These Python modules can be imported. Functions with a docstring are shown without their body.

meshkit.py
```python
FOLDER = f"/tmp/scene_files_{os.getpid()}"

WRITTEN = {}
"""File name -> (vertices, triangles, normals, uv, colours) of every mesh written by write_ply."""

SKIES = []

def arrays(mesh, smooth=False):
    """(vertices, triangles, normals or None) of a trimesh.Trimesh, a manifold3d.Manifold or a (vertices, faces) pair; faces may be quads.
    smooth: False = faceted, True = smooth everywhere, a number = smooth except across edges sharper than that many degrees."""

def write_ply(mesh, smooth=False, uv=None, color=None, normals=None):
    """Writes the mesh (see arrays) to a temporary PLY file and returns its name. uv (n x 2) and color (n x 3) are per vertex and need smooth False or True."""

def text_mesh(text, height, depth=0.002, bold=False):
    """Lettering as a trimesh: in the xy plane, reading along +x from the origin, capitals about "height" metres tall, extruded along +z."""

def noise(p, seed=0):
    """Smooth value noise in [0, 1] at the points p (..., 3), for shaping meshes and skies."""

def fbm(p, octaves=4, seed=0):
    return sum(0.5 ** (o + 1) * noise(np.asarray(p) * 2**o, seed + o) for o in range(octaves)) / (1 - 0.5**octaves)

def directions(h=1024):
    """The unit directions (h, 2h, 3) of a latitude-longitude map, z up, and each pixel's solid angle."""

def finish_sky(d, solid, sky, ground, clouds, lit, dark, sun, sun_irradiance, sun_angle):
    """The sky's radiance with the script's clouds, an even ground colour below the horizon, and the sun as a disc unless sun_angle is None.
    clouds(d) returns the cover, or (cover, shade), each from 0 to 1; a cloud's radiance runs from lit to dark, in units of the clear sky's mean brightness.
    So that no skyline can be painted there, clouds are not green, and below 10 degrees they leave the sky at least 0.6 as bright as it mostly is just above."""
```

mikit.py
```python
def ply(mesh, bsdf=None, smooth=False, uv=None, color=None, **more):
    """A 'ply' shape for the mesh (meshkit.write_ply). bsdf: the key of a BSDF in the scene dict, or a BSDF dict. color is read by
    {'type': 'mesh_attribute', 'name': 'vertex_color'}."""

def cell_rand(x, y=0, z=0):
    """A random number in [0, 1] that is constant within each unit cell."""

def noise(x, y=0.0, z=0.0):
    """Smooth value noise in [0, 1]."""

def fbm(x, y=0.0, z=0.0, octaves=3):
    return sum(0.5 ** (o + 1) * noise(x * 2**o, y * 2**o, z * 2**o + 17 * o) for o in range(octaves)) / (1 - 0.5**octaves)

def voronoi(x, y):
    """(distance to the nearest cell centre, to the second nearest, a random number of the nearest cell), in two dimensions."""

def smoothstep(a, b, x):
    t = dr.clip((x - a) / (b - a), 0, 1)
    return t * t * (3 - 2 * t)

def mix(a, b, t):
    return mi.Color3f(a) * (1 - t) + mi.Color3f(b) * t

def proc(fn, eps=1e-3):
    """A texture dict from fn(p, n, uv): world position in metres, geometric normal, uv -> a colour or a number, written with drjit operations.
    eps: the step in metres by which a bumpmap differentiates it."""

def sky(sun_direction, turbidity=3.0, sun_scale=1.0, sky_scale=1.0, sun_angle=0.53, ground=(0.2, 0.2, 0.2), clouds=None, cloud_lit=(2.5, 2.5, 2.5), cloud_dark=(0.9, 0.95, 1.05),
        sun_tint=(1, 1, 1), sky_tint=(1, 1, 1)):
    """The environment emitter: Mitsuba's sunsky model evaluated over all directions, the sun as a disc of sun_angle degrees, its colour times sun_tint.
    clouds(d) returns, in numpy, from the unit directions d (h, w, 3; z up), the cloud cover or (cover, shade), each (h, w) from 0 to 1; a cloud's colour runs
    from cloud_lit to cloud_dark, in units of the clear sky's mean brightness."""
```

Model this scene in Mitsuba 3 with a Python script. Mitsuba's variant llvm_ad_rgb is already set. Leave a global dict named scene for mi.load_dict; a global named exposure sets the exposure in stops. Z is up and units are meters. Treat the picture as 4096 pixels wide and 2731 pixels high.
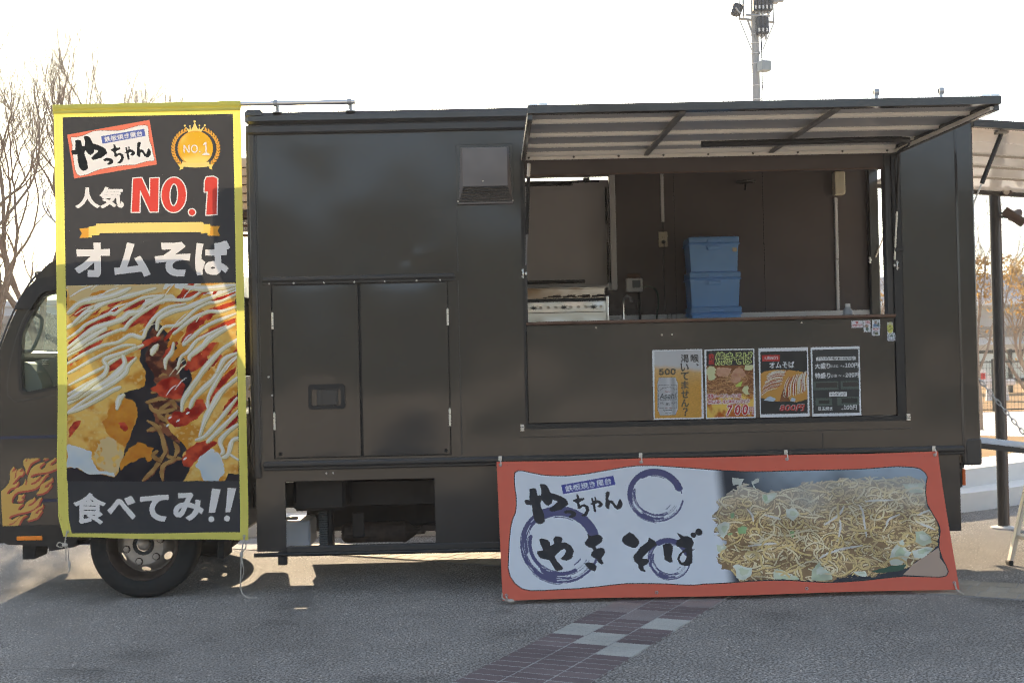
import math, random
import numpy as np
import trimesh
import drjit as dr
import mitsuba as mi
import mikit
import meshkit
import manifold3d
from shapely.geometry import Polygon, LineString, MultiPolygon, Point, box as rect
from shapely.ops import unary_union
from shapely import affinity

T = mi.ScalarTransform4f
scene, labels = {}, {}

# ---------------------------------------------------------------- camera, sky, exposure
EYE = np.array([0.0, -7.65, 1.37])
YAW, PITCH, ROLL = 0.0118, 0.0142, -0.0225
fwd = np.array([math.sin(YAW) * math.cos(PITCH), math.cos(YAW) * math.cos(PITCH), math.sin(PITCH)])
rgt = np.array([math.cos(YAW), -math.sin(YAW), 0.0])
upv = np.cross(rgt, fwd)
upv = -math.sin(ROLL) * rgt + math.cos(ROLL) * upv
scene['camera'] = {'type': 'perspective', 'fov': 43.498, 'fov_axis': 'x', 'near_clip': 0.05, 'far_clip': 3000.0,
                   'medium': {'type': 'ref', 'id': 'haze_air'},
                   'to_world': T().look_at(origin=EYE.tolist(), target=(EYE + fwd).tolist(), up=upv.tolist())}
SUN_AZ, SUN_EL = math.radians(11), math.radians(23)     # behind the truck, a little to the left
sun_dir = [-math.sin(SUN_AZ) * math.cos(SUN_EL), math.cos(SUN_AZ) * math.cos(SUN_EL), math.sin(SUN_EL)]
scene['sky'] = mikit.sky(sun_dir, turbidity=4.0, sun_scale=1.4, sun_tint=(.94, .985, 1.09), clouds=lambda d: np.full(d.shape[:2], 0.25), cloud_lit=(1.9, 1.9, 1.9))
exposure = 3.05
# thin haze added to lift the blacks like lens veil; also fades far things
scene['haze_air'] = {'type': 'homogeneous', 'albedo': .95, 'sigma_t': .0014}
scene['haze'] = {'type': 'cube', 'to_world': T().translate([0, 80, 4.6]).scale([420, 400, 5.6]), 'bsdf': {'type': 'null'}, 'interior': {'type': 'ref', 'id': 'haze_air'}}
labels['haze'] = {'kind': 'stuff', 'label': 'thin haze added over the square in place of lens veil'}

# ---------------------------------------------------------------- helpers
def A(key, mesh, bsdf, smooth=False):
    """one entry of the scene; a key that is taken gets the next three-digit number"""
    k, n = key, 0
    while k in scene or k in labels:
        n += 1
        k = f'{key}_{n:03d}'
    scene[k] = mikit.ply(mesh, bsdf, smooth=smooth)
    return k

groups = set()
def group(name):
    """the key of a part that only holds sub-parts"""
    k, n = name, 0
    while k in groups:
        n += 1
        k = f'{name}_{n:03d}'
    groups.add(k)
    return k

def thing(name, label, cat, group=None):
    """a thing made of parts: reserves its key"""
    k, n = name, 0
    while k in scene or k in labels:
        n += 1
        k = f'{name}_{n:03d}'
    labels[k] = {'label': label, 'category': cat}
    if group: labels[k]['group'] = group
    return k

def one(name, mesh, bsdf, label, cat, group=None, smooth=False):
    k = A(name, mesh, bsdf, smooth)
    labels[k] = {'label': label, 'category': cat}
    if group: labels[k]['group'] = group
    return k

def setting(name, mesh, bsdf, label=None, smooth=False):
    k = A(name, mesh, bsdf, smooth)
    labels[k] = {'kind': 'structure'}
    if label: labels[k]['label'] = label
    return k

def cb(x0, x1, y0, y1, z0, z1, b=0.004):
    """box with chamfered edges"""
    x0, x1 = min(x0, x1), max(x0, x1); y0, y1 = min(y0, y1), max(y0, y1); z0, z1 = min(z0, z1), max(z0, z1)
    b = min(b, 0.3 * (x1 - x0), 0.3 * (y1 - y0), 0.3 * (z1 - z0))
    P = []
    for x, sx in ((x0, 1), (x1, -1)):
        for y, sy in ((y0, 1), (y1, -1)):
            for z, sz in ((z0, 1), (z1, -1)):
                P += [(x, y + sy * b, z + sz * b), (x + sx * b, y, z + sz * b), (x + sx * b, y + sy * b, z)]
    m = trimesh.Trimesh(np.array(P), process=False).convex_hull
    return m

def join(*ms):
    L = []
    for m in ms: L += list(m) if isinstance(m, (list, tuple)) else [m]
    return trimesh.util.concatenate(L)

def tube(path, r, n=10, cap=True):
    P = np.asarray(path, float)
    R = np.full(len(P), r, float) if np.isscalar(r) else np.asarray(r, float)
    t = np.gradient(P, axis=0); t /= np.linalg.norm(t, axis=1, keepdims=True) + 1e-12
    a = np.cross(t[0], [0, 0, 1.0] if abs(t[0][2]) < .9 else [1.0, 0, 0]); a /= np.linalg.norm(a)
    V = []
    for i in range(len(P)):
        a = a - t[i] * (a @ t[i]); a /= np.linalg.norm(a) + 1e-12
        b = np.cross(t[i], a)
        th = np.arange(n) * 2 * np.pi / n
        V.append(P[i] + R[i] * (np.cos(th)[:, None] * a + np.sin(th)[:, None] * b))
    V = np.vstack(V); F = []
    for i in range(len(P) - 1):
        for j in range(n):
            p, q = i * n + j, i * n + (j + 1) % n
            F += [(p, q, q + n), (p, q + n, p + n)]
    if cap:
        c0, c1 = len(V), len(V) + 1
        V = np.vstack([V, P[0], P[-1]])
        o = (len(P) - 1) * n
        for j in range(n):
            F += [(c0, (j + 1) % n, j), (c1, o + j, o + (j + 1) % n)]
    return trimesh.Trimesh(V, np.array(F), process=False)

def cyl(p0, p1, r, n=16, r1=None):
    return tube([p0, p1], [r, r if r1 is None else r1], n)

def lathe(prof, center, axis='z', n=28):
    """prof: (radius, height) pairs; axis z or y or x"""
    P = np.asarray(prof, float)
    m = trimesh.creation.revolve(P, sections=n)
    if axis == 'y': m.apply_transform(trimesh.transformations.rotation_matrix(-math.pi / 2, [1, 0, 0]))
    if axis == 'x': m.apply_transform(trimesh.transformations.rotation_matrix(math.pi / 2, [0, 1, 0]))
    m.apply_translation(center)
    return m

def ex(poly, y, depth):
    """a shape in the x-z plane, its front face at y and its back at y + depth"""
    ms = []
    for g in getattr(poly, 'geoms', [poly]):
        if g.is_empty or g.area <= 0: continue
        ms.append(trimesh.creation.extrude_polygon(g, depth, engine='earcut'))
    m = join(ms)
    v = m.vertices
    m.vertices = np.c_[v[:, 0], y + depth - v[:, 2], v[:, 1]]
    return m

def exz(poly, z, height):
    """a shape in the x-y plane, raised from z"""
    ms = [trimesh.creation.extrude_polygon(g, height, engine='earcut') for g in getattr(poly, 'geoms', [poly])]
    m = join(ms); m.apply_translation([0, 0, z])
    return m

def spline(pts, n=8):
    """Catmull-Rom through the points"""
    P = np.asarray(pts, float)
    if len(P) < 3: return P
    Q = np.vstack([2 * P[0] - P[1], P, 2 * P[-1] - P[-2]])
    out = []
    for i in range(1, len(Q) - 2):
        for t in np.linspace(0, 1, n, endpoint=False):
            out.append(.5 * (2 * Q[i] + (Q[i + 1] - Q[i - 1]) * t + (2 * Q[i - 1] - 5 * Q[i] + 4 * Q[i + 1] - Q[i + 2]) * t * t + (3 * Q[i] - Q[i - 1] - 3 * Q[i + 1] + Q[i + 2]) * t ** 3))
    out.append(P[-1])
    return np.array(out)

def rot(m, deg, axis, at):
    m.apply_transform(trimesh.transformations.rotation_matrix(math.radians(deg), axis, at)); return m

# ---------------------------------------------------------------- materials
def rgb(c): return {'type': 'rgb', 'value': [float(x) for x in (c if hasattr(c, '__len__') else (c, c, c))]}

def mat(name, c, rough=.5, metal=0.0, spec=.5, coat=0.0, bump=None, bscale=.001, eps=1e-3):
    d = {'type': 'principled', 'base_color': c if isinstance(c, dict) else rgb(c), 'roughness': rough, 'metallic': metal, 'specular': spec}
    if coat: d['clearcoat'] = coat; d['clearcoat_gloss'] = .9
    if bump is not None: d = {'type': 'bumpmap', 'arbitrary': mikit.proc(bump, eps), 'scale': bscale, 'bsdf': d}
    scene[name] = {'type': 'twosided', 'bsdf': d}
    return name

def mottled(c, amp, f, c2=None):
    """colour c drifting towards c2 (or darker and lighter) in patches of about 1/f metres"""
    def fn(p, n, uv):
        v = mikit.fbm(p.x * f + 3.1, p.y * f + 7.7, p.z * f, 3)
        if c2 is not None: return mikit.mix(c, c2, mikit.smoothstep(.5 - amp, .5 + amp, v))
        return mi.Color3f(c) * (1 + amp * 2 * (v - .5))
    return mikit.proc(fn)

def paint_bump(p, n, uv):
    def dent(x, z, r, h): return .45 * h * dr.exp(-(dr.square(p.x - x) + dr.square(p.z - z)) / (r * r))
    dents = dent(-.46, 2.00, .05, .006) - dent(-.53, 1.985, .04, .005) + dent(-.36, 2.02, .06, .004) - dent(-1.02, 1.17, .22, .010) + dent(.02, 1.25, .12, .006) - dent(-.15, 1.05, .10, .005) + dent(2.62, 1.55, .16, .006) - dent(-1.1, 2.55, .20, .007)
    return dents + mikit.fbm(p.x * 1.9 + 5, p.y * 1.9, p.z * 1.7, 2) * 0.016 + mikit.noise(p.x * 9, p.y * 9, p.z * 9) * .0004

mat('paint', mottled((.027, .0258, .0255), .2, 1.4), .15, 0, .6, coat=.6, bump=paint_bump, bscale=1.0, eps=4e-3)
mat('paint_trim', (.045, .045, .046), .3)
mat('black_plastic', (.014, .014, .015), .45)
mat('dark_metal', (.03, .028, .027), .5)
mat('rubber', mottled((.017, .018, .018), .3, 30), .75)
mat('bar_grey', (.13, .125, .12), .5)
mat('navy', (.02, .03, .075), .35)
mat('brown_wall', mottled((.092, .074, .07), .18, 2.2), .55)
mat('brown_edge', mottled((.13, .075, .05), .5, 14), .6)
mat('grey_board', mottled((.62, .60, .60), .10, 1.6), .7)
mat('grey_trim', (.62, .61, .59), .5)
mat('white_plastic', (.66, .66, .65), .4)
mat('cream_plastic', (.55, .49, .36), .45)
mat('alu', mottled((.80, .75, .66), .08, 8), .45, .5)
mat('alu_dull', mottled((.5, .47, .42), .14, 6), .5, .85)
mat('galvanised', mottled((.5, .52, .54), .25, 25), .42, .8)
mat('chrome', (.8, .8, .8), .18, 1.0)
def steel_bump(p, n, uv): return mikit.fbm(p.x * 7, p.y * 7, p.z * 9, 2) * .006
mat('stainless', mottled((.72, .75, .80), .12, 9), .2, 1.0, bump=steel_bump, bscale=1.0, eps=3e-3)
mat('awning_panel', mottled((.31, .31, .315), .08, 2), .35, .0)
mat('pale_rib', mottled((.84, .80, .72), .06, 8), .5)
mat('hatch_panel', mottled((.90, .89, .87), .04, 3, None), .12, 0, .9)
mat('wheel_steel', mottled((.5, .45, .40), .35, 18), .45, .5)
mat('rust_metal', mottled((.06, .042, .032), .5, 25), .7)
mat('amber', (.9, .26, .02), .25)
mat('tote_white', (.62, .66, .72), .5)
mat('box_blue', mottled((.19, .41, .78), .06, 6), .4)
mat('box_blue_dark', (.16, .35, .68), .4)
mat('rope', mottled((.52, .48, .42), .3, 60), .9)
mat('gold_flame', (.62, .38, .09), .45)
mat('red_flame', (.46, .075, .045), .45)
mat('seat_grey', (.16, .19, .2), .7)
mat('dash_grey', (.12, .14, .15), .55)
scene['cab_glass'] = {'type': 'thindielectric', 'specular_transmittance': rgb((.84, .93, .90))}
mat('bark', mottled((.27, .21, .165), .4, 9), .9)
mat('bark_pale', mottled((.42, .39, .37), .35, 8), .9)
mat('mast_grey', mottled((.36, .37, .38), .15, 3), .6)
mat('mast_dark', (.06, .07, .085), .6)
mat('mast_box', (.30, .34, .36), .5)
mat('post_black', (.035, .034, .036), .4)
mat('post_brown', mottled((.085, .055, .045), .3, 6), .5)
mat('white_stone', mottled((.72, .71, .69), .06, 4), .8)
mat('white_paving', mottled((.66, .65, .62), .08, 1.2), .85)
mat('fence_dark', (.03, .038, .036), .5)
mat('frosted', (.62, .70, .66), .35)
mat('barrier_white', (.74, .74, .75), .45)
mat('barrier_red', (.55, .05, .05), .45)
mat('warehouse_wall', mottled((.36, .44, .54), .05, .08), .7)
mat('warehouse_dark', (.07, .08, .10), .7)
mat('warehouse_pale', (.55, .62, .70), .6)
mat('hedge_leaf', mottled((.045, .055, .05), .4, .35), .9)
mat('beige_wall', (.5, .44, .35), .8)
scene['leaf_orange'] = {'type': 'principledthin', 'base_color': mottled((.30, .17, .07), .5, 3, (.42, .30, .13)), 'roughness': .7, 'diff_trans': .9}
def soil(p, n, uv):
    v = mikit.fbm(p.x * .9, p.y * .9, 0, 4)
    return mikit.mix((.22, .12, .06), (.40, .26, .12), v)
mat('dry_grass_ground', mikit.proc(soil), .95)

def asphalt(p, n, uv):
    d1, d2, r = mikit.voronoi(p.x * 82, p.y * 82)
    big = mikit.fbm(p.x * .8, p.y * .8, 1, 3)
    mid = mikit.fbm(p.x * 6, p.y * 6, 2, 2)
    stone = .15 + .20 * r * r + .14 * mikit.smoothstep(.93, .97, r)
    pit = mikit.smoothstep(.62, .30, d1)
    v = (.10 + .85 * stone * pit) * (.70 + .34 * big + .26 * mid)
    crack = dr.abs(p.y + 1.62 + .16 * mikit.fbm(p.x * 3, 4, 0, 3) + .23 * (p.x + 2.2))
    v *= 1 - .55 * mikit.smoothstep(.006, .0015, crack) * mikit.smoothstep(-1.35, -1.6, p.x)
    stain = mikit.smoothstep(.60, .74, mikit.fbm(p.x * 1.7 + 9, p.y * 1.7, 5, 4))
    v *= (1 - .30 * stain) * 1.16
    crack2 = dr.abs(p.x - 1.75 - .3 * mikit.fbm(2, p.y * 2.5, 7, 3) + .55 * (p.y + 1.5))
    v *= 1 - .5 * mikit.smoothstep(.005, .0012, crack2) * mikit.smoothstep(-1.0, -1.3, p.y)
    return mikit.mix((v * 1.05, v, v * .96), (v * 1.10, v, v * .91), mikit.noise(p.x * 40, p.y * 40))
def asphalt_bump(p, n, uv):
    d1, d2, r = mikit.voronoi(p.x * 82, p.y * 82)
    return (r * .6 + .4) * mikit.smoothstep(.7, .2, d1) * .0032
mat('asphalt', mikit.proc(asphalt), .8, 0, .4, bump=asphalt_bump, bscale=1.0, eps=8e-4)
def speck(c, amp=.5):
    def fn(p, n, uv):
        v = mikit.noise(p.x * 300, p.y * 300); w = mikit.fbm(p.x * 4, p.y * 4, 0, 3)
        return mi.Color3f(c) * (.78 + .25 * v + amp * (w - .5))
    return mikit.proc(fn)
mat('brick_plum', speck((.165, .128, .132)), .8)
mat('brick_plum_pale', speck((.19, .15, .153)), .8)
mat('brick_grey', speck((.47, .47, .44), .35), .8)
mat('brick_dusty', speck((.255, .225, .222))); mat('brick_sand', speck((.36, .315, .25), .3), .8)
mat('brick_sand_pale', speck((.40, .36, .295), .3), .8)
mat('joint_sand', speck((.36, .35, .345)), .9)

# ================================================================ the setting
def sheet_xy(x0, x1, y0, y1, z): return trimesh.Trimesh([[x0, y0, z], [x1, y0, z], [x1, y1, z], [x0, y1, z]], [[0, 1, 2], [0, 2, 3]], process=False)
setting('ground', sheet_xy(-415, 415, -315, 475, 0), 'asphalt', 'dark grey asphalt of the square the food truck stands on')
rng = random.Random(5)

# front band of plum and grey bricks running in under the truck
dA = np.array([.4446, .8957]); nA = np.array([.8957, -.4446])
bed = [nA * .768 + dA * -2.75, nA * 1.319 + dA * -2.75, nA * 1.319 + dA * .735, nA * .768 + dA * .735]
setting('brick_path', exz(Polygon(bed), 0.0, .0064), 'joint_sand', 'band of plum and light grey bricks crossing the asphalt')
light = {0: [(-1.003, -.743), (-.42, -.16), (-2.3, -2.04)], 1: [(-1.173, -.913), (-.60, -.34)], 2: [(-1.352, -1.093), (-.764, -.505), (-.18, .08)]}
edges = [.764, .949, 1.136, 1.322]
proto = {}
def brick_mesh(L, W, h=.013):
    return cb(-L / 2, L / 2, -W / 2, W / 2, -h, 0, .0025)
for c in range(3):
    pitch = .0867; t = -2.7 + .03 * c
    off = {0: -1.003, 1: -1.173, 2: -1.352}[c]
    t = off - pitch * math.ceil((off + 2.72) / pitch)
    while t < .66:
        mid = t + pitch / 2
        pale = any(a <= mid <= b for a, b in light[c])
        s = (edges[c] + edges[c + 1]) / 2
        p = nA * s + dA * mid
        gap = .0095 if not pale else .004
        m = brick_mesh(edges[c + 1] - edges[c] - .006, pitch - gap)
        m = rot(m, math.degrees(math.atan2(nA[1], nA[0])) + rng.uniform(-.3, .3), [0, 0, 1], [0, 0, 0])
        m.apply_translation([p[0], p[1], .0078 + rng.uniform(-.0004, .0006)])
        A('brick_path__brick', m, ('brick_grey' if mid < -.7 or c == 2 and mid < -.3 else 'brick_dusty') if pale else rng.choice(['brick_plum', 'brick_plum', 'brick_plum_pale']))
        t += pitch
# pale band crossing behind
eB = np.array([.874, -.486]); mB = np.array([.486, .874])
bed = [eB * -3.2 + mB * .785, eB * 8.5 + mB * .785, eB * 8.5 + mB * 1.272, eB * -3.2 + mB * 1.272]
setting('paver_path', exz(Polygon(bed), 0.0, .0042), 'joint_sand', 'band of sand coloured pavers passing behind and under the truck')
for r_ in range(3):
    for i in range(-24, 44):
        u = i * .1045 + (.03 * r_); s = .79 + .16 * r_ + .08
        p = eB * u + mB * s
        if not (-2.3 < p[0] < 4.6): continue
        if p[0] < 2.2 and (p[1] < .6): continue
        m = brick_mesh(.100, .155)
        m = rot(m, math.degrees(math.atan2(eB[1], eB[0])), [0, 0, 1], [0, 0, 0])
        m.apply_translation([p[0], p[1], .0078 + rng.uniform(-.001, .001)])
        A('paver_path__paver', m, rng.choice(['brick_sand', 'brick_sand', 'brick_sand_pale']))

# curved white steps behind the truck, dry grass above them, white plaza further on
curve = spline([(-4.5, 3.1), (-2.6, 2.75), (-.9, 2.52), (.8, 2.45), (2.0, 2.52), (3.0, 2.72), (3.85, 3.1), (4.7, 3.7), (6.0, 4.9), (7.5, 6.6)], 8)
tang = np.gradient(curve, axis=0); tang /= np.linalg.norm(tang, axis=1, keepdims=True); nrm = np.c_[-tang[:, 1], tang[:, 0]]
def strip(a, b): return Polygon(np.vstack([curve + nrm * a, (curve + nrm * b)[::-1]])).buffer(0)
st = thing('white_steps', 'curved white stone steps rising behind the rear of the truck', 'steps')
A(st + '__lower_step', exz(strip(0, .30), 0, .16), 'white_stone')
A(st + '__upper_step', exz(strip(.285, .82), 0, .32), 'white_stone')
setting('lawn', exz(strip(.815, 3.4), 0, .315), 'dry_grass_ground', 'dry brown grass above the white steps')
setting('pavement', sheet_xy(2, 40, 11.0, 20, .006), 'white_paving', 'bright white paving beyond the lawn')
setting('field', sheet_xy(-160, 160, 20.0, 200, .01), 'dry_grass_ground', 'brown dry field beyond the plaza')

# fence of frosted panels with dark posts
fy = 32.0
fe = thing('panel_fence', 'dark framed fence with pale frosted panels far behind the platform', 'fence')
A(fe + '__top_rail', cb(8, 26, fy - .05, fy + .05, 1.24, 1.33, .01), 'fence_dark')
A(fe + '__bottom_rail', cb(8, 26, fy - .05, fy + .05, .36, .45, .01), 'fence_dark')
x = 8.0
while x < 26:
    A(fe + '__post', cb(x, x + .12, fy - .06, fy + .06, 0, 1.36, .01), 'fence_dark')
    A(fe + '__panel', cb(x + .12, x + 1.12, fy - .008, fy + .008, .45, 1.24, .003), 'frosted')
    x += 1.12
# wire mesh fence in front of the brown grass
mf = thing('mesh_fence', 'thin wire mesh fence at the edge of the brown grass', 'fence')
fy2 = 20.2
A(mf + '__rail', join(cyl((6, fy2, 1.08), (18, fy2, 1.08), .014, 6), cyl((6, fy2, .05), (18, fy2, .05), .014, 6)), 'fence_dark')
wires = [cyl((6 + .075 * i, fy2, .02), (6 + .075 * i, fy2, 1.12), .0035, 4) for i in range(160)] + [cyl((6, fy2, .05 + .15 * i), (18, fy2, .05 + .15 * i), .0035, 4) for i in range(8)]
k = A(mf + '__mesh', join(wires), 'fence_dark'); labels[k] = {'kind': 'stuff'}
for i in range(6):
    A(mf + '__post', cyl((6 + 2.4 * i, fy2 + .03, 0), (6 + 2.4 * i, fy2 + .03, 1.15), .03, 8), 'fence_dark')
# white traffic barrier with a red reflector, standing on the brown grass
tb = thing('traffic_barrier', 'white plastic barrier with a red square reflector behind the mesh fence', 'barrier')
bx, by = 12.83, 26.0
for s in (0, 1):
    A(tb + '__leg', ex(Polygon([(bx + .35 * s + .02, 0), (bx + .35 * s + .28, 0), (bx + .35 * s + .22, .55), (bx + .35 * s + .08, .55)]), by, .1), 'barrier_white')
A(tb + '__beam', cb(bx - .15, bx + .8, by - .03, by + .12, .40, .56, .03), 'barrier_white')
k = A(tb + '__head', ex(Polygon([(bx - .12, .5), (bx + .28, .5), (bx - .02, .84), (bx - .14, .84)]), by, .1), 'barrier_white')
A(k + '__reflector', cb(bx - .12, bx + .0, by - .02, by - .002, .58, .74, .004), 'barrier_red')
one('low_wall', cb(4, 60, 45, 45.4, 0, 1.55, .02), 'beige_wall', 'low beige wall far behind the dark framed fence', 'wall')

# far buildings
wh = thing('warehouse', 'long blue grey warehouse on the horizon behind the orange leaved trees', 'building')
A(wh + '__wall', cb(26, 90, 120, 150, 0, 8.0, .05), 'warehouse_wall')
A(wh + '__roof', cb(25, 91, 119, 151, 8.0, 8.75, .1), 'warehouse_wall')
A(wh + '__canopy', cb(26, 90, 116, 119.9, 5.6, 6.2, .05), 'warehouse_pale')
A(wh + '__band', cb(26, 90, 119.5, 119.98, 2.6, 3.6, .02), 'warehouse_dark')
for i in range(12):
    A(wh + '__window', cb(28 + i * 5, 30.6 + i * 5, 119.85, 119.97, 6.7, 7.5, .02), 'warehouse_pale')
    A(wh + '__loading_door', cb(28 + i * 5, 31.4 + i * 5, 119.85, 119.97, 0, 2.5, .02), 'warehouse_pale' if i % 3 else 'warehouse_dark')
fb = thing('factory_building', 'low blue grey factory behind the bare trees left of the truck cab', 'building')
A(fb + '__wall', cb(-75, -22, 110, 130, 0, 7.2, .05), 'warehouse_wall')
A(fb + '__roof', cb(-75.5, -21.5, 109.5, 130.5, 7.2, 7.75, .1), 'warehouse_pale')
for i in range(8):
    A(fb + '__window', cb(-72 + i * 6, -68 + i * 6, 109.86, 109.98, 5.2, 6.4, .02), 'warehouse_dark')
# dark treeline
def blob(center, r, seed, sub=3):
    m = trimesh.creation.icosphere(subdivisions=sub)
    v = m.vertices
    m.vertices = v * (1 + .55 * (meshkit.fbm(v * 2.3 + seed, 3) - .45))[:, None] * np.array(r) + np.array(center)
    return m
def leaf_cards(centers, radii, n, size, rg):
    """many small leaf faces spread through ellipsoids"""
    V, F = [], []
    for c, r in zip(centers, radii):
        d = rg.normal(size=(n, 3)); d /= np.linalg.norm(d, axis=1, keepdims=True)
        P = np.array(c) + d * np.array(r) * (rg.random((n, 1)) ** .4)
        a = rg.normal(size=(n, 3)); a /= np.linalg.norm(a, axis=1, keepdims=True)
        b = np.cross(a, rg.normal(size=(n, 3))); b /= np.linalg.norm(b, axis=1, keepdims=True)
        s = size * (.6 + .8 * rg.random((n, 1)))
        base = sum(len(x) for x in V)
        V.append(np.stack([P - a * s, P + b * s * .5, P + a * s, P - b * s * .5], 1).reshape(-1, 3))
        i = base + 4 * np.arange(n)
        F.append(np.vstack([np.c_[i, i + 1, i + 2], np.c_[i, i + 2, i + 3]]))
    return trimesh.Trimesh(np.vstack(V), np.vstack(F), process=False)
rg = np.random.default_rng(3)
cs, rs = [], []
for i in range(60):
    cs.append((-72 + i * 1.15 + rg.uniform(-.5, .5), 96 + rg.uniform(-3, 3), 2.6 + rg.uniform(-.6, .6))); rs.append((2.0, 2.0, 3.0 + rg.uniform(-.4, .8)))
k = A('tree_line', join(leaf_cards(cs, rs, 420, .28, rg), *[blob(c, np.array(r) * .8, i, 2) for i, (c, r) in enumerate(zip(cs, rs))]), 'hedge_leaf')
labels[k] = {'kind': 'stuff', 'label': 'dark line of far bushes behind the cab window', 'category': 'bushes'}

cs = [(-40 + 2.1 * i + rg.uniform(-.5, .5), -46 + rg.uniform(-2, 2), 4.4 + rg.uniform(-.8, .8)) for i in range(40)]  # unseen trees added so the truck paint mirrors a dark skyline
k = A('tree_line', join(*[blob(c_, (2.4, 2.2, 4.6 + rg.uniform(-.8, 1.2)), i, 2) for i, c_ in enumerate(cs)]), 'hedge_leaf')
labels[k] = {'kind': 'stuff', 'label': 'unseen line of dark trees facing the truck, added to darken its paint reflections', 'category': 'trees'}

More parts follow.
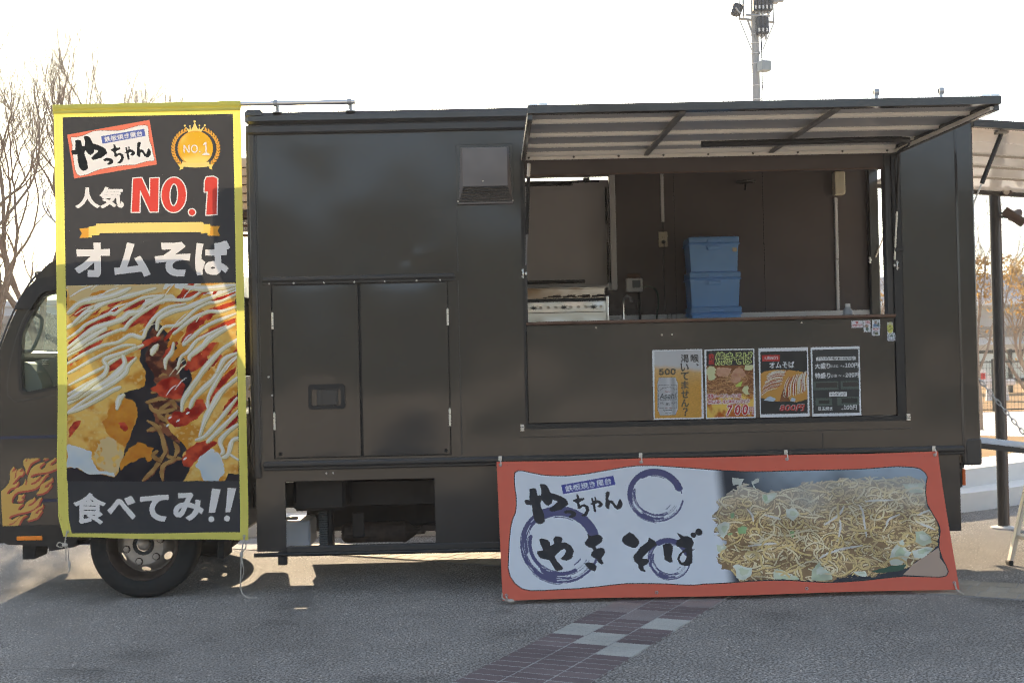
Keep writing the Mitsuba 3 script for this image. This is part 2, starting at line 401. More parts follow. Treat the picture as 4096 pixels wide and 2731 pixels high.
# ---------------------------------------------------------------- trees
def grow(base, h, seed, stems, spread, r0, low=.18, depth=7):
    """a bare tree: (trunk meshes, branch meshes, twig tips)"""
    rd = random.Random(seed); trunk, crown, tips = [], [], []
    def limb(p, d, L, r, lev):
        n = 5; P = [p]; q = np.array(p, float); dd = np.array(d, float)
        for i in range(n):
            dd = dd + np.array([rd.gauss(0, .11), rd.gauss(0, .11), rd.gauss(0.035, .07)]); dd /= np.linalg.norm(dd)
            q = q + dd * L / n; P.append(q.copy())
        r1 = max(r * .70, .0022)
        (trunk if r > .035 else crown).append(tube(P, np.linspace(r, r1, n + 1), 8 if r > .035 else 5 if r > .01 else 3, cap=False))
        if lev == 0 or r1 < .0024:
            tips.append(q); return
        k = 2 if rd.random() < .72 else 3
        for j in range(k):
            a = rd.uniform(0, 2 * math.pi); sp = spread * rd.uniform(.45, 1.15) * (.55 if j == 0 else 1.0)
            side = np.cross(dd, [math.cos(a), math.sin(a), .3]); side /= np.linalg.norm(side)
            nd = dd * math.cos(sp) + side * math.sin(sp); nd[2] += .10
            limb(q, nd / np.linalg.norm(nd), L * rd.uniform(.62, .92), r1 * (1.0 if j == 0 else rd.uniform(.6, .85)), lev - 1)
        for j in range(rd.randint(1, 2)):      # side twigs
            m = P[rd.randint(1, n - 1)]; a = rd.uniform(0, 2 * math.pi)
            nd = dd + .9 * np.array([math.cos(a), math.sin(a), rd.uniform(0, .5)])
            if lev > 1: limb(m, nd / np.linalg.norm(nd), L * rd.uniform(.35, .6), max(r1 * .35, .004), min(lev - 1, 2))
    b = np.array(base, float)
    L = h * .235
    fork = b + [rd.uniform(-.05, .05), 0, h * low]
    trunk.append(tube([b + [0, 0, -.1], b + [0, 0, .12], (b + fork) / 2 + [.02, 0, 0], fork], [r0 * 1.5, r0 * 1.15, r0, r0 * .92], 12, cap=False))
    for s in range(stems):
        a = 2 * math.pi * (s + rd.uniform(-.25, .25)) / stems
        d = np.array([math.cos(a) * .30, math.sin(a) * .30, 1.0])
        limb(fork, d / np.linalg.norm(d), L * rd.uniform(.85, 1.15), r0 * (.72 if stems > 1 else .9), depth)
    return trunk, crown, tips
def tree(label, base, h, seed, stems, spread, r0, low=.18, depth=7, bark='bark', leaves=None, group=None):
    k = thing('bare_tree' if leaves is None else 'autumn_tree', label, 'tree', group)
    tr, cr, tips = grow(base, h, seed, stems, spread, r0, low, depth)
    k_ = h / np.percentile(np.array(tips)[:, 2], 99.5)          # grown freely, then brought to its height
    for m in tr + cr: m.vertices = (m.vertices - np.array(base)) * k_ + np.array(base)
    tips = [(t - np.array(base)) * k_ + np.array(base) for t in tips]
    A(k + '__trunk', join(tr), bark, True)
    A(k + '__branches', join(cr), bark, True)
    if leaves:
        rg = np.random.default_rng(seed); P = np.array(tips)
        z0, z1, n, size = leaves
        P = P[(P[:, 2] > z0) & (P[:, 2] < z1)]
        P = P[rg.permutation(len(P))[:n]]
        A(k + '__leaves', leaf_cards(P, [np.array([.12, .12, .10])] * len(P), 7, size, rg), 'leaf_orange')
    return k
tree('large bare tree with several brown stems beside the cab roof', (-6.98, 12, 0), 7.2, 11, 3, .40, .125, .37, 7, 'bark')
tree('bare tree with thick stems half hidden by the yellow edged banner', (-6.25, 12.6, 0), 7.5, 24, 3, .34, .12, .28, 7, 'bark')
tree('bare tree with crooked low stems, the farthest of the bare trees from the truck', (-7.7, 11.5, 0), 7.0, 37, 4, .42, .11, .2, 7, 'bark')
tree('thin bare tree whose tips show above the top of the yellow edged banner', (-7.2, 19, 0), 7.7, 41, 3, .34, .08, .2, 6, 'bark_pale')
tree('thin bare tree whose tips show above the metal pole on the truck roof', (-3.6, 19, 0), 7.8, 59, 3, .28, .07, .25, 6, 'bark_pale')
tree('young tree with orange leaves right of the truck behind the black post', (8.15, 14, 0), 4.6, 71, 3, .42, .05, .28, 6, 'bark', (0.9, 2.9, 150, .034))
tree('small tree with yellow leaves seen through the gap beside the serving hatch', (6.75, 15, 0), 3.4, 83, 3, .46, .06, .25, 6, 'bark', (0.9, 2.6, 110, .036))
tree('low orange leaved tree beyond the step ladder', (9.35, 14.6, 0), 3.3, 97, 3, .5, .06, .2, 6, 'bark', (0.7, 2.6, 95, .034))

# ================================================================ the food truck
ft = thing('food_truck', 'black food truck with its serving hatch raised and flames on the cab door', 'food truck')
FT = ft + '__'
XL, XR, YB, ZB, ZT = -1.45, 2.876, 2.05, .78, 2.885        # the box body
body = FT + 'body'

# --- serving side wall with its openings
wall = Polygon([(XL + .03, .765), (2.773, .765), (2.773, 2.79), (XL + .03, 2.79)])
serve = rect(.160, .955, 2.440, 2.590)
doors = rect(-1.339, .812, -.283, 1.846)
front = wall.difference(serve).difference(doors)
A(body + '__side_wall', ex(front, 0.0, .035), 'paint')
def wall_seam(x0, z0, x1, z1): return cb(x0, x1, -.0035, -.0002, z0, z1, .001)
A(body + '__seam_strip', join(wall_seam(-.226, .80, -.219, 1.85), wall_seam(-.226, 1.90, -.219, 2.29), wall_seam(-1.412, .80, -1.405, 2.78), wall_seam(-1.40, .742, 2.62, .746),
                              wall_seam(.12, .905, 2.47, .909), wall_seam(1.93, .80, 1.935, .905)), 'paint_trim')
A(body + '__corner_post', join(cb(XL - .006, XL + .034, -.012, .06, .70, 2.80, .008), cb(XL - .02, XL - .004, .0, .05, .75, 2.80, .004)), 'paint_trim')
A(body + '__corner_post', cb(2.768, XR, -.014, .10, .682, 2.80, .010), 'paint')
A(body + '__corner_post', cb(2.80, XR, 1.90, YB, .682, 2.80, .010), 'paint')
A(body + '__corner_foot', cb(2.779, XR + .004, -.020, .11, .680, .842, .012), 'paint_trim')
# roof with rounded gutter rail
A(body + '__roof', join(cb(XL, XR, .0, YB, 2.80, 2.868, .02)), 'paint')
A(body + '__gutter_rail', join(cb(XL - .017, XR, -.045, .05, 2.795, 2.868, .022), cb(XL - .017, -1.36, -.05, .12, 2.835, 2.884, .02)), 'paint')
A(body + '__gutter_lip', cb(XL - .012, XR, -.034, .0, 2.742, 2.796, .010), 'paint_trim')
A(body + '__rear_gutter', cb(XR - .02, XR + .03, .0, YB, 2.80, 2.868, .012), 'paint_trim')
A(body + '__floor', cb(XL, XR, .03, YB, .765, .84, .006), 'dark_metal')
A(body + '__front_wall', cb(XL, XL + .035, .035, YB, .78, 2.80, .004), 'paint')
# far side wall, with the window that the grey shutter closes
far = Polygon([(XL + .03, .84), (2.82, .84), (2.82, 2.80), (XL + .03, 2.80)]).difference(rect(-.15, 1.905, .868, 2.737))
A(body + '__far_wall', ex(far, 1.955, .09), 'brown_wall')
# rear end: open under the raised rear hatch
A(body + '__rear_frame', join(cb(2.82, XR - .004, .10, 1.90, 2.72, 2.80, .006), cb(2.82, XR - .004, .10, 1.90, .80, .86, .006)), 'paint_trim')
A(body + '__bottom_rail', join(cb(-1.404, 2.772, -.038, .03, .764, .798, .012), cb(-1.40, 2.772, -.018, .03, .745, .766, .006)), 'paint_trim')
A(body + '__door_header', join(cb(-1.387, -.239, -.030, .0, 1.862, 1.892, .010), cb(-1.387, -.239, -.012, .0, 1.848, 1.864, .003)), 'paint_trim')
for sx in (-1.345, -1.20, -1.02, -.84, -.66, -.47, -.33):
    A(body + '__screw', lathe([(0, -.003), (.005, -.003), (.006, 0), (0, 0)], [sx, -.0125, 1.853], 'y', 8), 'grey_trim')
for sx, sz in ((-1.362, 1.30), (-1.342, 1.19), (-1.03, .722), (-.99, .722)):
    A(body + '__screw', lathe([(0, -.003), (.005, -.003), (.006, 0), (0, 0)], [sx, -.001, sz], 'y', 8), 'grey_trim')

# --- the two storage doors
def bulge(x0, x1, z0, z1, y, amp, seed):
    n, m = 26, 44
    X, Z = np.meshgrid(np.linspace(x0, x1, n), np.linspace(z0, z1, m))
    u, w = (X - x0) / (x1 - x0), (Z - z0) / (z1 - z0)
    Y = y - amp * np.sin(np.pi * u) ** .7 * np.sin(np.pi * w) ** .7 * (.55 + .9 * meshkit.fbm(np.stack([X * 2.2 + seed, Z * 2.2, X * 0], -1), 2))
    V = np.stack([X, Y, Z], -1).reshape(-1, 3); F = []
    for j in range(m - 1):
        for i in range(n - 1):
            a = j * n + i; F += [(a, a + 1, a + n + 1), (a, a + n + 1, a + n)]
    return trimesh.Trimesh(V, np.array(F), process=False)
for i, (x0, x1) in enumerate(((-1.328, -.823), (-.805, -.291))):
    d = A(FT + 'storage_door', bulge(x0, x1, .822, 1.838, -.004, .010, 3 + 5 * i), 'paint', True)
    labels[d] = {'label': ('left storage door with the recessed latch', 'right storage door without a latch')[i]}
    A(d + '__edge', join(cb(x0, x0 + .004, -.0035, .03, .822, 1.838, .001), cb(x1 - .004, x1, -.0035, .03, .822, 1.838, .001), cb(x0, x1, -.0035, .03, .818, .822, .001), cb(x0, x1, -.0035, .03, 1.838, 1.842, .001)), 'paint_trim')
    hx = (-1.330, -.289)[i]
    for hz in ((1.583, 1.677), (.986, 1.083))[::1]:
        A(d + '__hinge', join(*[cyl((hx, -.012, a), (hx, -.012, b), .0068, 12) for a, b in ((hz[0], hz[0] + .02), (hz[0] + .022, hz[1] - .026), (hz[1] - .024, hz[1]))], lathe([(0, 0), (.006, 0), (.004, .007), (0, .008)], [hx, -.012, hz[1]], 'z', 10)), 'alu')
    cx = (-1.300, -.317)[i]
    A(d + '__cap', lathe([(0, -.006), (.004, -.006), (.009, -.012), (.011, -.008), (.012, 0), (0, 0)], [cx, -.006, (.843, .840)[i]], 'y', 14), 'dark_metal')
    if i == 0:
        pl = rect(-1.126, 1.102, -.907, 1.25).buffer(-.02).buffer(.02)
        hole = rect(-1.108, 1.124, -.932, 1.219).buffer(-.012).buffer(.012)
        k = A(d + '__latch', join(ex(pl.difference(hole), -.022, .014), cb(-1.108, -.932, -.008, .0, 1.124, 1.219, .002)), 'black_plastic')
        A(d + '__latch_lever', join(cb(-1.075, -.95, -.018, -.010, 1.126, 1.217, .004), cb(-1.045, -.962, -.022, -.016, 1.126, 1.217, .004)), 'paint_trim')
A(body + '__door_recess', cb(-1.345, -.277, .02, .034, .806, 1.852, .001), 'black_plastic')

# --- extractor hood on the wall
vh = FT + 'extractor_hood'
A(vh + '__base_plate', cb(-.220, .121, -.010, -.0005, 2.297, 2.658, .004), 'paint')
hood = trimesh.Trimesh(np.array([(-.178, -.105, 2.622), (.084, -.105, 2.622), (.084, -.105, 2.396), (-.178, -.105, 2.396), (-.192, -.010, 2.640), (.098, -.010, 2.640), (.112, -.018, 2.318), (-.206, -.018, 2.318)]), process=False).convex_hull
A(vh + '__cover', hood, mat('hood_paint', mottled((.17, .155, .15), .2, 7), .35), False)
for i in range(10):
    t = (i + .5) / 10
    A(vh + '__louvre_slat', cb(-.176 - .028 * t, .082 + .028 * t, -.113 + .088 * t, -.099 + .088 * t, 2.392 - .074 * t, 2.3965 - .074 * t, .001), 'paint_trim')
A(vh + '__flange', join(cb(-.210, .115, -.020, -.008, 2.300, 2.312, .003)), 'hood_paint')
for sx, sz in ((-.212, 2.318), (.113, 2.318), (-.06, 2.425)):
    A(vh + '__screw', lathe([(0, -.003), (.004, -.003), (.005, 0), (0, 0)], [sx, -.011 if sz < 2.4 else -.106, sz], 'y', 8), 'alu')

# --- serving opening
so = FT + 'serving_opening'
A(so + '__frame', join(ex(rect(.150, .944, 2.450, 2.600).difference(rect(.176, .985, 2.388, 2.580)), .004, .10)), 'black_plastic')
A(so + '__jamb', cb(2.352, 2.390, .02, .10, 1.59, 2.58, .004), 'paint_trim')
A(so + '__jamb', cb(.172, .190, .02, .10, 1.59, 2.58, .004), 'paint_trim')
A(so + '__lower_panel', cb(.178, 2.384, .012, .032, .987, 1.572, .003), 'paint')
A(so + '__counter', join(cb(.176, 2.388, -.010, .34, 1.573, 1.590, .004), cb(.235, 2.388, -.013, -.010, 1.578, 1.592, .001)), 'brown_edge')
A(so + '__header', cb(.19, 2.37, .05, .09, 2.472, 2.575, .004), 'brown_wall')
A(so + '__header_lip', cb(.19, 2.37, .042, .050, 2.470, 2.476, .001), 'brown_edge')
for cx, cz in ((.140, .964), (2.448, .974)):
    k = A(so + '__catch', join(cb(cx - .011, cx + .011, -.010, -.001, cz + .006, cz + .020, .002), cb(cx - .011, cx + .011, -.010, -.001, cz - .020, cz - .006, .002), cb(cx - .012, cx + .012, -.014, -.002, cz - .004, cz + .003, .001)), 'alu')
for cx in (.165, 2.404):
    s = 1 if cx < 1 else -1
    A(so + '__side_catch', join(tube([(cx - .010 * s, -.006, 1.90), (cx, -.018, 1.896), (cx + .004 * s, -.020, 1.882), (cx, -.018, 1.868), (cx - .010 * s, -.006, 1.864)], .0035, 6), cyl((cx, -.006, 1.855), (cx, -.006, 1.91), .003, 6), cyl((cx + .016 * s, -.004, 1.875), (cx + .016 * s, -.004, 1.889), .006, 8)), 'chrome')
for sx, sz in ((.594, 1.549), (.987, 1.498), (1.048, 1.498), (1.827, 1.552)):
    A(so + '__screw', lathe([(0, -.004), (.004, -.004), (.006, 0), (0, 0)], [sx, .0125, sz], 'y', 10), 'alu')

# --- the raised serving hatch
aw = FT + 'serving_hatch'
y0, y1 = -1.56, -.01
zf, zr = 2.562, 2.600
def zat(y): return zr + (zf - zr) * (y - y1) / (y0 - y1)
def slab(x0, x1, ya, yb, lo, hi):
    V = [(x, y, zat(y) + d) for x in (x0, x1) for y in (ya, yb) for d in (lo, hi)]
    return trimesh.Trimesh(np.array(V), process=False).convex_hull
A(aw + '__panel', slab(.176, 2.428, y0 + .02, y1, -.004, .012), 'awning_panel')
A(aw + '__front_edge', join(slab(.170, 2.434, y0 - .004, y0 + .028, -.023, .014), slab(.174, 2.43, y0 + .026, y0 + .075, -.021, -.008)), 'paint')
for i in (0, 1):
    x = (.172, 2.410)[i]
    A(aw + '__side_edge', slab(x, x + .022, y0 + .02, y1, -.050, .016), 'paint')
    A(aw + '__side_flange', slab(x - .004 if i == 0 else x - .018, x + .001 if i == 0 else x - .001, y0 + .03, y1 - .03, -.046, -.030), 'alu')
for ya in (-1.215, -.765, -.36):
    A(aw + '__rib', join(slab(.20, 2.405, ya - .020, ya + .020, -.019, -.002), slab(.20, 2.405, ya - .040, ya - .018, -.007, -.002)), 'pale_rib')
A(aw + '__rear_rail', slab(.185, 2.392, -.075, -.03, -.026, -.004), 'pale_rib')
A(aw + '__wall_rail', join(cb(.170, 2.40, -.016, -.001, 2.556, 2.582, .002), cb(.170, 2.40, -.024, -.001, 2.584, 2.600, .002)), 'pale_rib')
for i in range(9):
    A(aw + '__rivet', lathe([(0, -.004), (.006, -.003), (.007, 0), (0, 0)], [.215 + .268 * i, -.0165, 2.569], 'y', 8), 'dark_metal')
for x in (.915, 1.658):
    A(aw + '__cross_bar', slab(x - .014, x + .014, y0 + .03, -.03, -.034, -.019), 'bar_grey')
for i, x in enumerate((.178, 2.338)):
    A(aw + '__edge_hinge', join(slab(x, x + .042, y0 - .008, y0 + .02, .014, .022), slab(x + .046, x + .088, y0 - .008, y0 + .02, .014, .024)), 'chrome')
A(aw + '__light_bar', tube(spline([(1.13, -.73, 2.512), (1.6, -.745, 2.512), (2.12, -.76, 2.512), (2.26, -.72, 2.512)], 5), .017, 10), 'black_plastic')
A(aw + '__cable', tube(spline([(2.26, -.72, 2.512), (2.33, -.5, 2.52), (2.37, -.2, 2.535), (2.395, -.05, 2.50), (2.402, -.03, 2.40), (2.405, -.025, 2.2), (2.404, -.02, 1.98)], 6), .006, 6), 'black_plastic')
for i, (x, xa) in enumerate(((.183, .206),)):
    k = A(aw + '__gas_strut', tube([(x + (xa - x) * t, -.012 - .30 * t, 1.93 + .56 * t) for t in (.32, .88)], .011, 10), 'black_plastic')
    A(aw + '__strut_rod', tube([(x + (xa - x) * t, -.012 - .30 * t, 1.93 + .56 * t) for t in (0, .33)], .0045, 8), 'chrome')
    A(aw + '__strut_sleeve', tube([(x + (xa - x) * t, -.012 - .30 * t, 1.93 + .56 * t) for t in (.87, 1.0)], .010, 10), 'alu')
A(aw + '__strut_rod', tube([(2.388, -.012, 1.915), (2.404, -.03, 2.20)], .006, 8), 'alu')
A(aw + '__gas_strut', tube([(2.404, -.03, 2.20), (2.416, -.07, 2.545)], .009, 8), 'black_plastic')
A(so + '__cable_box', rot(cb(2.386, 2.442, -.022, -.004, 1.962, 1.992, .003), -8, [0, 1, 0], [2.41, 0, 1.977]), 'black_plastic')

# --- inside
ins = FT + 'interior'
sh = A(ins + '__shutter', cb(-.12, .90, 2.048, 2.058, 1.88, 2.716, .002), 'grey_board')
A(ins + '__shutter_frame', join(cb(.866, .910, 1.925, 1.953, 1.878, 2.742, .003), cb(.10, .91, 1.93, 1.953, 2.738, 2.760, .003), cb(.84, .91, 1.94, 1.953, 1.874, 1.93, .003), cb(.10, .84, 1.94, 1.953, 1.892, 1.915, .003)), 'grey_trim')
for b_ in ((.10, .60, 2.676, 2.708), (.60, .80, 2.697, 2.712), (.843, .858, 2.38, 2.66), (.848, .860, 1.93, 2.24), (.10, .677, 1.937, 1.962), (.68, .73, 2.700, 2.735)):
    A(ins + '__seal_strip', cb(b_[0], b_[1], 2.034, 2.047, b_[2], b_[3], .002), 'black_plastic')
A(ins + '__ceiling', cb(XL + .04, 2.82, .09, 1.95, 2.775, 2.798, .002), 'brown_wall')
A(ins + '__skirting_rail', join(cb(.60, 2.815, 1.937, 1.954, 1.640, 1.684, .003)), 'white_plastic')
A(ins + '__rear_shelf', cb(XL + .05, 2.815, 1.5, 1.954, 1.58, 1.636, .004), 'grey_trim')
for px in (1.28, 1.31, 1.345):
    A(ins + '__rail_joint', cb(px, px + .004, 1.934, 1.9385, 1.640, 1.684, .001), 'dark_metal')
for px in (1.352, 2.02):
    A(ins + '__wall_joint', cb(px, px + .003, 1.9525, 1.9555, 1.69, 2.77, .0005), 'black_plastic')
# socket and its conduit
A(ins + '__conduit', cb(1.252, 1.276, 1.938, 1.954, 2.376, 2.775, .003), 'grey_trim')
A(ins + '__cable', tube([(1.264, 1.95, 2.38), (1.266, 1.948, 2.30)], .005, 6), 'dark_metal')
k = A(ins + '__socket', cb(1.229, 1.296, 1.942, 1.954, 2.188, 2.302, .004), 'cream_plastic')
A(ins + '__plug', join(lathe([(0, -.03), (.011, -.03), (.015, -.01), (.015, 0), (0, 0)], [1.264, 1.942, 2.225], 'y', 12), tube(spline([(1.264, 1.918, 2.222), (1.266, 1.915, 2.19), (1.262, 1.935, 2.05), (1.265, 1.94, 1.70)], 5), .004, 6)), 'dark_metal')
A(ins + '__socket_slot', join(*[cb(1.257 + .012 * i, 1.260 + .012 * i, 1.9405, 1.9425, 2.255, 2.268, .0005) for i in (0, 1)]), 'black_plastic')
# control box with hoses and tap
cbx = A(ins + '__control_box', cb(.974, 1.097, 1.90, 1.954, 1.856, 1.957, .006), 'grey_trim')
A(ins + '__control_display', cb(1.019, 1.080, 1.896, 1.8995, 1.884, 1.940, .002), 'dash_grey')
A(ins + '__bracket', cb(.99, 1.085, 1.935, 1.954, 1.957, 1.992, .003), 'brown_edge')
A(ins + '__hose', tube(spline([(1.07, 1.93, 1.858), (1.072, 1.92, 1.80), (1.068, 1.90, 1.72), (1.075, 1.9, 1.62)], 5), .010, 8), 'dark_metal')
A(ins + '__hose', tube(spline([(1.10, 1.93, 1.89), (1.15, 1.92, 1.893), (1.20, 1.92, 1.86), (1.215, 1.92, 1.78), (1.20, 1.9, 1.70), (1.195, 1.9, 1.62)], 5), .007, 8), mat('hose_green', (.04, .07, .055), .4))
A(ins + '__tap', tube(spline([(.937, 1.80, 1.60), (.937, 1.80, 1.72), (.940, 1.79, 1.785), (.960, 1.76, 1.815), (.985, 1.72, 1.80), (.992, 1.70, 1.775)], 5), [.0085] * 26, 8), 'chrome')
# ceiling bits: hook lamp and a small fan on the right
A(ins + '__ceiling_lamp', lathe([(0, -.03), (.02, -.026), (.028, 0), (0, 0)], [1.06, 1.4, 2.745], 'z', 14), 'cream_plastic')
A(ins + '__ceiling_fan', join(cb(1.84, 1.90, 1.86, 1.90, 2.735, 2.748, .003), lathe([(0, -.01), (.07, -.008), (.075, .004), (0, .01)], [1.875, 1.86, 2.655], 'z', 16), tube(spline([(1.875, 1.86, 2.66), (1.87, 1.84, 2.61), (1.862, 1.82, 2.59)], 4), .007, 6)), 'dark_metal')
A(ins + '__air_unit', join(cb(2.545, 2.622, 1.86, 1.954, 2.545, 2.718, .008), cb(2.538, 2.56, 1.845, 1.86, 2.548, 2.71, .004)), 'cream_plastic')
A(ins + '__pipe_cover', join(cb(2.555, 2.578, 1.93, 1.954, 2.07, 2.53, .003), cb(2.553, 2.575, 1.93, 1.954, 1.685, 2.065, .003)), 'white_plastic')
k = A(ins + '__rear_catch', join(cb(2.79, 2.805, 1.88, 1.90, 2.06, 2.075, .003), cb(2.79, 2.805, 1.88, 1.90, 2.03, 2.045, .003), cyl((2.802, 1.88, 2.052), (2.802, 1.90, 2.052), .008, 10)), 'chrome')

# --- raised rear hatch, its struts, the rear platform and its chain
rh = FT + 'rear_hatch'
def hz(x, y): return 2.712 - .085 * (x - 2.9) - .036 * y
def hslab(x0, x1, ya, yb, lo, hi):
    return trimesh.Trimesh(np.array([(x, y, hz(x, y) + d) for x in (x0, x1) for y in (ya, yb) for d in (lo, hi)]), process=False).convex_hull
ys = (.0, .42, .79, 1.15, 1.52, 2.02)
for i in range(5):
    A(rh + '__panel', hslab(2.885, 4.55, ys[i] + .004, ys[i + 1] - .004, 0, .012), 'hatch_panel')
for y in ys[2:5]:
    A(rh + '__rib', hslab(2.885, 4.55, y - .012, y + .004, -.012, .010), 'alu_dull')
A(rh + '__edge', hslab(2.88, 4.56, -.03, .012, -.014, .03), 'paint_trim')
A(rh + '__edge', hslab(2.88, 4.56, 2.015, 2.05, -.03, .03), 'paint_trim')
A(rh + '__outer_edge', hslab(4.545, 4.575, -.03, 2.05, -.03, .03), 'paint_trim')
A(rh + '__strut_bracket', cb(3.06, 3.13, .07, .13, 2.672, 2.692, .004), 'alu_dull')
k = A(rh + '__gas_strut', tube([(3.094, .10, 2.674), (2.975, .12, 2.378)], .0135, 10), 'black_plastic')
A(rh + '__strut_rod', tube([(2.976, .12, 2.38), (2.885, .13, 2.17)], .006, 8), 'alu')
k = A(rh + '__gas_strut', tube([(3.16, 1.90, 2.60), (2.925, 1.88, 2.29)], .0125, 10), 'black_plastic')
A(rh + '__strut_rod', tube([(2.93, 1.88, 2.297), (2.835, 1.87, 2.07)], .005, 8), 'alu')
# front side of the body: louvred unit in the gap behind the banner
gu = FT + 'gap_unit'
A(gu + '__cabinet', cb(-1.78, XL - .004, .55, 1.3, 2.36, 2.70, .01), 'grey_trim')
for i in range(5):
    A(gu + '__slat', cb(-1.78, XL - .004, .538, .549, 2.41 + .055 * i, 2.416 + .055 * i, .001), 'black_plastic')
A(gu + '__tray', cb(-1.80, XL - .004, .53, 1.32, 2.30, 2.36, .01), 'black_plastic')
A(gu + '__support', join(cb(-1.62, XL, .6, .66, 2.262, 2.275, .002), cb(-1.62, XL, .6, .66, 2.20, 2.215, .002)), 'brown_edge')
A(FT + 'pipe', tube(spline([(-1.50, .30, 2.0), (-1.505, .3, 1.6), (-1.505, .28, 1.30), (-1.52, .25, 1.22)], 4), .012, 8), 'cream_plastic')
A(FT + 'hose', tube(spline([(-1.50, .10, 1.18), (-1.49, .08, 1.02), (-1.485, .06, .92), (-1.50, .05, .86), (-1.49, .08, .78)], 5), .006, 6), 'black_plastic')
A(FT + 'gap_blocker', join(cb(-1.74, -1.57, .35, 1.7, .34, 1.10, .03), cb(-1.70, -1.60, .2, .35, .5, .9, .02)), 'black_plastic')  # unseen dark block added to narrow the sunlight falling through the gap
A(FT + 'gap_rail', cb(-1.70, XL, .2, .3, 1.12, 1.16, .005), 'alu_dull')

pf = FT + 'rear_platform'
def pz(x, y): return .792 - .137 * (x - 2.9)
n = 26
def mesh_deck():
    bars = []
    for i in range(-24, 76):
        for s in (1, -1):
            a = np.array([2.885, .08 + i * .034]); b = a + np.array([1.02, s * 1.02 * .55])
            L = LineString([a, b]).intersection(rect(2.885, .085, 3.90, 1.94))
            if L.is_empty or L.length < .01: continue
            (xa, ya), (xb, yb) = list(L.coords)[0], list(L.coords)[-1]
            bars.append(tube([(xa, ya, pz(xa, ya) + .012 + .002 * s), (xb, yb, pz(xb, yb) + .012 + .002 * s)], .0036, 4, cap=False))
    return join(bars)
k = A(pf + '__grating', mesh_deck(), 'galvanised'); labels[k] = {'kind': 'stuff'}
def pslab(x0, x1, ya, yb, lo, hi):
    return trimesh.Trimesh(np.array([(x, y, pz(x, y) + d) for x in (x0, x1) for y in (ya, yb) for d in (lo, hi)]), process=False).convex_hull
A(pf + '__deck', pslab(2.885, 3.90, .08, 1.94, -.004, .008), 'galvanised')
A(pf + '__edge', pslab(2.88, 3.91, .055, .082, -.020, .012), 'paint_trim')
A(pf + '__edge', pslab(2.88, 3.91, 1.938, 1.965, -.020, .012), 'paint_trim')
A(pf + '__edge', pslab(3.89, 3.92, .055, 1.965, -.020, .012), 'paint_trim')
# chain links
c0, c1 = np.array([2.880, .10, 1.236]), np.array([3.275, .10, .735])
nl = 17
for i in range(nl):
    p = c0 + (c1 - c0) * (i + .5) / nl
    L = np.linalg.norm(c1 - c0) / nl * .80
    th = np.linspace(0, 2 * np.pi, 19)
    ring = np.c_[np.cos(th) * L * .80, np.sin(th) * .011 * (1 + .15 * np.cos(2 * th)), 0 * th]
    d = (c1 - c0) / np.linalg.norm(c1 - c0)
    side = np.array([0, 1.0, 0]) if i % 2 else np.cross(d, [0, 1.0, 0])
    third = np.cross(d, side)
    tilt = .35
    s2 = side * math.cos(tilt) + third * math.sin(tilt)
    path = p + ring[:, :1] * d + ring[:, 1:2] * s2
    A(pf + '__chain_link', tube(path, .0032, 6, cap=False), 'galvanised')

# --- lower skirt, side guard, things under the floor
sk = FT + 'skirt'
skp = Polygon([(-1.452, .264), (-1.452, .764), (2.753, .764), (2.753, .288), (-.39, .289), (-.39, .677), (-1.279, .677), (-1.279, .285), (-1.279, .264)])
A(sk + '__panel', ex(skp, .016, .012), 'paint')
A(sk + '__lower_rail', cb(-1.277, 2.60, .0, .05, .243, .290, .006), 'paint_trim')
A(sk + '__side_guard', join(tube([(-1.466, -.004, .246), (-1.3, -.004, .247), (2.60, -.004, .240)], .0125, 10)), 'black_plastic')
A(sk + '__guard_bracket', cb(-1.327, -1.276, -.002, .04, .183, .262, .003), 'black_plastic')
A(sk + '__end_plate', cb(2.742, 2.756, .016, .5, .288, .764, .004), 'paint')
A(FT + 'rear_lamp', join(cb(2.757, 2.775, .03, .16, .545, .672, .004), cb(2.757, 2.785, .02, .10, .66, .682, .003)), 'black_plastic')
A(FT + 'rear_lamp__lens', cb(2.775, 2.795, .03, .15, .556, .654, .004), mat('lamp_orange', (.62, .12, .02), .3))
ud = FT + 'chassis'
A(sk + '__far_blocker', cb(-1.45, 2.15, 1.95, 1.97, .34, .78, .004), 'paint')  # unseen far side panel, added to block light under the floor
A(ud + '__frame_rail', join(cb(-2.9, 2.7, .55, .62, .46, .62, .006), cb(-2.9, 2.7, 1.35, 1.42, .46, .62, .006)), 'black_plastic')
A(ud + '__cross_member', join(*[cb(x, x + .08, .62, 1.35, .48, .58, .006) for x in (-1.8, -.35, .9, 2.2)]), 'black_plastic')
A(ud + '__under_blocker', cb(-1.32, .6, 1.1, 1.6, .232, .74, .03), 'black_plastic')  # dark block added to hide the sunlit ground beyond and set its shadow edge
A(ud + '__battery_box', cb(-1.27, -.95, .25, .6, .47, .74, .02), 'black_plastic')
A(ud + '__water_container', cb(-1.385, -1.208, .50, .80, .212, .384, .012), 'tote_white')
A(ud + '__container_bracket', cb(-1.385, -1.28, .47, .50, .392, .410, .003), 'alu_dull')
for i in range(18):
    A(ud + '__bellows_ring', cb(-1.145, -1.090, .44, .52, .215 + .0148 * i, .225 + .0148 * i, .004), 'dash_grey')
A(ud + '__bellows_core', join(cb(-1.138, -1.086, .45, .53, .21, .50, .004), cb(-1.086, -1.06, .44, .56, .21, .51, .006)), 'black_plastic')
A(ud + '__silencer', lathe([(0, 0), (.045, .0), (.062, .02), (.066, .05), (.066, .39), (.069, .395), (.069, .41), (.064, .415), (.022, .475), (.018, .52), (0, .52)], [-1.02, .62, .285], 'x', 24), 'rust_metal')
A(ud + '__silencer_clamp', join(cb(-.945, -.87, .545, .56, .262, .42, .004)), 'black_plastic')
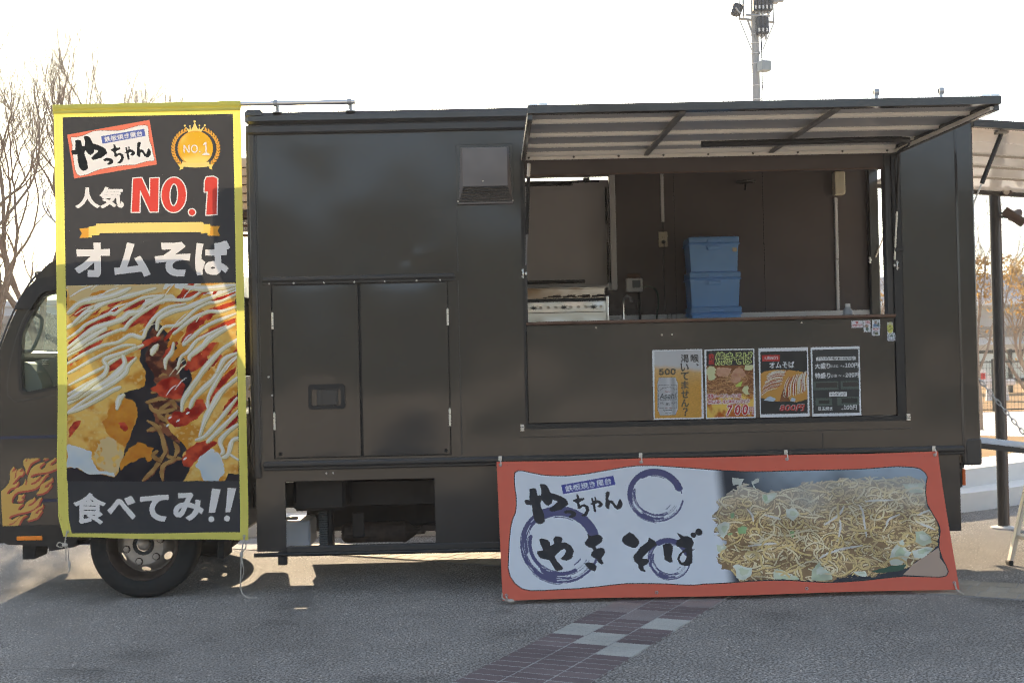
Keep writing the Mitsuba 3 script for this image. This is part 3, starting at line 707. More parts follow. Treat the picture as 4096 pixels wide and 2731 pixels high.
A(ud + '__exhaust_pipe', tube(spline([(-.52, .62, .285), (-.40, .64, .32), (.2, .66, .34), (1.2, .66, .36)], 5), .02, 10), 'rust_metal')
A(ud + '__bracket', join(cb(-.52, -.485, .60, .64, .268, .33, .006), cb(-.51, .2, .56, .62, .292, .33, .003)), 'rust_metal')
A(ud + '__axle', join(cyl((-2.137, .15, .32), (-2.137, 1.75, .32), .05, 12), cyl((1.55, .15, .32), (1.55, 1.75, .32), .06, 12)), 'black_plastic')

def wheel(x, y, face):
    w = group(FT + 'wheel')
    A(w + '__tyre', lathe([(0.205, -.085), (.215, -.098), (.255, -.106), (.300, -.098), (.316, -.078), (.320, -.05), (.320, .05), (.316, .078), (.300, .098), (.255, .106), (.215, .098), (.205, .085)], [x, y + .11 * face, .319], 'y', 56), 'rubber', True)
    f = face
    ring = lathe([(.212, -.092 * f), (.214, -.10 * f), (.206, -.102 * f), (.198, -.092 * f), (.192, -.06 * f), (.186, -.02 * f), (.170, .02 * f), (.205, .03 * f), (.212, .03 * f)][::1], [x, y + .11 * f, .319], 'y', 48)
    A(w + '__rim', ring, 'rust_metal', 40)
    # pressed disc with oval hand holes
    disc = Point(0, 0).buffer(.180, 32)
    for i in range(6):
        a = math.radians(30 + 60 * i)
        disc = disc.difference(affinity.rotate(affinity.scale(Point(.154, 0).buffer(.018, 12), 1, 1.5), math.degrees(a), origin=(0, 0)))
    disc = disc.difference(Point(0, 0).buffer(.048, 24))
    d = trimesh.creation.extrude_polygon(disc, .006, engine='earcut')
    v, fc = trimesh.remesh.subdivide_to_size(d.vertices, d.faces, .022)
    r = np.hypot(v[:, 0], v[:, 1])
    dish = np.interp(r, [0, .06, .122, .140, .168, .18], [-.055, -.058, -.055, -.030, .015, .020])
    d = trimesh.Trimesh(np.c_[x + v[:, 0], y + .11 * f + f * (dish - .01 - v[:, 2]), .319 + v[:, 1]], fc if f < 0 else fc, process=False)
    A(w + '__disc', d, 'wheel_steel')
    A(w + '__hub_cap', lathe([(0, -.048 * f), (.022, -.047 * f), (.036, -.034 * f), (.040, -.016 * f), (.042, .0), (0, 0)], [x, y + .11 * f - .045 * f, .319], 'y', 24), 'wheel_steel', 50)
    A(w + '__hub_ring', lathe([(.042, -.006 * f), (.062, -.010 * f), (.069, 0), (.042, 0)], [x, y + .11 * f - .068 * f, .319], 'y', 28), 'black_plastic')
    for i in range(6):
        a = math.radians(75 + 60 * i)
        cx, cz = x + .105 * math.cos(a), .319 + .105 * math.sin(a)
        A(w + '__washer', lathe([(.012, -.006 * f), (.0225, -.006 * f), (.024, 0), (.012, 0)], [cx, y + .11 * f - .070 * f, cz], 'y', 16), 'rust_metal')
        A(w + '__nut', lathe([(0, -.030 * f), (.010, -.030 * f), (.0105, -.018 * f), (.018, -.017 * f), (.0195, -.004 * f), (0, -.004 * f)], [cx, y + .11 * f - .066 * f, cz], 'y', 6), 'wheel_steel')
wheel(-2.137, .02, 1); wheel(-2.137, 1.85, -1); wheel(1.55, .05, 1); wheel(1.55, 1.85, -1)

# --- the cab
cab = FT + 'cab'
prof = [(-3.085, .452), (-3.09, .75), (-3.075, 1.0), (-3.04, 1.28), (-2.958, 1.493), (-2.889, 1.658), (-2.835, 1.769), (-2.785, 1.850), (-2.703, 1.962), (-2.656, 2.006), (-2.610, 2.028), (-2.50, 2.048), (-2.2, 2.060), (-1.86, 2.055), (-1.80, 2.0), (-1.775, 1.85), (-1.76, .80), (-1.76, .45)]
side = Polygon(prof).difference(Point(-2.137, .319).buffer(.40, 24))
winp = [(-2.832, 1.424), (-2.831, 1.470), (-2.822, 1.583), (-2.790, 1.655), (-2.754, 1.716), (-2.725, 1.765), (-2.695, 1.803), (-2.66, 1.819), (-2.612, 1.828), (-2.05, 1.84), (-1.99, 1.82), (-1.96, 1.76), (-1.94, 1.36), (-1.97, 1.325), (-2.05, 1.315), (-2.609, 1.277), (-2.790, 1.243), (-2.818, 1.246), (-2.829, 1.265)]
win = Polygon(winp)
A(cab + '__side_panel', ex(side.difference(win), .02, .05), 'paint')
A(cab + '__side_panel', ex(side.difference(win), 1.80, .05), 'paint')
P_ = np.array(prof[3:15])
def sweep_shell(P, y0, y1, th, crown=0.0):
    n = len(P); t = np.gradient(P, axis=0); t /= np.linalg.norm(t, axis=1, keepdims=True); N = np.c_[t[:, 1], -t[:, 0]]
    poly = Polygon(np.vstack([P, (P + N * th)[::-1]])).buffer(0)
    return ex(poly, y0, y1 - y0)
A(cab + '__roof', sweep_shell(P_[6:], .07, 1.80, .03), 'paint')
A(cab + '__front_panel', sweep_shell(np.array(prof[0:5]), .07, 1.80, .03), 'paint')
A(cab + '__rear_wall', cb(-1.80, -1.765, .07, 1.80, .5, 1.30, .004), 'paint')
A(cab + '__rear_wall', join(cb(-1.80, -1.765, .07, .30, 1.30, 2.0, .004), cb(-1.80, -1.765, 1.55, 1.80, 1.30, 2.0, .004), cb(-1.80, -1.765, .30, 1.55, 1.85, 2.0, .004)), 'paint')
ws = np.array(prof[4:10])
A(cab + '__windscreen', trimesh.Trimesh(np.vstack([np.c_[ws[:, 0], np.full(len(ws), .09), ws[:, 1]], np.c_[ws[:, 0], np.full(len(ws), 1.78), ws[:, 1]]]), [f for i in range(len(ws) - 1) for f in ((i, i + 1, i + 1 + len(ws)), (i, i + 1 + len(ws), i + len(ws)))], process=False), 'cab_glass')
def pane(y):
    m = trimesh.creation.triangulate_polygon(win.buffer(.004), engine='earcut')
    return trimesh.Trimesh(np.c_[m[0][:, 0], np.full(len(m[0]), y), m[0][:, 1]], m[1], process=False)
A(cab + '__side_window', pane(.045), 'cab_glass')
A(cab + '__side_window', pane(1.825), 'cab_glass')
A(cab + '__window_seal', ex(win.buffer(.016).difference(win.buffer(-.002)), .012, .012), 'black_plastic')
dl = Polygon([(-2.862, 1.55), (-2.90, 1.40), (-2.914, 1.30), (-2.910, 1.225), (-2.875, 1.190), (-2.61, 1.225), (-1.90, 1.235), (-1.86, 1.25), (-1.86, 1.92), (-2.40, 1.93), (-2.62, 1.925), (-2.69, 1.885), (-2.745, 1.80), (-2.82, 1.66)])
A(cab + '__door_frame', ex(dl.buffer(.006).difference(dl.buffer(-.003)), .0165, .006), 'paint_trim')
A(cab + '__door_frame', ex(dl.buffer(-.003).difference(win.buffer(.014)), .0150, .006), 'paint')
visor = [(-2.850, 1.735), (-2.80, 1.822), (-2.755, 1.880), (-2.70, 1.915), (-2.61, 1.930), (-1.95, 1.945), (-1.94, 1.86), (-2.61, 1.845), (-2.665, 1.836), (-2.70, 1.818), (-2.745, 1.755), (-2.762, 1.728), (-2.80, 1.735)]
A(cab + '__rain_visor', ex(Polygon(visor), -.018, .03), 'black_plastic')
A(cab + '__pillar_trim', tube(spline([(-2.955, .012, 1.515), (-2.880, .012, 1.70), (-2.79, .012, 1.86), (-2.725, .012, 1.945)], 5), .006, 6), 'paint_trim')
A(cab + '__stripe', cb(-3.07, -1.78, .0165, .021, .966, .984, .001), 'navy')
A(cab + '__stripe', cb(-2.79, -2.50, .0165, .021, .588, .606, .001), 'navy')
A(cab + '__grab_handle', tube(spline([(-2.80, .10, 1.72), (-2.757, .10, 1.700), (-2.733, .10, 1.672), (-2.745, .10, 1.60), (-2.79, .10, 1.500), (-2.812, .10, 1.487), (-2.84, .10, 1.486)], 5), .0105, 8), 'dash_grey')
A(cab + '__dashboard', join(ex(Polygon([(-2.98, 1.0), (-2.98, 1.40), (-2.80, 1.442), (-2.60, 1.452), (-2.53, 1.40), (-2.50, 1.25), (-2.52, 1.0)]), .30, 1.45)), 'dash_grey')
A(cab + '__air_vent', join(*[cb(-2.795, -2.765, .26, .30, 1.405 + .012 * i, 1.411 + .012 * i, .002) for i in range(3)]), 'chrome')
A(cab + '__quarter_trim', ex(Polygon([(-2.85, 1.2), (-2.85, 1.425), (-2.815, 1.41), (-2.775, 1.36), (-2.745, 1.28), (-2.74, 1.2)]), .12, .18), 'seat_grey')
A(cab + '__glove_tray', join(cb(-2.66, -2.50, .28, .30, 1.355, 1.362, .002), cb(-2.615, -2.60, .24, .29, 1.27, 1.36, .003)), 'alu_dull')
A(cab + '__seat', join(cb(-2.35, -1.85, .2, .75, .95, 1.10, .04), cb(-1.98, -1.84, .2, .75, 1.08, 1.62, .04)), 'seat_grey')
A(cab + '__seat', join(cb(-2.35, -1.85, .95, 1.65, .95, 1.10, .04), cb(-1.98, -1.84, .95, 1.65, 1.08, 1.62, .04)), 'seat_grey')
sw = trimesh.creation.torus(.17, .013, 32, 8); sw = rot(sw, 55, [0, 1, 0], [0, 0, 0]); sw.apply_translation([-2.52, 1.32, 1.46])
A(cab + '__steering_wheel', sw, 'black_plastic')
A(cab + '__roof_marker', cb(-2.775, -2.72, .10, .16, 1.925, 1.965, .006), 'black_plastic')
A(cab + '__bumper', ex(Polygon([(-3.10, .50), (-3.10, .38), (-3.085, .345), (-2.943, .352), (-2.932, .343), (-2.690, .327), (-2.682, .297), (-2.535, .318), (-2.530, .455), (-2.62, .440), (-2.957, .453)]).union(rect(-3.10, .40, -2.54, .452)), .012, .10), 'black_plastic')
A(cab + '__bumper_front', cb(-3.12, -3.06, .012, 1.85, .34, .56, .02), 'black_plastic')
A(cab + '__side_marker', cb(-2.871, -2.720, .002, .014, .365, .391, .004), 'amber')
A(cab + '__marker_housing', ex(rect(-2.885, .357, -2.706, .402), .010, .01), 'black_plastic')
A(cab + '__mud_flap', ex(Polygon([(-2.857, .345), (-2.772, .345), (-2.790, .245), (-2.858, .245)]), .06, .22), 'rubber')
A(cab + '__step_bar', cyl((-2.555, .10, .335), (-2.44, .10, .335), .014, 10), 'black_plastic')
A(cab + '__mud_flap', cb(-1.70, -1.66, .06, .30, .22, .62, .006), 'rubber')
A(cab + '__wheel_arch', ex(Point(-2.137, .319).buffer(.405, 24).difference(Point(-2.137, .319).buffer(.385, 24)).intersection(rect(-2.6, .33, -1.6, .8)), .015, .3), 'black_plastic')
A(cab + '__floor', cb(-3.0, -1.76, .08, 1.8, .62, .70, .01), 'black_plastic')

# --- poles on the roof
rp = FT + 'roof_pole'
A(rp + '__tube', cyl((-2.585, -.075, 2.915), (-.806, -.075, 2.913), .0135, 18), 'chrome')
def pole_bracket(x, name, cup):
    k = A(name, join(lathe([(0, 0), (.030, 0), (.030, .006), (.016, .010), (.010, .014), (.0095, .034), (.012, .038), (.012, .046), (0, .046)], [x, -.020, 2.866], 'z', 18)), 'galvanised', 40)
    return k
for x in (-1.275, -.840):
    pole_bracket(x, rp + '__bracket', 0)
    A(rp + '__clamp', join(lathe([(.0138, -.012), (.0195, -.012), (.0195, .012), (.0138, .012)], [x, -.075, 2.914], 'x', 18), cb(x - .008, x + .008, -.066, -.012, 2.902, 2.914, .003)), 'galvanised', 40)
for x in (2.302, 2.690):
    k = A(FT + 'pole_socket', lathe([(0, 0), (.030, 0), (.030, .006), (.014, .010), (.010, .014), (.0095, .034), (0, .034)], [x, -.02, 2.868], 'z', 18), 'galvanised', 40)
    A(k + '__ring', lathe([(.0140, -.014), (.0205, -.014), (.0215, 0), (.0205, .014), (.0140, .014)], [x, -.02, 2.918], 'x', 20), 'galvanised', 40)
A(FT + 'roof_catch', join(cb(2.82, 2.85, -.03, .02, 2.866, 2.88, .004)), 'paint_trim')
# --- flames on the cab door

# ================================================================ flat print: traced outlines and lettering
TRACE = {
    'panel_top': '56,2486 1051,2487',
    'panel_bot': '61,21 1048,45',
    'lg_red': '80,2382 564,2461 604,2196 117,2121',
    'lg_white': '102,2368 134,2366 171,2374 203,2387 234,2400 271,2403 325,2401 379,2400 419,2405 460,2417 501,2428 534,2430 550,2425 556,2406 556,2370 562,2334 574,2302 578,2271 585,2244 591,2226 582,2218 546,2217 519,2209 474,2196 429,2196 375,2191 321,2183 267,2173 230,2160 194,2144 153,2137 137,2145 124,2171 118,2216 114,2252 108,2289 111,2321 104,2348',
    'lg_blue': '279,2369 532,2408 539,2366 286,2324',
    'crown': '784,2381 788,2389 768,2420 795,2399 799,2419 808,2399 827,2441 847,2398 854,2416 859,2398 885,2420 867,2386 869,2377 852,2382 825,2385 803,2384',
    'balls': '769,2423 799,2421 827,2446 854,2422 886,2423',
    'medal': '830,2289 931,2287',
    'mrib': '746,2194 751,2212 786,2204 828,2202 870,2203 906,2209 909,2182 870,2177 828,2176 786,2178 748,2182',
    'mtl': '725,2193 753,2196 755,2169 732,2163 738,2176',
    'mtr': '932,2193 908,2193 905,2169 925,2162 921,2177',
    'mno': '759,2263 857,2310',
    'mone': '867,2248 910,2325',
    'n': '464,2115 514,2117 561,2005 563,2114 613,2115 605,1918 560,1918 503,2048 498,1916 453,1917',
    'o': '698,2016 768,2015 700,2118 699,2083 723,2016',
    'dot': '801,1913 819,1912',
    'one': '890,2118 931,2121 952,2108 944,1901 883,1897 895,2035 876,2033 880,2099',
    'ninki': '119,1940 407,2068',
    'rib': '241,1851 324,1852 860,1855 867,1848 866,1801 852,1796 258,1794 246,1788 241,1797',
    'ribl': '197,1833 241,1839 241,1797 262,1793 258,1782 216,1782 215,1769 197,1772',
    'tll': '142,1824 197,1827 197,1769 142,1768 157,1795',
    'ribr': '867,1842 903,1843 908,1832 902,1781 890,1775 887,1791 849,1787 852,1796 866,1801',
    'tlr': '908,1831 963,1831 948,1803 963,1774 893,1774 902,1781',
    'omu': '110,1534 322,1739 344,1534 558,1737 582,1536 788,1739 813,1541 1020,1745',
    'pic': '60,1485 1050,1498 1046,341 56,327',
    'tabe': '90,77 276,261 283,109 454,249 477,102 641,258 666,106 839,271',
    'bang': '886,295 936,290 902,154 865,153 977,300 1028,298 990,159 962,158',
    'bdots': '881,117 906,118 972,122 997,123',
    'om_left': '60,1487 635,1492 626,1312 523,1223 502,1121 481,1045 518,975 517,892 453,866 370,847 388,815 452,803 473,739 456,675 423,612 382,484 362,407 342,369 323,356 233,373 182,369 119,403 54,408',
    'om_right': '572,1492 1050,1498 1047,386 978,382 959,339 721,335 741,375 767,426 718,488 743,520 694,596 657,621 633,677 640,722 716,741 736,818 776,894 783,964 753,1039 692,1122 630,1223 569,1313',
    'om_orange': '304,770 382,828 452,803 473,739 456,675 423,612 396,535 352,560 289,610 258,673 291,706',
    'om_bit': '350,445 395,484 415,522 466,561 510,549 554,524 544,461 524,441 503,485 445,447 400,427 361,391',
    'om_w1': '60,550 108,534 191,503 209,430 234,392 329,382 335,362 233,373 182,369 119,403 54,408',
    'om_w2': '837,515 894,529 937,479 966,391 928,339 834,340 798,433',
    'om_lace': '237,565 301,597 358,560 383,509 362,420 336,369 272,393 221,418 210,481',
    'om_glare': '60,1485 635,1491 622,1446 476,1421 347,1390 251,1358 161,1377 84,1403',
    'sauce0': '67,1146 119,1185 185,1242 249,1268 288,1306 359,1319 339,1268 268,1230 184,1185 119,1146 72,1088',
    'sauce1': '383,1262 429,1319 500,1357 583,1383 621,1389 582,1319 492,1262 421,1230',
    'sauce2': '690,1382 761,1433 887,1477 924,1464 855,1426 791,1401 722,1382',
    'sauce3': '669,1236 720,1261 771,1312 796,1293 731,1223 680,1185',
    'sauce4': '717,1147 756,1217 814,1274 865,1318 877,1299 820,1230 768,1166',
    'sauce5': '891,1331 947,1363 1042,1394 1048,1375 959,1337 903,1318',
    'sauce6': '892,1394 986,1426 1043,1445 1042,1419 948,1394',
    'sauce7': '65,1037 130,1089 202,1127 280,1172 247,1127 156,1069 77,1005',
    'sauce8': '296,993 335,1044 380,1064 463,1064 424,1032 359,993 308,974',
    'sauce9': '114,858 166,903 244,948 282,974 256,929 191,884 126,826',
    'sauce10': '65,639 98,678 136,685 123,653 70,582',
    'sauce11': '753,1027 791,1071 867,1084 885,1046 834,1002 777,970',
    'sauce12': '836,1122 900,1148 937,1148 879,1072 848,1071',
    'sauce13': '640,709 685,748 760,742 786,761 806,818 843,818 861,762 810,704 746,666 683,652 646,677',
    'sauce14': '717,463 743,514 807,565 857,572 932,567 869,516 805,464 760,419 729,425',
    'sauce15': '862,819 913,895 971,958 1040,1009 1043,977 976,914 912,838 874,800',
    'sauce16': '908,636 972,681 1041,726 1043,688 983,643 927,617',
    'sauce17': '819,1179 895,1223 977,1268 1046,1293 1045,1268 957,1217 881,1166',
    'sauce18': '70,1294 135,1339 187,1396 180,1358 121,1313',
    'sauce19': '199,1307 251,1345 264,1351 237,1319',
    'sauce20': '548,880 612,931 689,950 744,900 724,818 661,817 598,829',
    'sauce21': '360,675 399,681 417,637 391,624',
    'mayo0': '62,1236 160,1294 225,1345 316,1396 444,1428 584,1465',
    'mayo1': '61,1172 120,1210 185,1262 314,1319 340,1313 391,1351 507,1408 622,1433',
    'mayo2': '67,1120 158,1185 229,1236 313,1268 384,1294 429,1325 499,1332 526,1376 621,1421',
    'mayo3': '60,1063 183,1140 286,1191 376,1230 395,1223 435,1281 525,1332 634,1389 760,1407 849,1445',
    'mayo4': '62,1018 169,1082 279,1134 362,1159 440,1191 496,1172 529,1223 568,1293 646,1357 760,1382',
    'mayo5': '63,966 155,1024 246,1070 375,1121 458,1140',
    'mayo6': '61,896 180,961 277,1006 354,1057 438,1096 502,1140',
    'mayo7': '62,844 153,896 263,955 289,999 277,1044 380,1089 464,1121',
    'mayo8': '62,793 178,858 268,903 359,968 392,1019 386,1064',
    'mayo9': '61,742 151,800 242,859 345,923 404,962 417,1013 463,1058',
    'mayo10': '63,723 177,781 306,853 377,885',
    'mayo11': '558,1083 571,1109 591,1141',
    'mayo12': '626,995 633,1039 666,1084 679,1141',
    'mayo13': '696,989 728,1058 767,1097 818,1160 882,1204 983,1249',
    'mayo14': '766,1052 779,1071 849,1135 919,1198 1045,1261',
    'mayo15': '592,1185 631,1236 707,1262 796,1331 885,1375 948,1388 1049,1438',
    'mayo16': '580,1223 600,1281 670,1331 759,1350 861,1401 1043,1464',
    'mayo17': '681,1198 706,1223 796,1293 884,1331 947,1325 1047,1362',
    'mayo18': '730,1128 768,1166 883,1249 1046,1318',
    'mayo19': '716,754 736,811 808,932 866,1008 955,1103 1050,1173',
    'mayo20': '773,774 787,818 844,882 915,952 973,1047 1048,1097',
    'mayo21': '855,793 873,762 875,831 933,945 991,1015 1048,1066',
    'mayo22': '814,603 860,718 893,787 957,863 1045,940',
    'mayo23': '795,584 851,597 909,661 973,744 1046,833',
    'mayo24': '857,566 908,604 984,681 1048,751',
    'mayo25': '937,498 956,517 932,567 989,631 1046,675',
    'mayo26': '949,479 981,492 1007,568 1048,600',
    'mayo27': '343,764 369,815 389,840',
    'mayo28': '67,1320 161,1390 316,1428 444,1466',
    'mayo29': '761,1471 887,1464 1044,1489',
    'mayo30': '82,1249 154,1319 219,1358',
    'mayo31': '999,492 1042,461',
    'mayo32': '61,806 113,838 178,890 243,929',
    'mayo33': '66,1088 144,1146 222,1198 287,1223',
    'noodle0': '521,797 591,817 661,823 724,811',
    'noodle1': '590,721 609,760 660,798',
    'noodle2': '525,632 569,645 626,665',
    'noodle3': '526,689 576,658 606,601 624,525 642,481 711,469',
    'noodle4': '494,339 552,397 597,461 630,513',
    'noodle5': '608,341 603,398 622,436 679,463',
    'noodle6': '540,784 559,753 609,740 685,760',
    'noodle7': '623,836 661,817 691,760',
    'noodle8': '589,709 646,684 657,640',
    'noodle9': '675,564 693,526 680,482',
    'noodle10': '554,854 611,874 661,849',
    'noodle11': '579,512 554,486 603,449',
    'lg_ya': '154,597 165,604 184,600 188,665 184,671 208,676 225,673 230,658 233,630 254,630 258,658 250,696 257,703 277,701 293,691 304,668 311,645 342,636 375,621 402,603 414,575 409,564 404,564 371,539 343,531 315,525 299,533 301,544 316,560 345,582 351,590 329,599 321,602 317,580 294,562 274,573 261,596 256,598 248,579 251,556 256,545 266,511 270,466 255,452 233,449 219,456 206,479 199,524 197,569 176,569 160,576',
    'lg_chi': '463,636 474,630 482,607 507,609 510,598 481,584 476,579 482,562 508,570 530,555 535,532 522,504 507,492 488,493 485,500 503,510 515,533 510,550 496,556 479,539 466,542 466,562 463,576 441,591 441,597 465,605 463,624',
    'lg_tsu': '382,524 399,533 422,535 447,526 456,512 451,495 431,485 414,485 410,490 426,507 427,512 410,513 393,512',
    'lg_sya': '539,569 554,577 549,600 551,608 560,606 563,588 571,591 568,613 577,613 580,593 602,587 617,567 612,553 597,545 581,552 596,565 588,575 576,571 570,565 575,520 565,515 560,526 556,563',
    'lg_nn': '636,637 647,645 661,642 662,631 651,603 653,589 662,588 676,585 689,562 697,551 709,579 719,598 725,587 733,570 730,550 715,530 698,529 685,540 672,563 661,571 655,557 652,535 642,535 629,550 633,581',
    'lg1_ya': '102,2286 111,2291 126,2289 128,2341 125,2346 144,2350 158,2348 162,2336 166,2313 183,2313 185,2336 178,2367 184,2372 200,2371 213,2363 222,2345 229,2327 254,2320 281,2308 303,2294 313,2271 310,2262 305,2262 280,2242 257,2236 234,2230 221,2236 223,2245 234,2258 258,2276 262,2283 244,2290 237,2292 235,2274 216,2259 200,2268 189,2286 185,2288 179,2272 182,2254 186,2245 195,2218 199,2181 188,2170 169,2167 158,2173 147,2191 140,2227 138,2264 120,2264 107,2268',
    'lg1_chi': '352,2321 361,2316 367,2298 388,2300 390,2291 367,2280 363,2276 369,2262 389,2269 407,2257 412,2239 402,2217 391,2207 375,2207 373,2212 386,2221 396,2239 391,2253 380,2257 366,2244 356,2246 355,2262 353,2273 335,2285 334,2289 353,2296 351,2312',
    'lg1_tsu': '289,2230 303,2238 321,2240 341,2233 349,2221 345,2208 329,2200 316,2199 312,2204 325,2217 325,2222 311,2222 298,2221',
    'lg1_sya': '414,2269 426,2275 421,2293 422,2300 430,2299 433,2284 440,2286 436,2305 443,2304 446,2289 464,2284 477,2268 473,2257 462,2250 448,2256 460,2266 453,2274 444,2271 439,2266 444,2230 436,2225 432,2234 428,2264',
    'lg1_nn': '490,2324 499,2331 510,2329 511,2320 503,2297 505,2286 512,2286 523,2284 534,2265 541,2256 550,2279 557,2295 562,2286 569,2272 568,2256 556,2240 543,2239 532,2247 521,2265 512,2272 507,2261 506,2243 498,2243 487,2254 489,2279',
    'b_blue': '377,694 689,745 699,686 385,636',
    'k1': '230,358 251,360 279,351 291,336 292,314 317,327 312,355 325,372 347,372 364,362 366,348 357,334 385,333 412,316 430,280 421,260 414,255 422,252 411,235 386,224 358,229 348,236 370,256 382,278 380,292 372,296 349,285 320,257 314,249 329,218 361,181 355,170 324,163 313,171 295,208 282,231 263,234 230,243 213,269 217,285 248,287 248,296 236,327',
    'k2': '514,384 533,369 567,377 589,373 601,356 596,334 575,318 555,307 562,290 586,298 605,292 610,272 603,255 585,234 597,203 584,196 567,209 560,229 538,240 527,252 531,269 543,282 538,296 516,302 497,320 496,331 509,350 518,358',
    'k3': '488,203 503,211 536,206 556,187 551,168 540,157 518,166 496,186',
    'k4': '759,387 784,374 813,334 812,317 791,292 771,293 727,314 712,337 721,359',
    'k5': '873,351 903,332 914,306 889,293 860,268 830,238 821,225 852,224 861,212 848,193 827,182 826,166 839,152 831,148 809,155 796,172 797,194 778,209 771,234 777,251 792,262 816,295 863,327',
    'k6': '949,305 967,314 992,315 1007,298 1004,273 994,239 997,203 980,201 961,212 953,218 950,269',
    'k7': '1041,378 1057,367 1076,355 1096,357 1121,343 1130,320 1127,303 1115,287 1117,278 1131,275 1117,269 1114,225 1110,197 1092,181 1064,179 1036,191 1025,222 1039,249 1069,274 1084,282 1059,291 1031,295 1026,314 1038,334 1056,342 1043,364',
    'k7h': '1038,222 1057,255 1082,262 1081,232 1068,204 1048,199',
    'k8': '1133,362 1149,362 1167,379 1188,379',
    'rings': '932,613 1102,608 351,324 589,317 979,223 1105,220',
    'panel2': '104,741 108,775 128,787 156,785 206,772 274,757 341,751 415,749 528,759 642,776 757,793 842,800 928,799 1041,789 1155,779 1206,774 1332,761 1458,749 1585,744 1776,744 1967,745 2159,748 2287,754 2384,758 2479,749 2517,739 2546,710 2554,687 2541,643 2530,586 2530,516 2551,459 2578,395 2584,357 2570,307 2559,251 2567,188 2582,144 2590,107 2577,85 2538,77 2456,82 2330,87 2235,79 2107,67 1981,61 1886,60 1761,70 1667,80 1542,84 1416,82 1290,76 1165,74 1114,69 1057,70 945,79 833,83 721,84 637,77 552,68 440,60 328,57 244,54 161,56 116,68 79,97 52,142 43,187 49,265 57,348 69,432 82,482 101,521 109,571 110,628 104,684',
    'fade': '1265,757 1266,80',
    'pile': '1264,479 1305,528 1320,566 1380,608 1426,645 1459,660 1552,623 1588,603 1640,621 1704,626 1769,643 1834,660 1962,676 2122,679 2282,687 2410,684 2523,662 2536,586 2524,523 2551,459 2571,395 2573,345 2555,283 2501,234 2419,174 2334,132 2238,122 2135,94 2048,115 1983,98 1918,69 1792,72 1668,85 1542,88 1467,100 1385,84 1351,146 1282,148 1279,204 1256,236 1328,277 1324,315 1344,339 1306,334 1277,379 1294,441',
    'cab0': '1344,177 1378,180 1458,156 1443,113 1391,83 1361,102',
    'cab1': '1803,134 1851,182 1874,151 1915,118 1918,69 1799,72',
    'cab2': '2292,252 2354,307 2374,237 2398,224 2362,175 2328,145 2272,152 2262,184',
    'cab3': '2434,349 2479,354 2526,315 2530,283 2477,260 2429,286',
    'cab4': '1279,416 1332,446 1356,427 1341,389 1306,334 1282,360',
    'cab5': '1569,122 1597,152 1645,126 1669,106 1725,93 1718,80 1573,87',
    'cab6': '1696,506 1747,511 1769,466 1729,430 1693,462',
    'cab7': '1569,604 1652,608 1630,564 1572,541',
    'cab8': '2405,236 2489,253 2533,246 2465,191 2408,193',
    'cab9': '2407,646 2523,656 2523,586 2434,588',
    'cab10': '2048,115 2111,119 2122,88 2059,96',
    'cab11': '1260,298 1322,290 1315,278 1270,254',
    'spr0': '1448,287 1556,296 1625,298',
    'spr1': '1911,403 1964,436 2011,473 2040,519',
    'spr2': '2129,520 2145,482 2146,406 2149,325',
    'spr3': '2271,387 2294,428 2360,458',
    'spr4': '1950,245 2027,259 2116,272',
    'spr5': '1468,512 1491,473 1495,436',
    'spr6': '2169,544 2233,549 2335,547',
    'spr7': '1980,310 1996,360 2006,410 1996,442',
    'spr8': '2451,411 2500,385 2555,358',
    'spr9': '1567,471 1617,458 1654,444',
    'spr10': '2467,448 2507,466 2540,478',
    'spr11': '1858,201 1917,231 1969,242',
    'grn0': '1398,394 1424,412 1455,399 1440,362 1402,363',
    'grn1': '1569,597 1594,597 1592,565 1572,553',
    'grn2': '2149,118 2271,146 2367,156 2333,120 2205,104',
    'grn3': '1333,365 1365,370 1351,355',
    'grn4': '1706,367 1731,367 1722,329 1707,336',
    'grn5': '1360,489 1385,492 1383,464 1364,452',
    'skin': '2330,92 2399,155 2566,254 2557,189 2582,144 2590,107 2577,85 2538,77 2456,82',
    'wisp': '1393,716 1430,708 1461,701 1447,670 1433,645 1428,670 1396,665',
    'wisp2': '1505,687 1557,705 1549,680 1516,668 1533,636 1515,649',
    'f1': '75,521 130,561 171,618 184,663 183,745 206,781 233,814 238,789 214,762 205,740 228,748 251,766 274,784 250,734 238,680 240,658 258,689 264,743 287,774 337,793 314,769 300,747 315,737 336,750 347,768 346,732 326,701 295,697 272,670 249,644 226,617 212,599 234,594 266,616 294,634 270,589 243,562 202,554 175,537 147,501 142,485 174,483 210,509 247,544 292,566 329,583 352,614 365,668 370,623 363,587 374,577 384,622 394,677 413,731 441,784 487,819 550,845 605,855 573,831 540,800 535,773 567,768 599,790 622,834 659,861 705,887 731,932 734,895 713,864 677,842 654,814 694,810 731,832 782,894 780,794 730,768 666,743 621,730 548,723 485,715 439,698 425,676 457,664 511,678 557,700 520,656 474,620 433,603 428,587 474,593 528,628 565,673 611,708 647,711 602,681 565,627 527,574 473,539 400,522 328,515 273,507 237,481 209,436 197,391 208,373 271,364 343,370 307,344 279,317 274,290 306,289 343,325 371,378 407,405 453,422 476,448 475,403 434,368 397,350 392,332 433,341 479,376 516,420 561,437 533,392 515,348 469,303 414,278 341,261 287,253 224,237 178,220 164,193 205,178 241,200 296,226 250,164 204,138 168,130 167,111 204,120 249,155 295,208 341,230 386,233 332,207 294,154 271,104 86,104 77,376',
    'f2': '372,713 367,777 346,818 343,868 370,904 389,947 393,908 375,881 372,858 388,867 402,912 425,939 416,903 420,875 443,911 444,965 443,1002 481,1042 476,1010 467,988 485,987 508,1009 516,1045 519,1000 514,964 479,928 461,906 515,928 530,982 524,918 538,909 552,945 572,958 551,909 515,882 469,861 433,839 409,794 386,740',
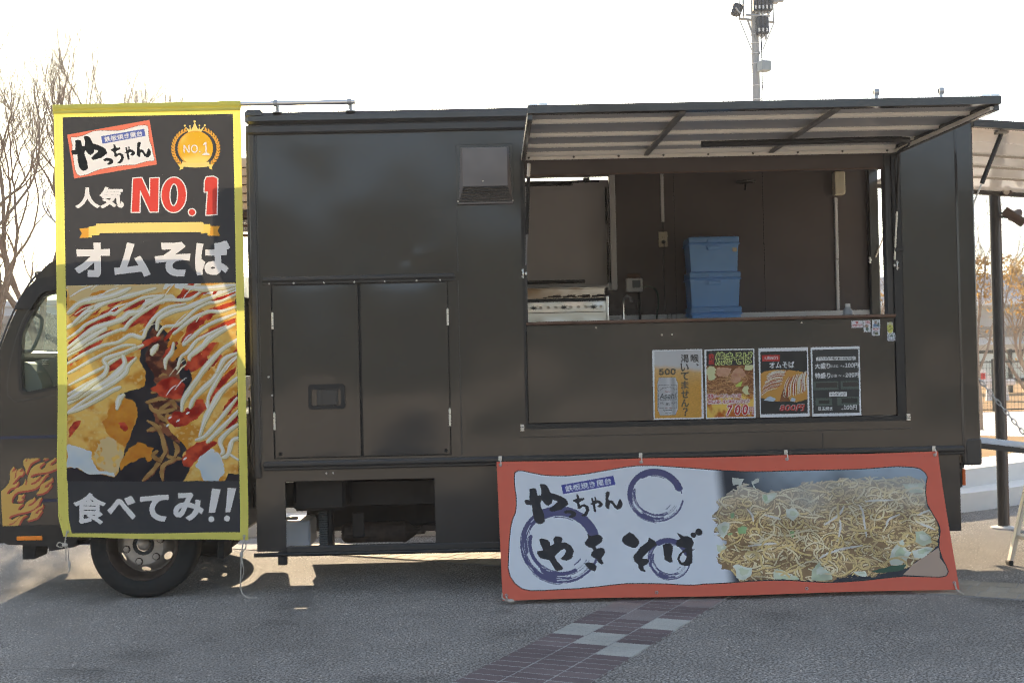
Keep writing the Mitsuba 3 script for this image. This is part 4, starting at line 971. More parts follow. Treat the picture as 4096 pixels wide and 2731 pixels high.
    'f3': '576,876 624,934 661,997 716,1027 785,1085 784,1048 734,1009 688,982 670,951 697,951 733,981 774,999 747,967 733,950 687,924 641,897',
    'f4': '485,471 527,519 546,582 601,617 655,643 685,672 687,633 636,598 600,572 590,545 627,553 654,584 680,593 654,553 617,508 562,482',
    'f5': '371,161 413,205 432,268 477,294 541,329 569,363 568,319 523,293 486,267 468,240 504,244 531,279 563,283 531,239 494,194 430,173',
    'f6': '258,394 277,426 277,471 327,470 350,489 345,460 317,443 313,425 335,420 358,437 330,406 299,391',
}
GLYPH = {     # character: (advance, rings of points in hundredths of the type size, two hex digits each, less 40)
    '人': (100, "2d27342b3c31423748404f4e535b556a567c5e7c5e6c5f6164526945713978327e2d88278524832183217827702f6a3663405e4b5a57574d52424d3947313d283321"),
    '気': (100, "36557755783c7a2d7e288027822b83358731872c852382207e2079227526732d71346f4e364e;2c59325f38683e73417c497b46728471846b436b3b5e3354;41637b637b5d415d;2f253e2d4b37423e38433d48513d58455c4c634a5e415739613068296324592c51334529341f"),
    'オ': (100, "3136403f4b4857535e5c355c3465626461766a766a648265825d6a5d6a2d692967266425532651265128512e602d622e62336254594a5143473a3d343630"),
    'ム': (100, "303339333e344c5c52755c7347347339733a6f42684e6f517c3b85287d257732312a"),
    'そ': (100, "32504452535d646c436b42735b736e75736f51536c5580567f4e724f634d5f4b5a4857455440533b5437563259305d2e652c732c71246f2463245a2654294e2f4c364c3d4e44564c3348"),
    'ば': (100, "7e79837a896d846b;4b324c374d394f3c533f5d416941685a4e5b4e625961686268747074706970628164815c705a713e7c388431802b802b793171367131702c6c2766245f24572551274d2b;5232552d582c5c2b642c672e683069346939613b5d3b583a54375234;747679777f697a68;3140325336743f733c673950383e39383a383f4543423c2c3c2435233232"),
    '食': (100, "2c5d2c5e3762466a51725a7d607a5f7765716c6c7b64895f895f8559765e763f7a417f3c6e317d2780257a20682c5437583b593b6834723b743d453d452a5d2e5d283d203a263c283d2b3d5c3157;466157615369596b60617061636a5a725169;45446f446f4c454c;45536f526f5a455a"),
    'べ': (100, "2d41374b4a634f65536556645a606f498631802a6e3d5659515c4f5c4d5a343a;756e7a70806884617e5e7967;68696d6b775c7159"),
    'て': (100, "316a6d708071806975696d67676562615e5d5a575751564c5642583e5b395f3466316f2e782d75256f2567275d2c5433503b4e434e495054565f5f6744653162"),
    'み': (100, "2f37304034483b4e4151495350545a6a5a6b586b3f693e7151716273666f646b606459546751744c7553755c7d5b7b4887408338793f7536702f67275f225827632e68326c386f3d72436c47614b554d4a34452f402c3a2c352e3132;3639383639353e344035453b4d4d444b3d473840"),
    '鉄': (100, "50255b2d6033663c694769485748574f6a506a516a6360635b555459575f5a675d775e786477626a6a6a6a7b727b726a846a846372637250874f874872487247763c7b32822b882683207e247929742f6e3c6a34662e61295c245520;2c64396f3e76437d487a4676506e566953634c69437137635063505c465c46515451544b464a462f5432552c2f242e2a402e404a304b30514051405c365c36622f5c;49344d4652454d33;3344374538453b373b3336323538"),
    '板': (100, "47244d315141535153736c757577807a8475847475705a6d5a5f7f5f835d81547d48783e74367d2d8826832079266f3063265d22592058205426602d6a3663465d575b58583f532d4d20;645869496d406f3d764a7a58;2b3c2f42344d3b613b622e622e693c693c7c427c43694f694f624362435e4e4d4a474354435443203c203c503b50343e2f35"),
    '焼': (100, "49255129572e5b365c3e5c404d404d46584758534d534d59585958655f655f59755975657c657c59885988537c537c4688468840764076297727812782298332892f8827862382207521722170236f276e4063406236602f5c2a572552224c20;5f47754675535f53;516b51716672667c6d7c6e728471846b6e6b6d606660666b;435647614a6b50694754;2c25312b353439413b4e3b7b427b425341434e324a2d3f3b3d34392c31213120;2c502d53305a31673667355a324f304c"),
    'き': (100, "3858495761585d6449643c653a663a693a6c486b5b6b58776078626c6c6e7770777078696465695970597d5c7e556c5172467641733b723b5d3e5d446c43645156503951;3b343b3b3f4446434642433c42364432462f4c2c552b642b712d7125622353234a2543273e2b3c2f"),
    '屋': (100, "3b233b295d295d344334433a5d3a5d434c4244414247494b51533e533e59845984536f537d4883427d3e77446443643a7f3a7f3464346429652987298723;50495448704a69506d526d535b53;2c242e293232354136503677807780613e603d453b39382f36273220;3e703e6779677971"),
    '台': (100, "325a375d3e644971527c59794c69405c725e7061646d6a717a6184537e4f785742543553;3a4a7a4a7a2072207225422641203a20;4243422d722d7243"),
    '喉': (100, "57255f29652e69336c3a593b58416d426d4e644e5d4458475e50635f5a5f5a65776677677871627162777f777e668865885f645f6a5d67558655864f744e74428841883b763a7d2e8229892585208022782a71346b2b62235c20;2f754675465a516c577c5e7a556355204e204e5748504651463a353935302f30;35414040406e356e"),
    '、': (100, "2d38343e4a284322"),
    '渇': (100, "2f263e4645414f4a575557564f564f788078805660565b4f854e83327f247a206d206b27772779287c357d48564854455644573c6b436e406f3e57365630592e6a2e6c306d367333712c6e2957285229502e4f40493b443f3522;5664565c785c7864;5672566a786a7872;3176367b3f764670426b;2c5b30603b5b41563d50"),
    'い': (100, "6b68726b7764804e84397c367a4575557060;356e3e6e3e573f49413c46344a314f32543a58455e3e5830532a50284a274429402d3b35364b"),
    'ま': (100, "3a303c38423e4b415a41594e3a503b57595659633c653b6c596b59786177616b7c6d7b66606361567c587c51614e623f70397e307a296d3262376230602a5c2655244d2343253d2a;4232432e472c4d2a542b572c592f5a3a533b483a4336"),
    'せ': (100, "2d5a425c42724a724a5d6a5f6a75727571608461845971586f436d3f6a3e5b405b46664568466a584a554a384c32542e682e7930792857264e27482a452d433442542e52"),
    'ん': (100, "30283b4056765e724a4e55525b52604f63486435652f692d6d2c75307b378045873f81327a2a7125662560285d2d5c435a48574b514b4a47433e3824"),
    '？': (100, "2c6934713f744c725070546b5665555d5257464a444644403c403b463e4d4c5d4d624b68466c3f6d376a3164;392d3b323f3543344630462b42283c28"),
    '濃': (100, "3f24442c4735494249548754874e504d503f883e883982398635792d7e2989268520792572296b3166395e395e296b2c6c2656205326572b57384f394c2c4521;6e3974308138;4b765b765b7c617c61766c766c7c727c7276847684594b59;725e7d5e7d657265;726a7d6a7d717271;616a6c6a6c716171;615e6c5e6c656165;516a5b6a5b715171;515e5b5e5b655165;5449814981445444;3176357b40744570416b;2e273f473f4744423422;2c5b2f603a5a3f563b50"),
    '厚': (100, "3d323d385e385f3d6d434543454879497e45723f663a6638873887326632652462225b2151214e275d275e32;2c24313134433577867786703d703c4a39333221;466a7c6a7c4e464e;4d547554755a4d5a;4d5f755f75654d65"),
    'ソ': (100, "432b53356041684c6e58726673717d7074526f47673b5b304a25;356b3c704d53454f"),
    'ー': (100, "32538253824a324a"),
    'ス': (100, "322c4638554462536b656b663b663b6e736f786b6e5765497c32822b812a7b256e355f434e333b273826"),
    'と': (100, "3c393d404046484f4d543f7347764d675458756b79645b544e4b4743453d453947344a31542e662d7c307c28632558254c27452a402e3d33"),
    'も': (100, "324932503c4e474d495e346234694a664b77547752656666665f515e4f4c654d65464e454d384f32542d5c2b692c72317637773f74486c5175527a4b7e437f3e7e357a2e762a6f26622354254d28472f46374645"),
    'っ': (100, "38505c5a665b6d5a74567a507d487c3c78356e2d5f2850264d2d63316a347139743e75437548734c6c52625353503b48"),
    'ち': (100, "3362336a48684a7752765068626a766d76654e61484a534f5e526952734e794a7d427c387930702965255b244925472c5e2c682e6e327439744272456d49604b56494d454640423b3b3d42504661"),
    'り': (100, "3e3f3e5841774a77465d506b556f5d72647269706f6b7266755e7756774d754172386e33632a5b274e234d23482a5e3164356b3e6f4a6f566c616768626a5b6a56674f614b5c47514649463f"),
    '麺': (100, "5770577687768770747071628562852080207f255f255e20592059626a626d6f;782c7f2c7f5b785b;6c2c732b73376c37;6c3e733d73496c49;6c50734f735b6c5b;5e2c662b665b5f5b;2b3c34473b542d542d5a3e5b3e62306230673e683e6e2f6e2f743e743f7c457c45745474546e456e4568526752624562455b555a555442543f4d4f4d534b50404934512b4c26452f3b2630202c26382c4033363b3b3f44394b473c472f37"),
    '秘': (100, "4b27542e5e395e6665666643725a7b75827479587f598549883b823a7e4778576f456536652a68287728792b7a3680337f297d247821632161235f265e2d5122;5c77607c746e6f68;4c3e504c535c595b564a523c513b;2b3834483a582e582e5f3b603b6f316e2f733e77497b4e75437143604e5f4e58435843564e454940434b42203c203b482f32"),
    '伝': (100, "485048578757875066505e3f552f783370427745872480217b2c55284c26492d4d3152385d4f;4f748174816d4f6d;2b533966437c4a7a40633f2038203856304d"),
    'の': (100, "3145314c33553b61466a566f666f746978657e5e82518242803c7b34712b69275e25592c652f6e33763b7a437a4f7954755d6f63686760685c5356414f33472d3f2d3832333a;38473a3e3f37443649394d41524e57684a64415c3b52"),
    '隠': (100, "77377c3a8231882682247e2c;4f404f457b467b4c524c52527b527b584f584f5e565e506c566e5a675c61575e775e74617d72836f795e825e8240654071386d335d3c6040;307848784e756c787d7b83766e7253704f704d74435b48544b4c4b40493a42383c383a3e423e44404543444e3c5a4471377137203020;5a3860386029612771277229732f792d78277623722160215c225a26;636e68706d626760;46274b2e4f385535522d4c23"),
    'し': (100, "4036416640764a7648374b304f2d532c5f2c682e6f32773a7c408239772e6b265e234f244629412f"),
    '味': (100, "472b56385d42624c4d4c4d53655465645164516b656c667b6d7b6d6c836b83646d646d548753874c704c7b3a882c8326822778316d436d20662065435a3350284c26;2f7349734939363836312f31;376c36404340436c"),
    'が': (100, "7c7a817d896f846d;6e67756a7f5987477f437856;717776797e6b7969;2f604661497752764f625c626360675d6a566a486837652e602758254b264a26492c492e532d592d5d305f36624562545f59585b4d5a433a382530283c3f45592f57"),
    '美': (100, "2c263c2a472f4d34513b303b3042544255492e4a2e50565056593759375f565f56673267326e466e3f7a457c4e704c6e656e6e7c757a6e6e826e82675e675e5f7e5f7e595e595e50875087495d495c428642863b623b66356e2f792a8827832075246a295f325a3a5532512d46263020"),
    'さ': (100, "38674b665f665a776178627867677d6b7e646a5f6f55794575405d435e496e48625f4c5e385f;3b373b3e3f494747433e4238443347304d2d562c662c742e7326602453244a2644293e2d3c31"),
    '決': (100, "42254c2b55335c3e5e465e474747474e5f4e605060654c654c6c606c607c677c686c806c804e884e88476c47713b78327f2c8926832077286d3466435e3355284820;674f784e78656865;3176357b41754770436b3b71;2f2737354047454239283522;2c5b30603a5b42563e50"),
    'め': (100, "313c3245344c3a56405c3a6e427147615366606862766b7568677064785f7e58824f8241813b7d33722a64245f245a2a682e703277397a437a4b7854725a6b5e66605f4c573e5d3757325237472d412b3b2b34313136;49594e4c534558505e60535e;383c3a363d33403347364e3d43543e503a48"),
    '手': (100, "2d412d4856495658345934605660566f366d34736077777c7d7673735e705e60816082595e585e48874887415e415e285d245a22542144204127542856295641"),
    '円': (100, "31758375842781227a206d206a277a287c287c49394938203120;5e517c507c6e5e6e;38515650566e396e"),
    'プ': (100, "3564356d746d74727676797a7e7b827b86798a728a6c866781657b65734c693b592e45253e2c5234613f66466c4f705b7264;786f7b6b8069846c867182767d767a74"),
    'ラ': (100, "3653365b7a5c80587a48713a612d57274c24462b573065396f457553;3f6a3f727872786a"),
    '料': (100, "543c7442757c7c7c7c4487458840883f7c3c7c207520743b5536;5c7060756a6d6f686b63;57565a5c66556b50674b;475f4e7654744c5e;2b3435453b532d542d5a3d5b3d7c447c445b545a545444534452533e4e38444844203d203d4835362f2d;2e743376366b3960335e"),
    '金': (100, "2b5c3660476a52735a7d607a5f766a6c7664895c8456745d74575e575e4a814981435e425e2a852a85232f232f2a562a564233433349564a56574057405c3055;4f67445e725e66665a71;672e7140783d6c2b;3c3d424047384b2e452c"),
    'で': (100, "775d7c6085528050;306a7f707f686d6762615a57554a56405a385e3465306f2d772c752468265b2c54324f3b4d465053555d5f673161;6c59715c794e744c"),
    '量': (100, "2d285628562e352e353356345639383938527d527d395e395e347f337f2e5e2e5e28872887232d23;5e3e763e76435e43;5e487648764d5e4d;3f3e563e56433f43;3f485648564d3f4d;2d572d5c875c8757;3a797a797a613a61;41657265736a416a;416f726f73744174"),
    'を': (100, "32453f5448643465346c4b6b4e785677536c716f716750644956515859585f5563507d5c8054634863355c355c44513e4c364c324e2f552b632b792d7925602355244c26462b4432463a4d435b4c5a4f57514f52474f40493841"),
    '変': (100, "2d26462b5330453c34332f3842424f4f4b4f4b6c2f6d2f735773537b5a7d5b7d60738573856d696d694f624f616d536d524f514f574d534773477744703a622f732a882784206e245a2b46243120;4b4052395b3364396c41;6d6373667f5b85547f50;3054395d3f6645653f5a3650354f"),
    '更': (100, "2d263b2a472f40363b3d4140453a4d34533a5540554138413867576857702f702f77857785705f705f687f677f415d415a3755305c2d682a89288620642456274e2b432532203120;5e47784778515f51;5e57785778615f61;3f47564757513f51;3f57575757613f61"),
    '可': (100, "2e758775876e7b6d7a287722702060205d287028732a736d2e6e;385f615f61393f393f313831;3f583f4159415957"),
    '能': (100, "5f4d664d673e75437f4880478442783d6737672a67286a287e28812b82348832872884237f216921642261245f2a;5f7c667c676b7e74836f6765665a6a577e57805981628760865783527f50675061535f59;2e67336c3d7c447939674e6847744d76556a5a60545e51633060;32585658562753224f21452043274e284e34393439203220;393b4e3b4e433943;3952394a4e4a4e52"),
    '大': (100, "2d263c30463a4e4653572e582e5f545f567c5e7c5d5f865f8658615768456f3a7b2f8827822075286b3361415a51523d4b33442b3220"),
    '盛': (100, "2d222d29392939417b417c2987298722;683b68297429743b;543b54296029603b;40294d294d3b403b;2c45314d3455356136715b715a7c617c6371727169796e7c797477718571856b646a6b59726078687e66785d6f53764c7d4a804e81568753854981447a437545694e60485a45554a6554605f5c6a3d6a3d625561545051494248414d4b4e4d4f4e5b3d5b394b34423240"),
    '玉': (100, "2d2b552c554b364c37535553556e326e32768276826e5e6e5e537e537e4c5e4b5e2c872b87242d24;67426c467e347930"),
    '特': (100, "4f574f5d685e686a556a55716871687c6f7c6f718371836a6f6a705e885d88577c567c4b874a87447c437b267922752168206527742874435144514a744b7456;563d5b4064376831622d5e34;2c5330623274387337683d683d7c447c45684e674e604560454a4e4d4f474e46454244203d203d402e3c2d422d433d483d603660324f"),
    'ッ': (100, "46275a31663d704e745e7c5c784d74436e39642f5a274c21;515f5861604c594a;3a5a415c4a464343"),
    'ピ': (100, "6f6d7070727578797d7981778474866f84677d63786374657168;746c77687c67806a816f7e7379747572;3b7344734455615d7265765d6456444c4432482f522e672e7a317a2866264d2642283d2c3b31"),
    'ン': (100, "362e4e35613f734f80618459825574446738542e3f273b26;396b3f715163585c5256"),
    'グ': (100, "7a79807c886f836c;6f7575787c6a7768;2e4c3955435f4c6c50765973536775687b64714c6439542b402138284d315d3e694e70604e6041513548"),
    '目': (100, "38767c767c217421742740273f213821;3f47744774573f57;3f5f745e746e3f6e;403f3f2f742f743f"),
    '生': (100, "2e553866407a477942695669567c5e7c5e69826982625e615e4b7e4b7e445e445e2b872a87232e232e2a562b56443944384b564b56613f613451"),
    '→': (100, "2c4b2c51785269626f657b58884e7a436f37693a784b"),
    'ト': (100, "492549755275525b69537d4a7942664a52525325"),
    'パ': (100, "73687270747477777b797f79837786748870886c866783647e637a637665;766d79687d67826a836f81737c747872;6169696c784b832a7a286f4a;2f2b37383f484458486b5069494e3f343727"),
    'ド': (100, "707276757f667964;46744f744f5966517949764166484f504f244624;646d6a7072616d5e"),
    'イ': (100, "314c47545a5d6a6978767e707264635a64255a255b54474b3544"),
    '0': (65, "2f482f54315e35663b6d43714d71556e5a695e63615b62516248603d5e355a2f562b4e28462740293b2b372f3335303f;3847393e3b393e344231472f4c2f50315435563a58415947595258595660536550674c69456941673d633a5e39583852"),
    '1': (65, "33283330463046684668355b356544715071503060306028"),
    '2': (65, "312f4f505355565c556153654e694a6a44693f673b623a5c325c32623466376a3a6d41714b725071546f596b5d655e5e5d565a5054493e305f305f283128"),
    '3': (65, "2e3a373a39363d324330492f4f3152325536573b5642534651484a4b3f4b3f525168326932715d715d6a48524f51554e5a4b5e466040603a5f365c30562b50284a273f28382b332f2f35"),
    '4': (65, "2e3f4b715471383f503f50555955593f633f633759375928502850372e37"),
    '5': (65, "313a3a3a3b353e324230462f4d3051325435563a57415448504d4a4f454f3e4d3b4c324d36715c715c693e683c553c53405645574d5754545b4f5e4860425f385b30552b4e284a2741283a2a362e3233"),
    '6': (65, "313d3245364f4b6f4c71567142534855505456515b4c5e4860415f395b31572c50284b27462741283b2b362f3336;3a3c3c364032462f4c2f51325537563c56445349504c4a4e444d3f4b3c473a41"),
    '7': (65, "3169317160716068402836285668"),
    '8': (65, "3039303f3246384b3d4e37523359325c33623465366a3c6f45714f71576d5c685e645f5f5e5b5d565b535850544e5a4a5e476141613d613860345d30592b52284b274128392b33303134;393a3b343f31442f4b2f503056345839583d574253464d4947493f473b44393f;3b5b3d58405446524b5250535356565c5561546450684a6a456940683d653b60"),
    '9': (65, "315832613567396c417145714c715270566d5a6a5e645f5e60575d4d574445283b284e454944454440453b47344e3252;3a583d51414d474b4d4c514e55545658565f546350684a6a446940673d633a5d"),
    'N': (75, "31713c705a40613461716a716a285f293a643a283128"),
    'O': (76, "2e492e502f57336237683b6b3f6e46714b72537159705e6e626b67666a616d5a6e536e496c3b6835622e5c2a58285127492742293b2d3633323a2f41;374838423a3c3d38423347314c30523057315c345f38633d644265486551635c5e63576750694a69466841653d613a5c3753"),
    '.': (27, "2f2d30313233343439343b323c2f3b2b3a2937273228302a"),
    '!': (29, "302d3131323335343a343c323d2f3c2b3a2938273328312a;31703b703b3f323f"),
    '?': (51, "2c612e68336d38703c7145714c6f526a5564565c5557525345484444433e3b3e3b463d4c415048544c594d5d4c634b6548684469406a3a6838653662355e2c5e;392d39313b333e3442344432462f452b432940273c283a2a"),
    '+': (65, "314131484448445c4c5c4d48604860414d404c2d442d4440"),
    '(': (39, "3542354d36583c6c4175497542613f553e4b3e413f37432a491b411b3e203a293732"),
    ')': (39, "2e1b34283734393f3a493854365f326a2e7536753c68405a424c423d41353d2a361b"),
    'm': (88, "305e385e39563e5c425f465f4b5f4f5d535a56555b5c625f6b5f725c7755784f78286f286f516d536b556857645860575c55595058284f284f504e534b56455841573e553b52394f39283028"),
    'A': (69, "2b2845704f716a286128593c3b3c3428;3e4556444a684a68"),
    'D': (72, "31714c71546f5a6d5e6a6562685c69566a4d6943683d65365f305b2d542a4d283128;3a314a3052325a375d3b5f3f614a615060575b60576453664a683a68"),
    'R': (64, "31715170596d5e686164625f625861535d4b554665285a284b443a443a283128;3a4d4c4d514e555058545958595e576353664e683a68"),
    'Y': (68, "2b7035704a4e5e7069714f464e2845284546"),
    'S': (64, "2e3b373b39363b333f31442f4e3053315734593a593e58425245404b384f33533156305b305f31643469396e407146724f71566f5b6c60656162615e595e576353674e69466941683b643961395c3a593e554353564d5b4a5f476241623a61345e2f592b53284b274028382b332f2f35"),
    's': (53, "2e35363737343a313f2f472f4d324f364f384d3b493e3b4134453247304a2f513156355b3d5f415f495f4f5c535a555757524f504d534a56475741583e5739543851384e394c3d494d4551435540573c58365732532d502a4a2845273b28352a312d2e32"),
    'a': (56, "2d352d3a2e3e2f4032433b464d494e4a504c4f504e544c56485742573d563a5436502e523157335a385d415f475f4d5e505d545a575558505828502850304c2b472842273928342a302d2e31;363538313c2f442f49304d344f37503a50433e40393e363a"),
    'h': (59, "3071397139563e5c465f4c5f505e555b58575a535b4d5b285328524e4f544b56485743573f553a50394b39283028"),
    'i': (24, "2e6c2e6e2f71337337723a6e396a356831683069;305e385e38283028"),
    'P': (64, "31714d71566f5a6c5e696064625e625761505e4a5a4756444f433a423a283128;3a4b4c4b514c554e58525958585f566452674e683a68"),
    'E': (60, "31715d715d693a683a515b515b493a483a315d305d283128"),
    'C': (73, "2e492f56336136663a6b426f4b7253715b6f636a67666a606b5a625a60605a6652694a69456740643c5f385837513748393f3e3645314c30523057315b345e36613b623f6b3f6a386632612d5b2a53274b2743293c2c373233372f40"),
    'T': (64, "2d692d71647164694d684d2844284468"),
    'l': (28, "3071397039333a313b304130422942283a283728322b3030"),
    'x': (55, "2b283e442d5e375e444a515e5a5e48435b285128433e3528"),
    '-': (65, "384b584b58433843"),
}
def tr(name): return np.array([tuple(map(float, p.split(','))) for p in TRACE[name].split()])
def poly(name): return Polygon(tr(name)).buffer(0)
_gl = {}
def glyph(ch):
    if ch not in _gl:
        adv, s = GLYPH[ch]
        g = Polygon()
        for r in s.split(';'):
            v = [int(r[i:i + 2], 16) - 40 for i in range(0, len(r), 2)]
            if len(v) >= 6: g = g.symmetric_difference(Polygon(list(zip(v[::2], v[1::2]))).buffer(0))
        _gl[ch] = (adv, g)
    return _gl[ch]
def text(s, x, y, h, bold=0.0, track=1.0, slant=0.0, vertical=False, wide=1.0):
    """lettering: left end x, base line y, type size h; vertical runs downwards"""
    out, cx, cy = [], x, y
    for ch in s:
        if ch == ' ': cx += h * .3; continue
        adv, g = glyph(ch)
        if bold: g = g.buffer(bold, join_style=2 if bold > 2.5 else 1)
        g = affinity.affine_transform(g, [wide * h / 100, slant * h / 100, 0, h / 100, cx, cy])
        out.append(g)
        if vertical: cy -= h * track
        else: cx += adv * h / 100 * track * wide
    return unary_union(out)
def fit(s, x0, y0, x1, y1, bold=0.0, slant=0.0):
    """lettering stretched into a rectangle"""
    g = text(s, 0, 0, 100, bold, slant=slant)
    a, b, c, d = g.bounds
    return affinity.affine_transform(g, [(x1 - x0) / (c - a), 0, 0, (y1 - y0) / (d - b), x0 - a * (x1 - x0) / (c - a), y0 - b * (y1 - y0) / (d - b)])
def stroke(pts, w, n=6, taper=True):
    P = spline(pts, n)
    if not taper: return LineString(P).buffer(w / 2, 4)
    t = np.gradient(P, axis=0); t /= np.linalg.norm(t, axis=1, keepdims=True) + 1e-9; N = np.c_[-t[:, 1], t[:, 0]]
    s = np.linspace(0, 1, len(P)); ww = w / 2 * (.55 + .6 * np.sin(np.pi * s) ** .6 + .12 * np.sin(s * 17 + P[0, 0]))
    g = Polygon(np.vstack([P + N * ww[:, None], (P - N * ww[:, None])[::-1]])).buffer(0)
    return unary_union([g, Point(P[0]).buffer(ww[0]), Point(P[-1]).buffer(ww[-1])])
def print_sheet(layers, fmap, edge):
    """layers, lowest first: (key, material, shape). Each place of the sheet goes to the topmost shape there; one mesh per key and material."""
    cov, done = Polygon(), {}
    for key, m, g in reversed(layers):
        g = g.buffer(0)
        vis = g.difference(cov)
        cov = unary_union([cov, g])
        uid = 0 if 'food_picture' in key else len(done)
        done.setdefault((key, m, uid), []).append(vis)
    for (key, m, _), gs in reversed(list(done.items())):
        V, F, n = [], [], 0
        for g in gs:
            for q in getattr(g, 'geoms', [g]):
                if q.geom_type != 'Polygon' or q.area < .05: continue
                v, f = trimesh.creation.triangulate_polygon(q, engine='earcut')
                if len(f) == 0: continue
                V.append(v); F.append(np.asarray(f) + n); n += len(v)
        if not V: continue
        V, F = np.vstack(V), np.vstack(F)
        if edge: V, F = trimesh.remesh.subdivide_to_size(V, F, edge, max_iter=20)
        a, b, c = V[F[:, 0]], V[F[:, 1]], V[F[:, 2]]
        flip = (b[:, 0] - a[:, 0]) * (c[:, 1] - a[:, 1]) - (b[:, 1] - a[:, 1]) * (c[:, 0] - a[:, 0]) < 0
        F = np.where(flip[:, None], F[:, ::-1], F)
        k = A(key, trimesh.Trimesh(fmap(V), F, process=False), m)
        if 'food_picture' in key: labels[k] = {'kind': 'stuff'}
def cloth(name, c, trans=.34, proc=None):
    scene[name] = {'type': 'principledthin', 'base_color': proc or rgb(c), 'roughness': .75, 'diff_trans': trans, 'spec_trans': 0.0}
    return name
def pap(name, c, rough=.45):
    scene[name] = {'type': 'twosided', 'bsdf': {'type': 'principled', 'base_color': c if isinstance(c, dict) else rgb(c), 'roughness': rough, 'specular': .35}}
    return name

# --- flames on the cab door (half millimetres from x = -3, z = .4)
fl = unary_union([poly(f'f{i}') for i in range(1, 7)]).intersection(rect(0, 0, 900, 900))
red = affinity.translate(fl, 15, -20).union(affinity.translate(fl, 8, -11)).difference(affinity.translate(rect(-200, -50, 60, 560), 0, 0)).intersection(rect(0, 110, 2000, 2000))
def fmap_flame(V): return np.c_[-3.0 + V[:, 0] / 2000, np.full(len(V), .0150), .4 + V[:, 1] / 2000]
print_sheet([(cab + '__flame_outline', 'red_flame', red), (cab + '__flame', 'gold_flame', fl)], fmap_flame, 0)

# ---------------------------------------------------------------- the yellow edged banner hanging from the roof pole
ob = thing('omelette_banner', 'tall yellow edged banner with omelette noodles hanging beside the cab', 'banner')
OB = ob + '__'
cloth('cloth_yellow', (.83, .76, .18), .42); cloth('cloth_dark', (.062, .063, .068), .30); cloth('cloth_white', (.84, .82, .80), .28); cloth('cloth_red', (.66, .075, .06))
cloth('cloth_coral', (.74, .20, .13)); cloth('cloth_blue', (.10, .14, .40)); cloth('cloth_ink', (.022, .026, .028), .2)
def goldf(p, n, uv): return mikit.mix((.74, .42, .035), (.86, .66, .18), mikit.smoothstep(.25, .75, mikit.noise(p.x * 7 + 2, 1, p.z * 11)))
cloth('cloth_gold', 0, .34, mikit.proc(goldf)); cloth('cloth_pale_gold', (.86, .66, .22), .34); cloth('cloth_orange_gold', (.72, .36, .06), .34)
def eggf(p, n, uv):
    v = mikit.fbm(p.x * 13, p.y, p.z * 13, 3); w = mikit.fbm(p.x * 60, 3, p.z * 60, 2)
    return mikit.mix(mikit.mix((.62, .28, .04), (.80, .52, .14), mikit.smoothstep(.35, .65, v)), (.80, .60, .25), mikit.smoothstep(.55, .8, w) * .6)
cloth('cloth_egg', 0, .34, mikit.proc(eggf)); cloth('cloth_orange', 0, .34, mikit.proc(lambda p, n, uv: mikit.mix((.55, .17, .02), (.70, .34, .05), mikit.fbm(p.x * 20, 0, p.z * 20, 3))))
cloth('cloth_sauce', 0, .34, mikit.proc(lambda p, n, uv: mikit.mix((.32, .02, .015), (.62, .09, .04), mikit.smoothstep(.3, .7, mikit.fbm(p.x * 18, 2, p.z * 18, 3)))))
cloth('cloth_mayo', 0, .34, mikit.proc(lambda p, n, uv: mikit.mix((.66, .61, .40), (.76, .73, .58), mikit.noise(p.x * 9, 1, p.z * 9)))); cloth('cloth_mayo_shade', (.50, .42, .22), .34); cloth('cloth_mayo_light', (.78, .79, .76), .34)
cloth('cloth_plate', 0, .34, mikit.proc(lambda p, n, uv: mikit.mix((.018, .018, .026), (.045, .04, .045), mikit.fbm(p.x * 9, 1, p.z * 9, 2))))
cloth('cloth_noodle', 0, .34, mikit.proc(lambda p, n, uv: mikit.mix((.30, .15, .05), (.50, .31, .12), mikit.noise(p.x * 30, 1, p.z * 30)))); cloth('cloth_brown', 0, .34, mikit.proc(lambda p, n, uv: mikit.mix((.07, .022, .018), (.28, .10, .05), mikit.smoothstep(.35, .7, mikit.fbm(p.x * 26, 0, p.z * 26, 3)))))
cloth('cloth_eggwhite', 0, .34, mikit.proc(lambda p, n, uv: mikit.mix((.50, .62, .72), (.72, .75, .72), mikit.fbm(p.x * 12, 0, p.z * 12, 2)))); cloth('cloth_cream', (.68, .52, .26), .34)

TL, TR, BL, BR = (-2.578, 2.905), (-1.480, 2.905), (-2.585, .398), (-1.478, .352)
def fmap_banner(V):
    u, v = V[:, 0] / 1095, V[:, 1] / 2540
    x = (TL[0] * (1 - u) + TR[0] * u) * v + (BL[0] * (1 - u) + BR[0] * u) * (1 - v)
    z = (TL[1] * (1 - u) + TR[1] * u) * v + (BL[1] * (1 - u) + BR[1] * u) * (1 - v)
    hang = 1 - v
    x = x + .030 * np.clip(1 - v / .045, 0, 1) * np.clip(1 - u / .3, 0, 1) - .012 * np.exp(-((v - .16) / .12) ** 2) * np.clip(1 - u / .2, 0, 1)
    y = -.097 - .012 * hang + .010 * np.sin(2 * np.pi * u * 1.3 + 1.0) * np.minimum(1, 4 * hang) + .006 * np.sin(9 * u + 5 * v) * hang - .020 * np.exp(-(v / .05) ** 2) + .012 * np.exp(-((u) / .03) ** 2) + .010 * np.exp(-((1 - u) / .025) ** 2)
    return np.c_[x, y, z]
pr = random.Random(11)
lay = [(OB + 'border', 'cloth_yellow', rect(0, 0, 1095, 2528)),
       (OB + 'panel', 'cloth_dark', Polygon([(56, 2486), (1051, 2487), (1048, 45), (61, 21)]))]
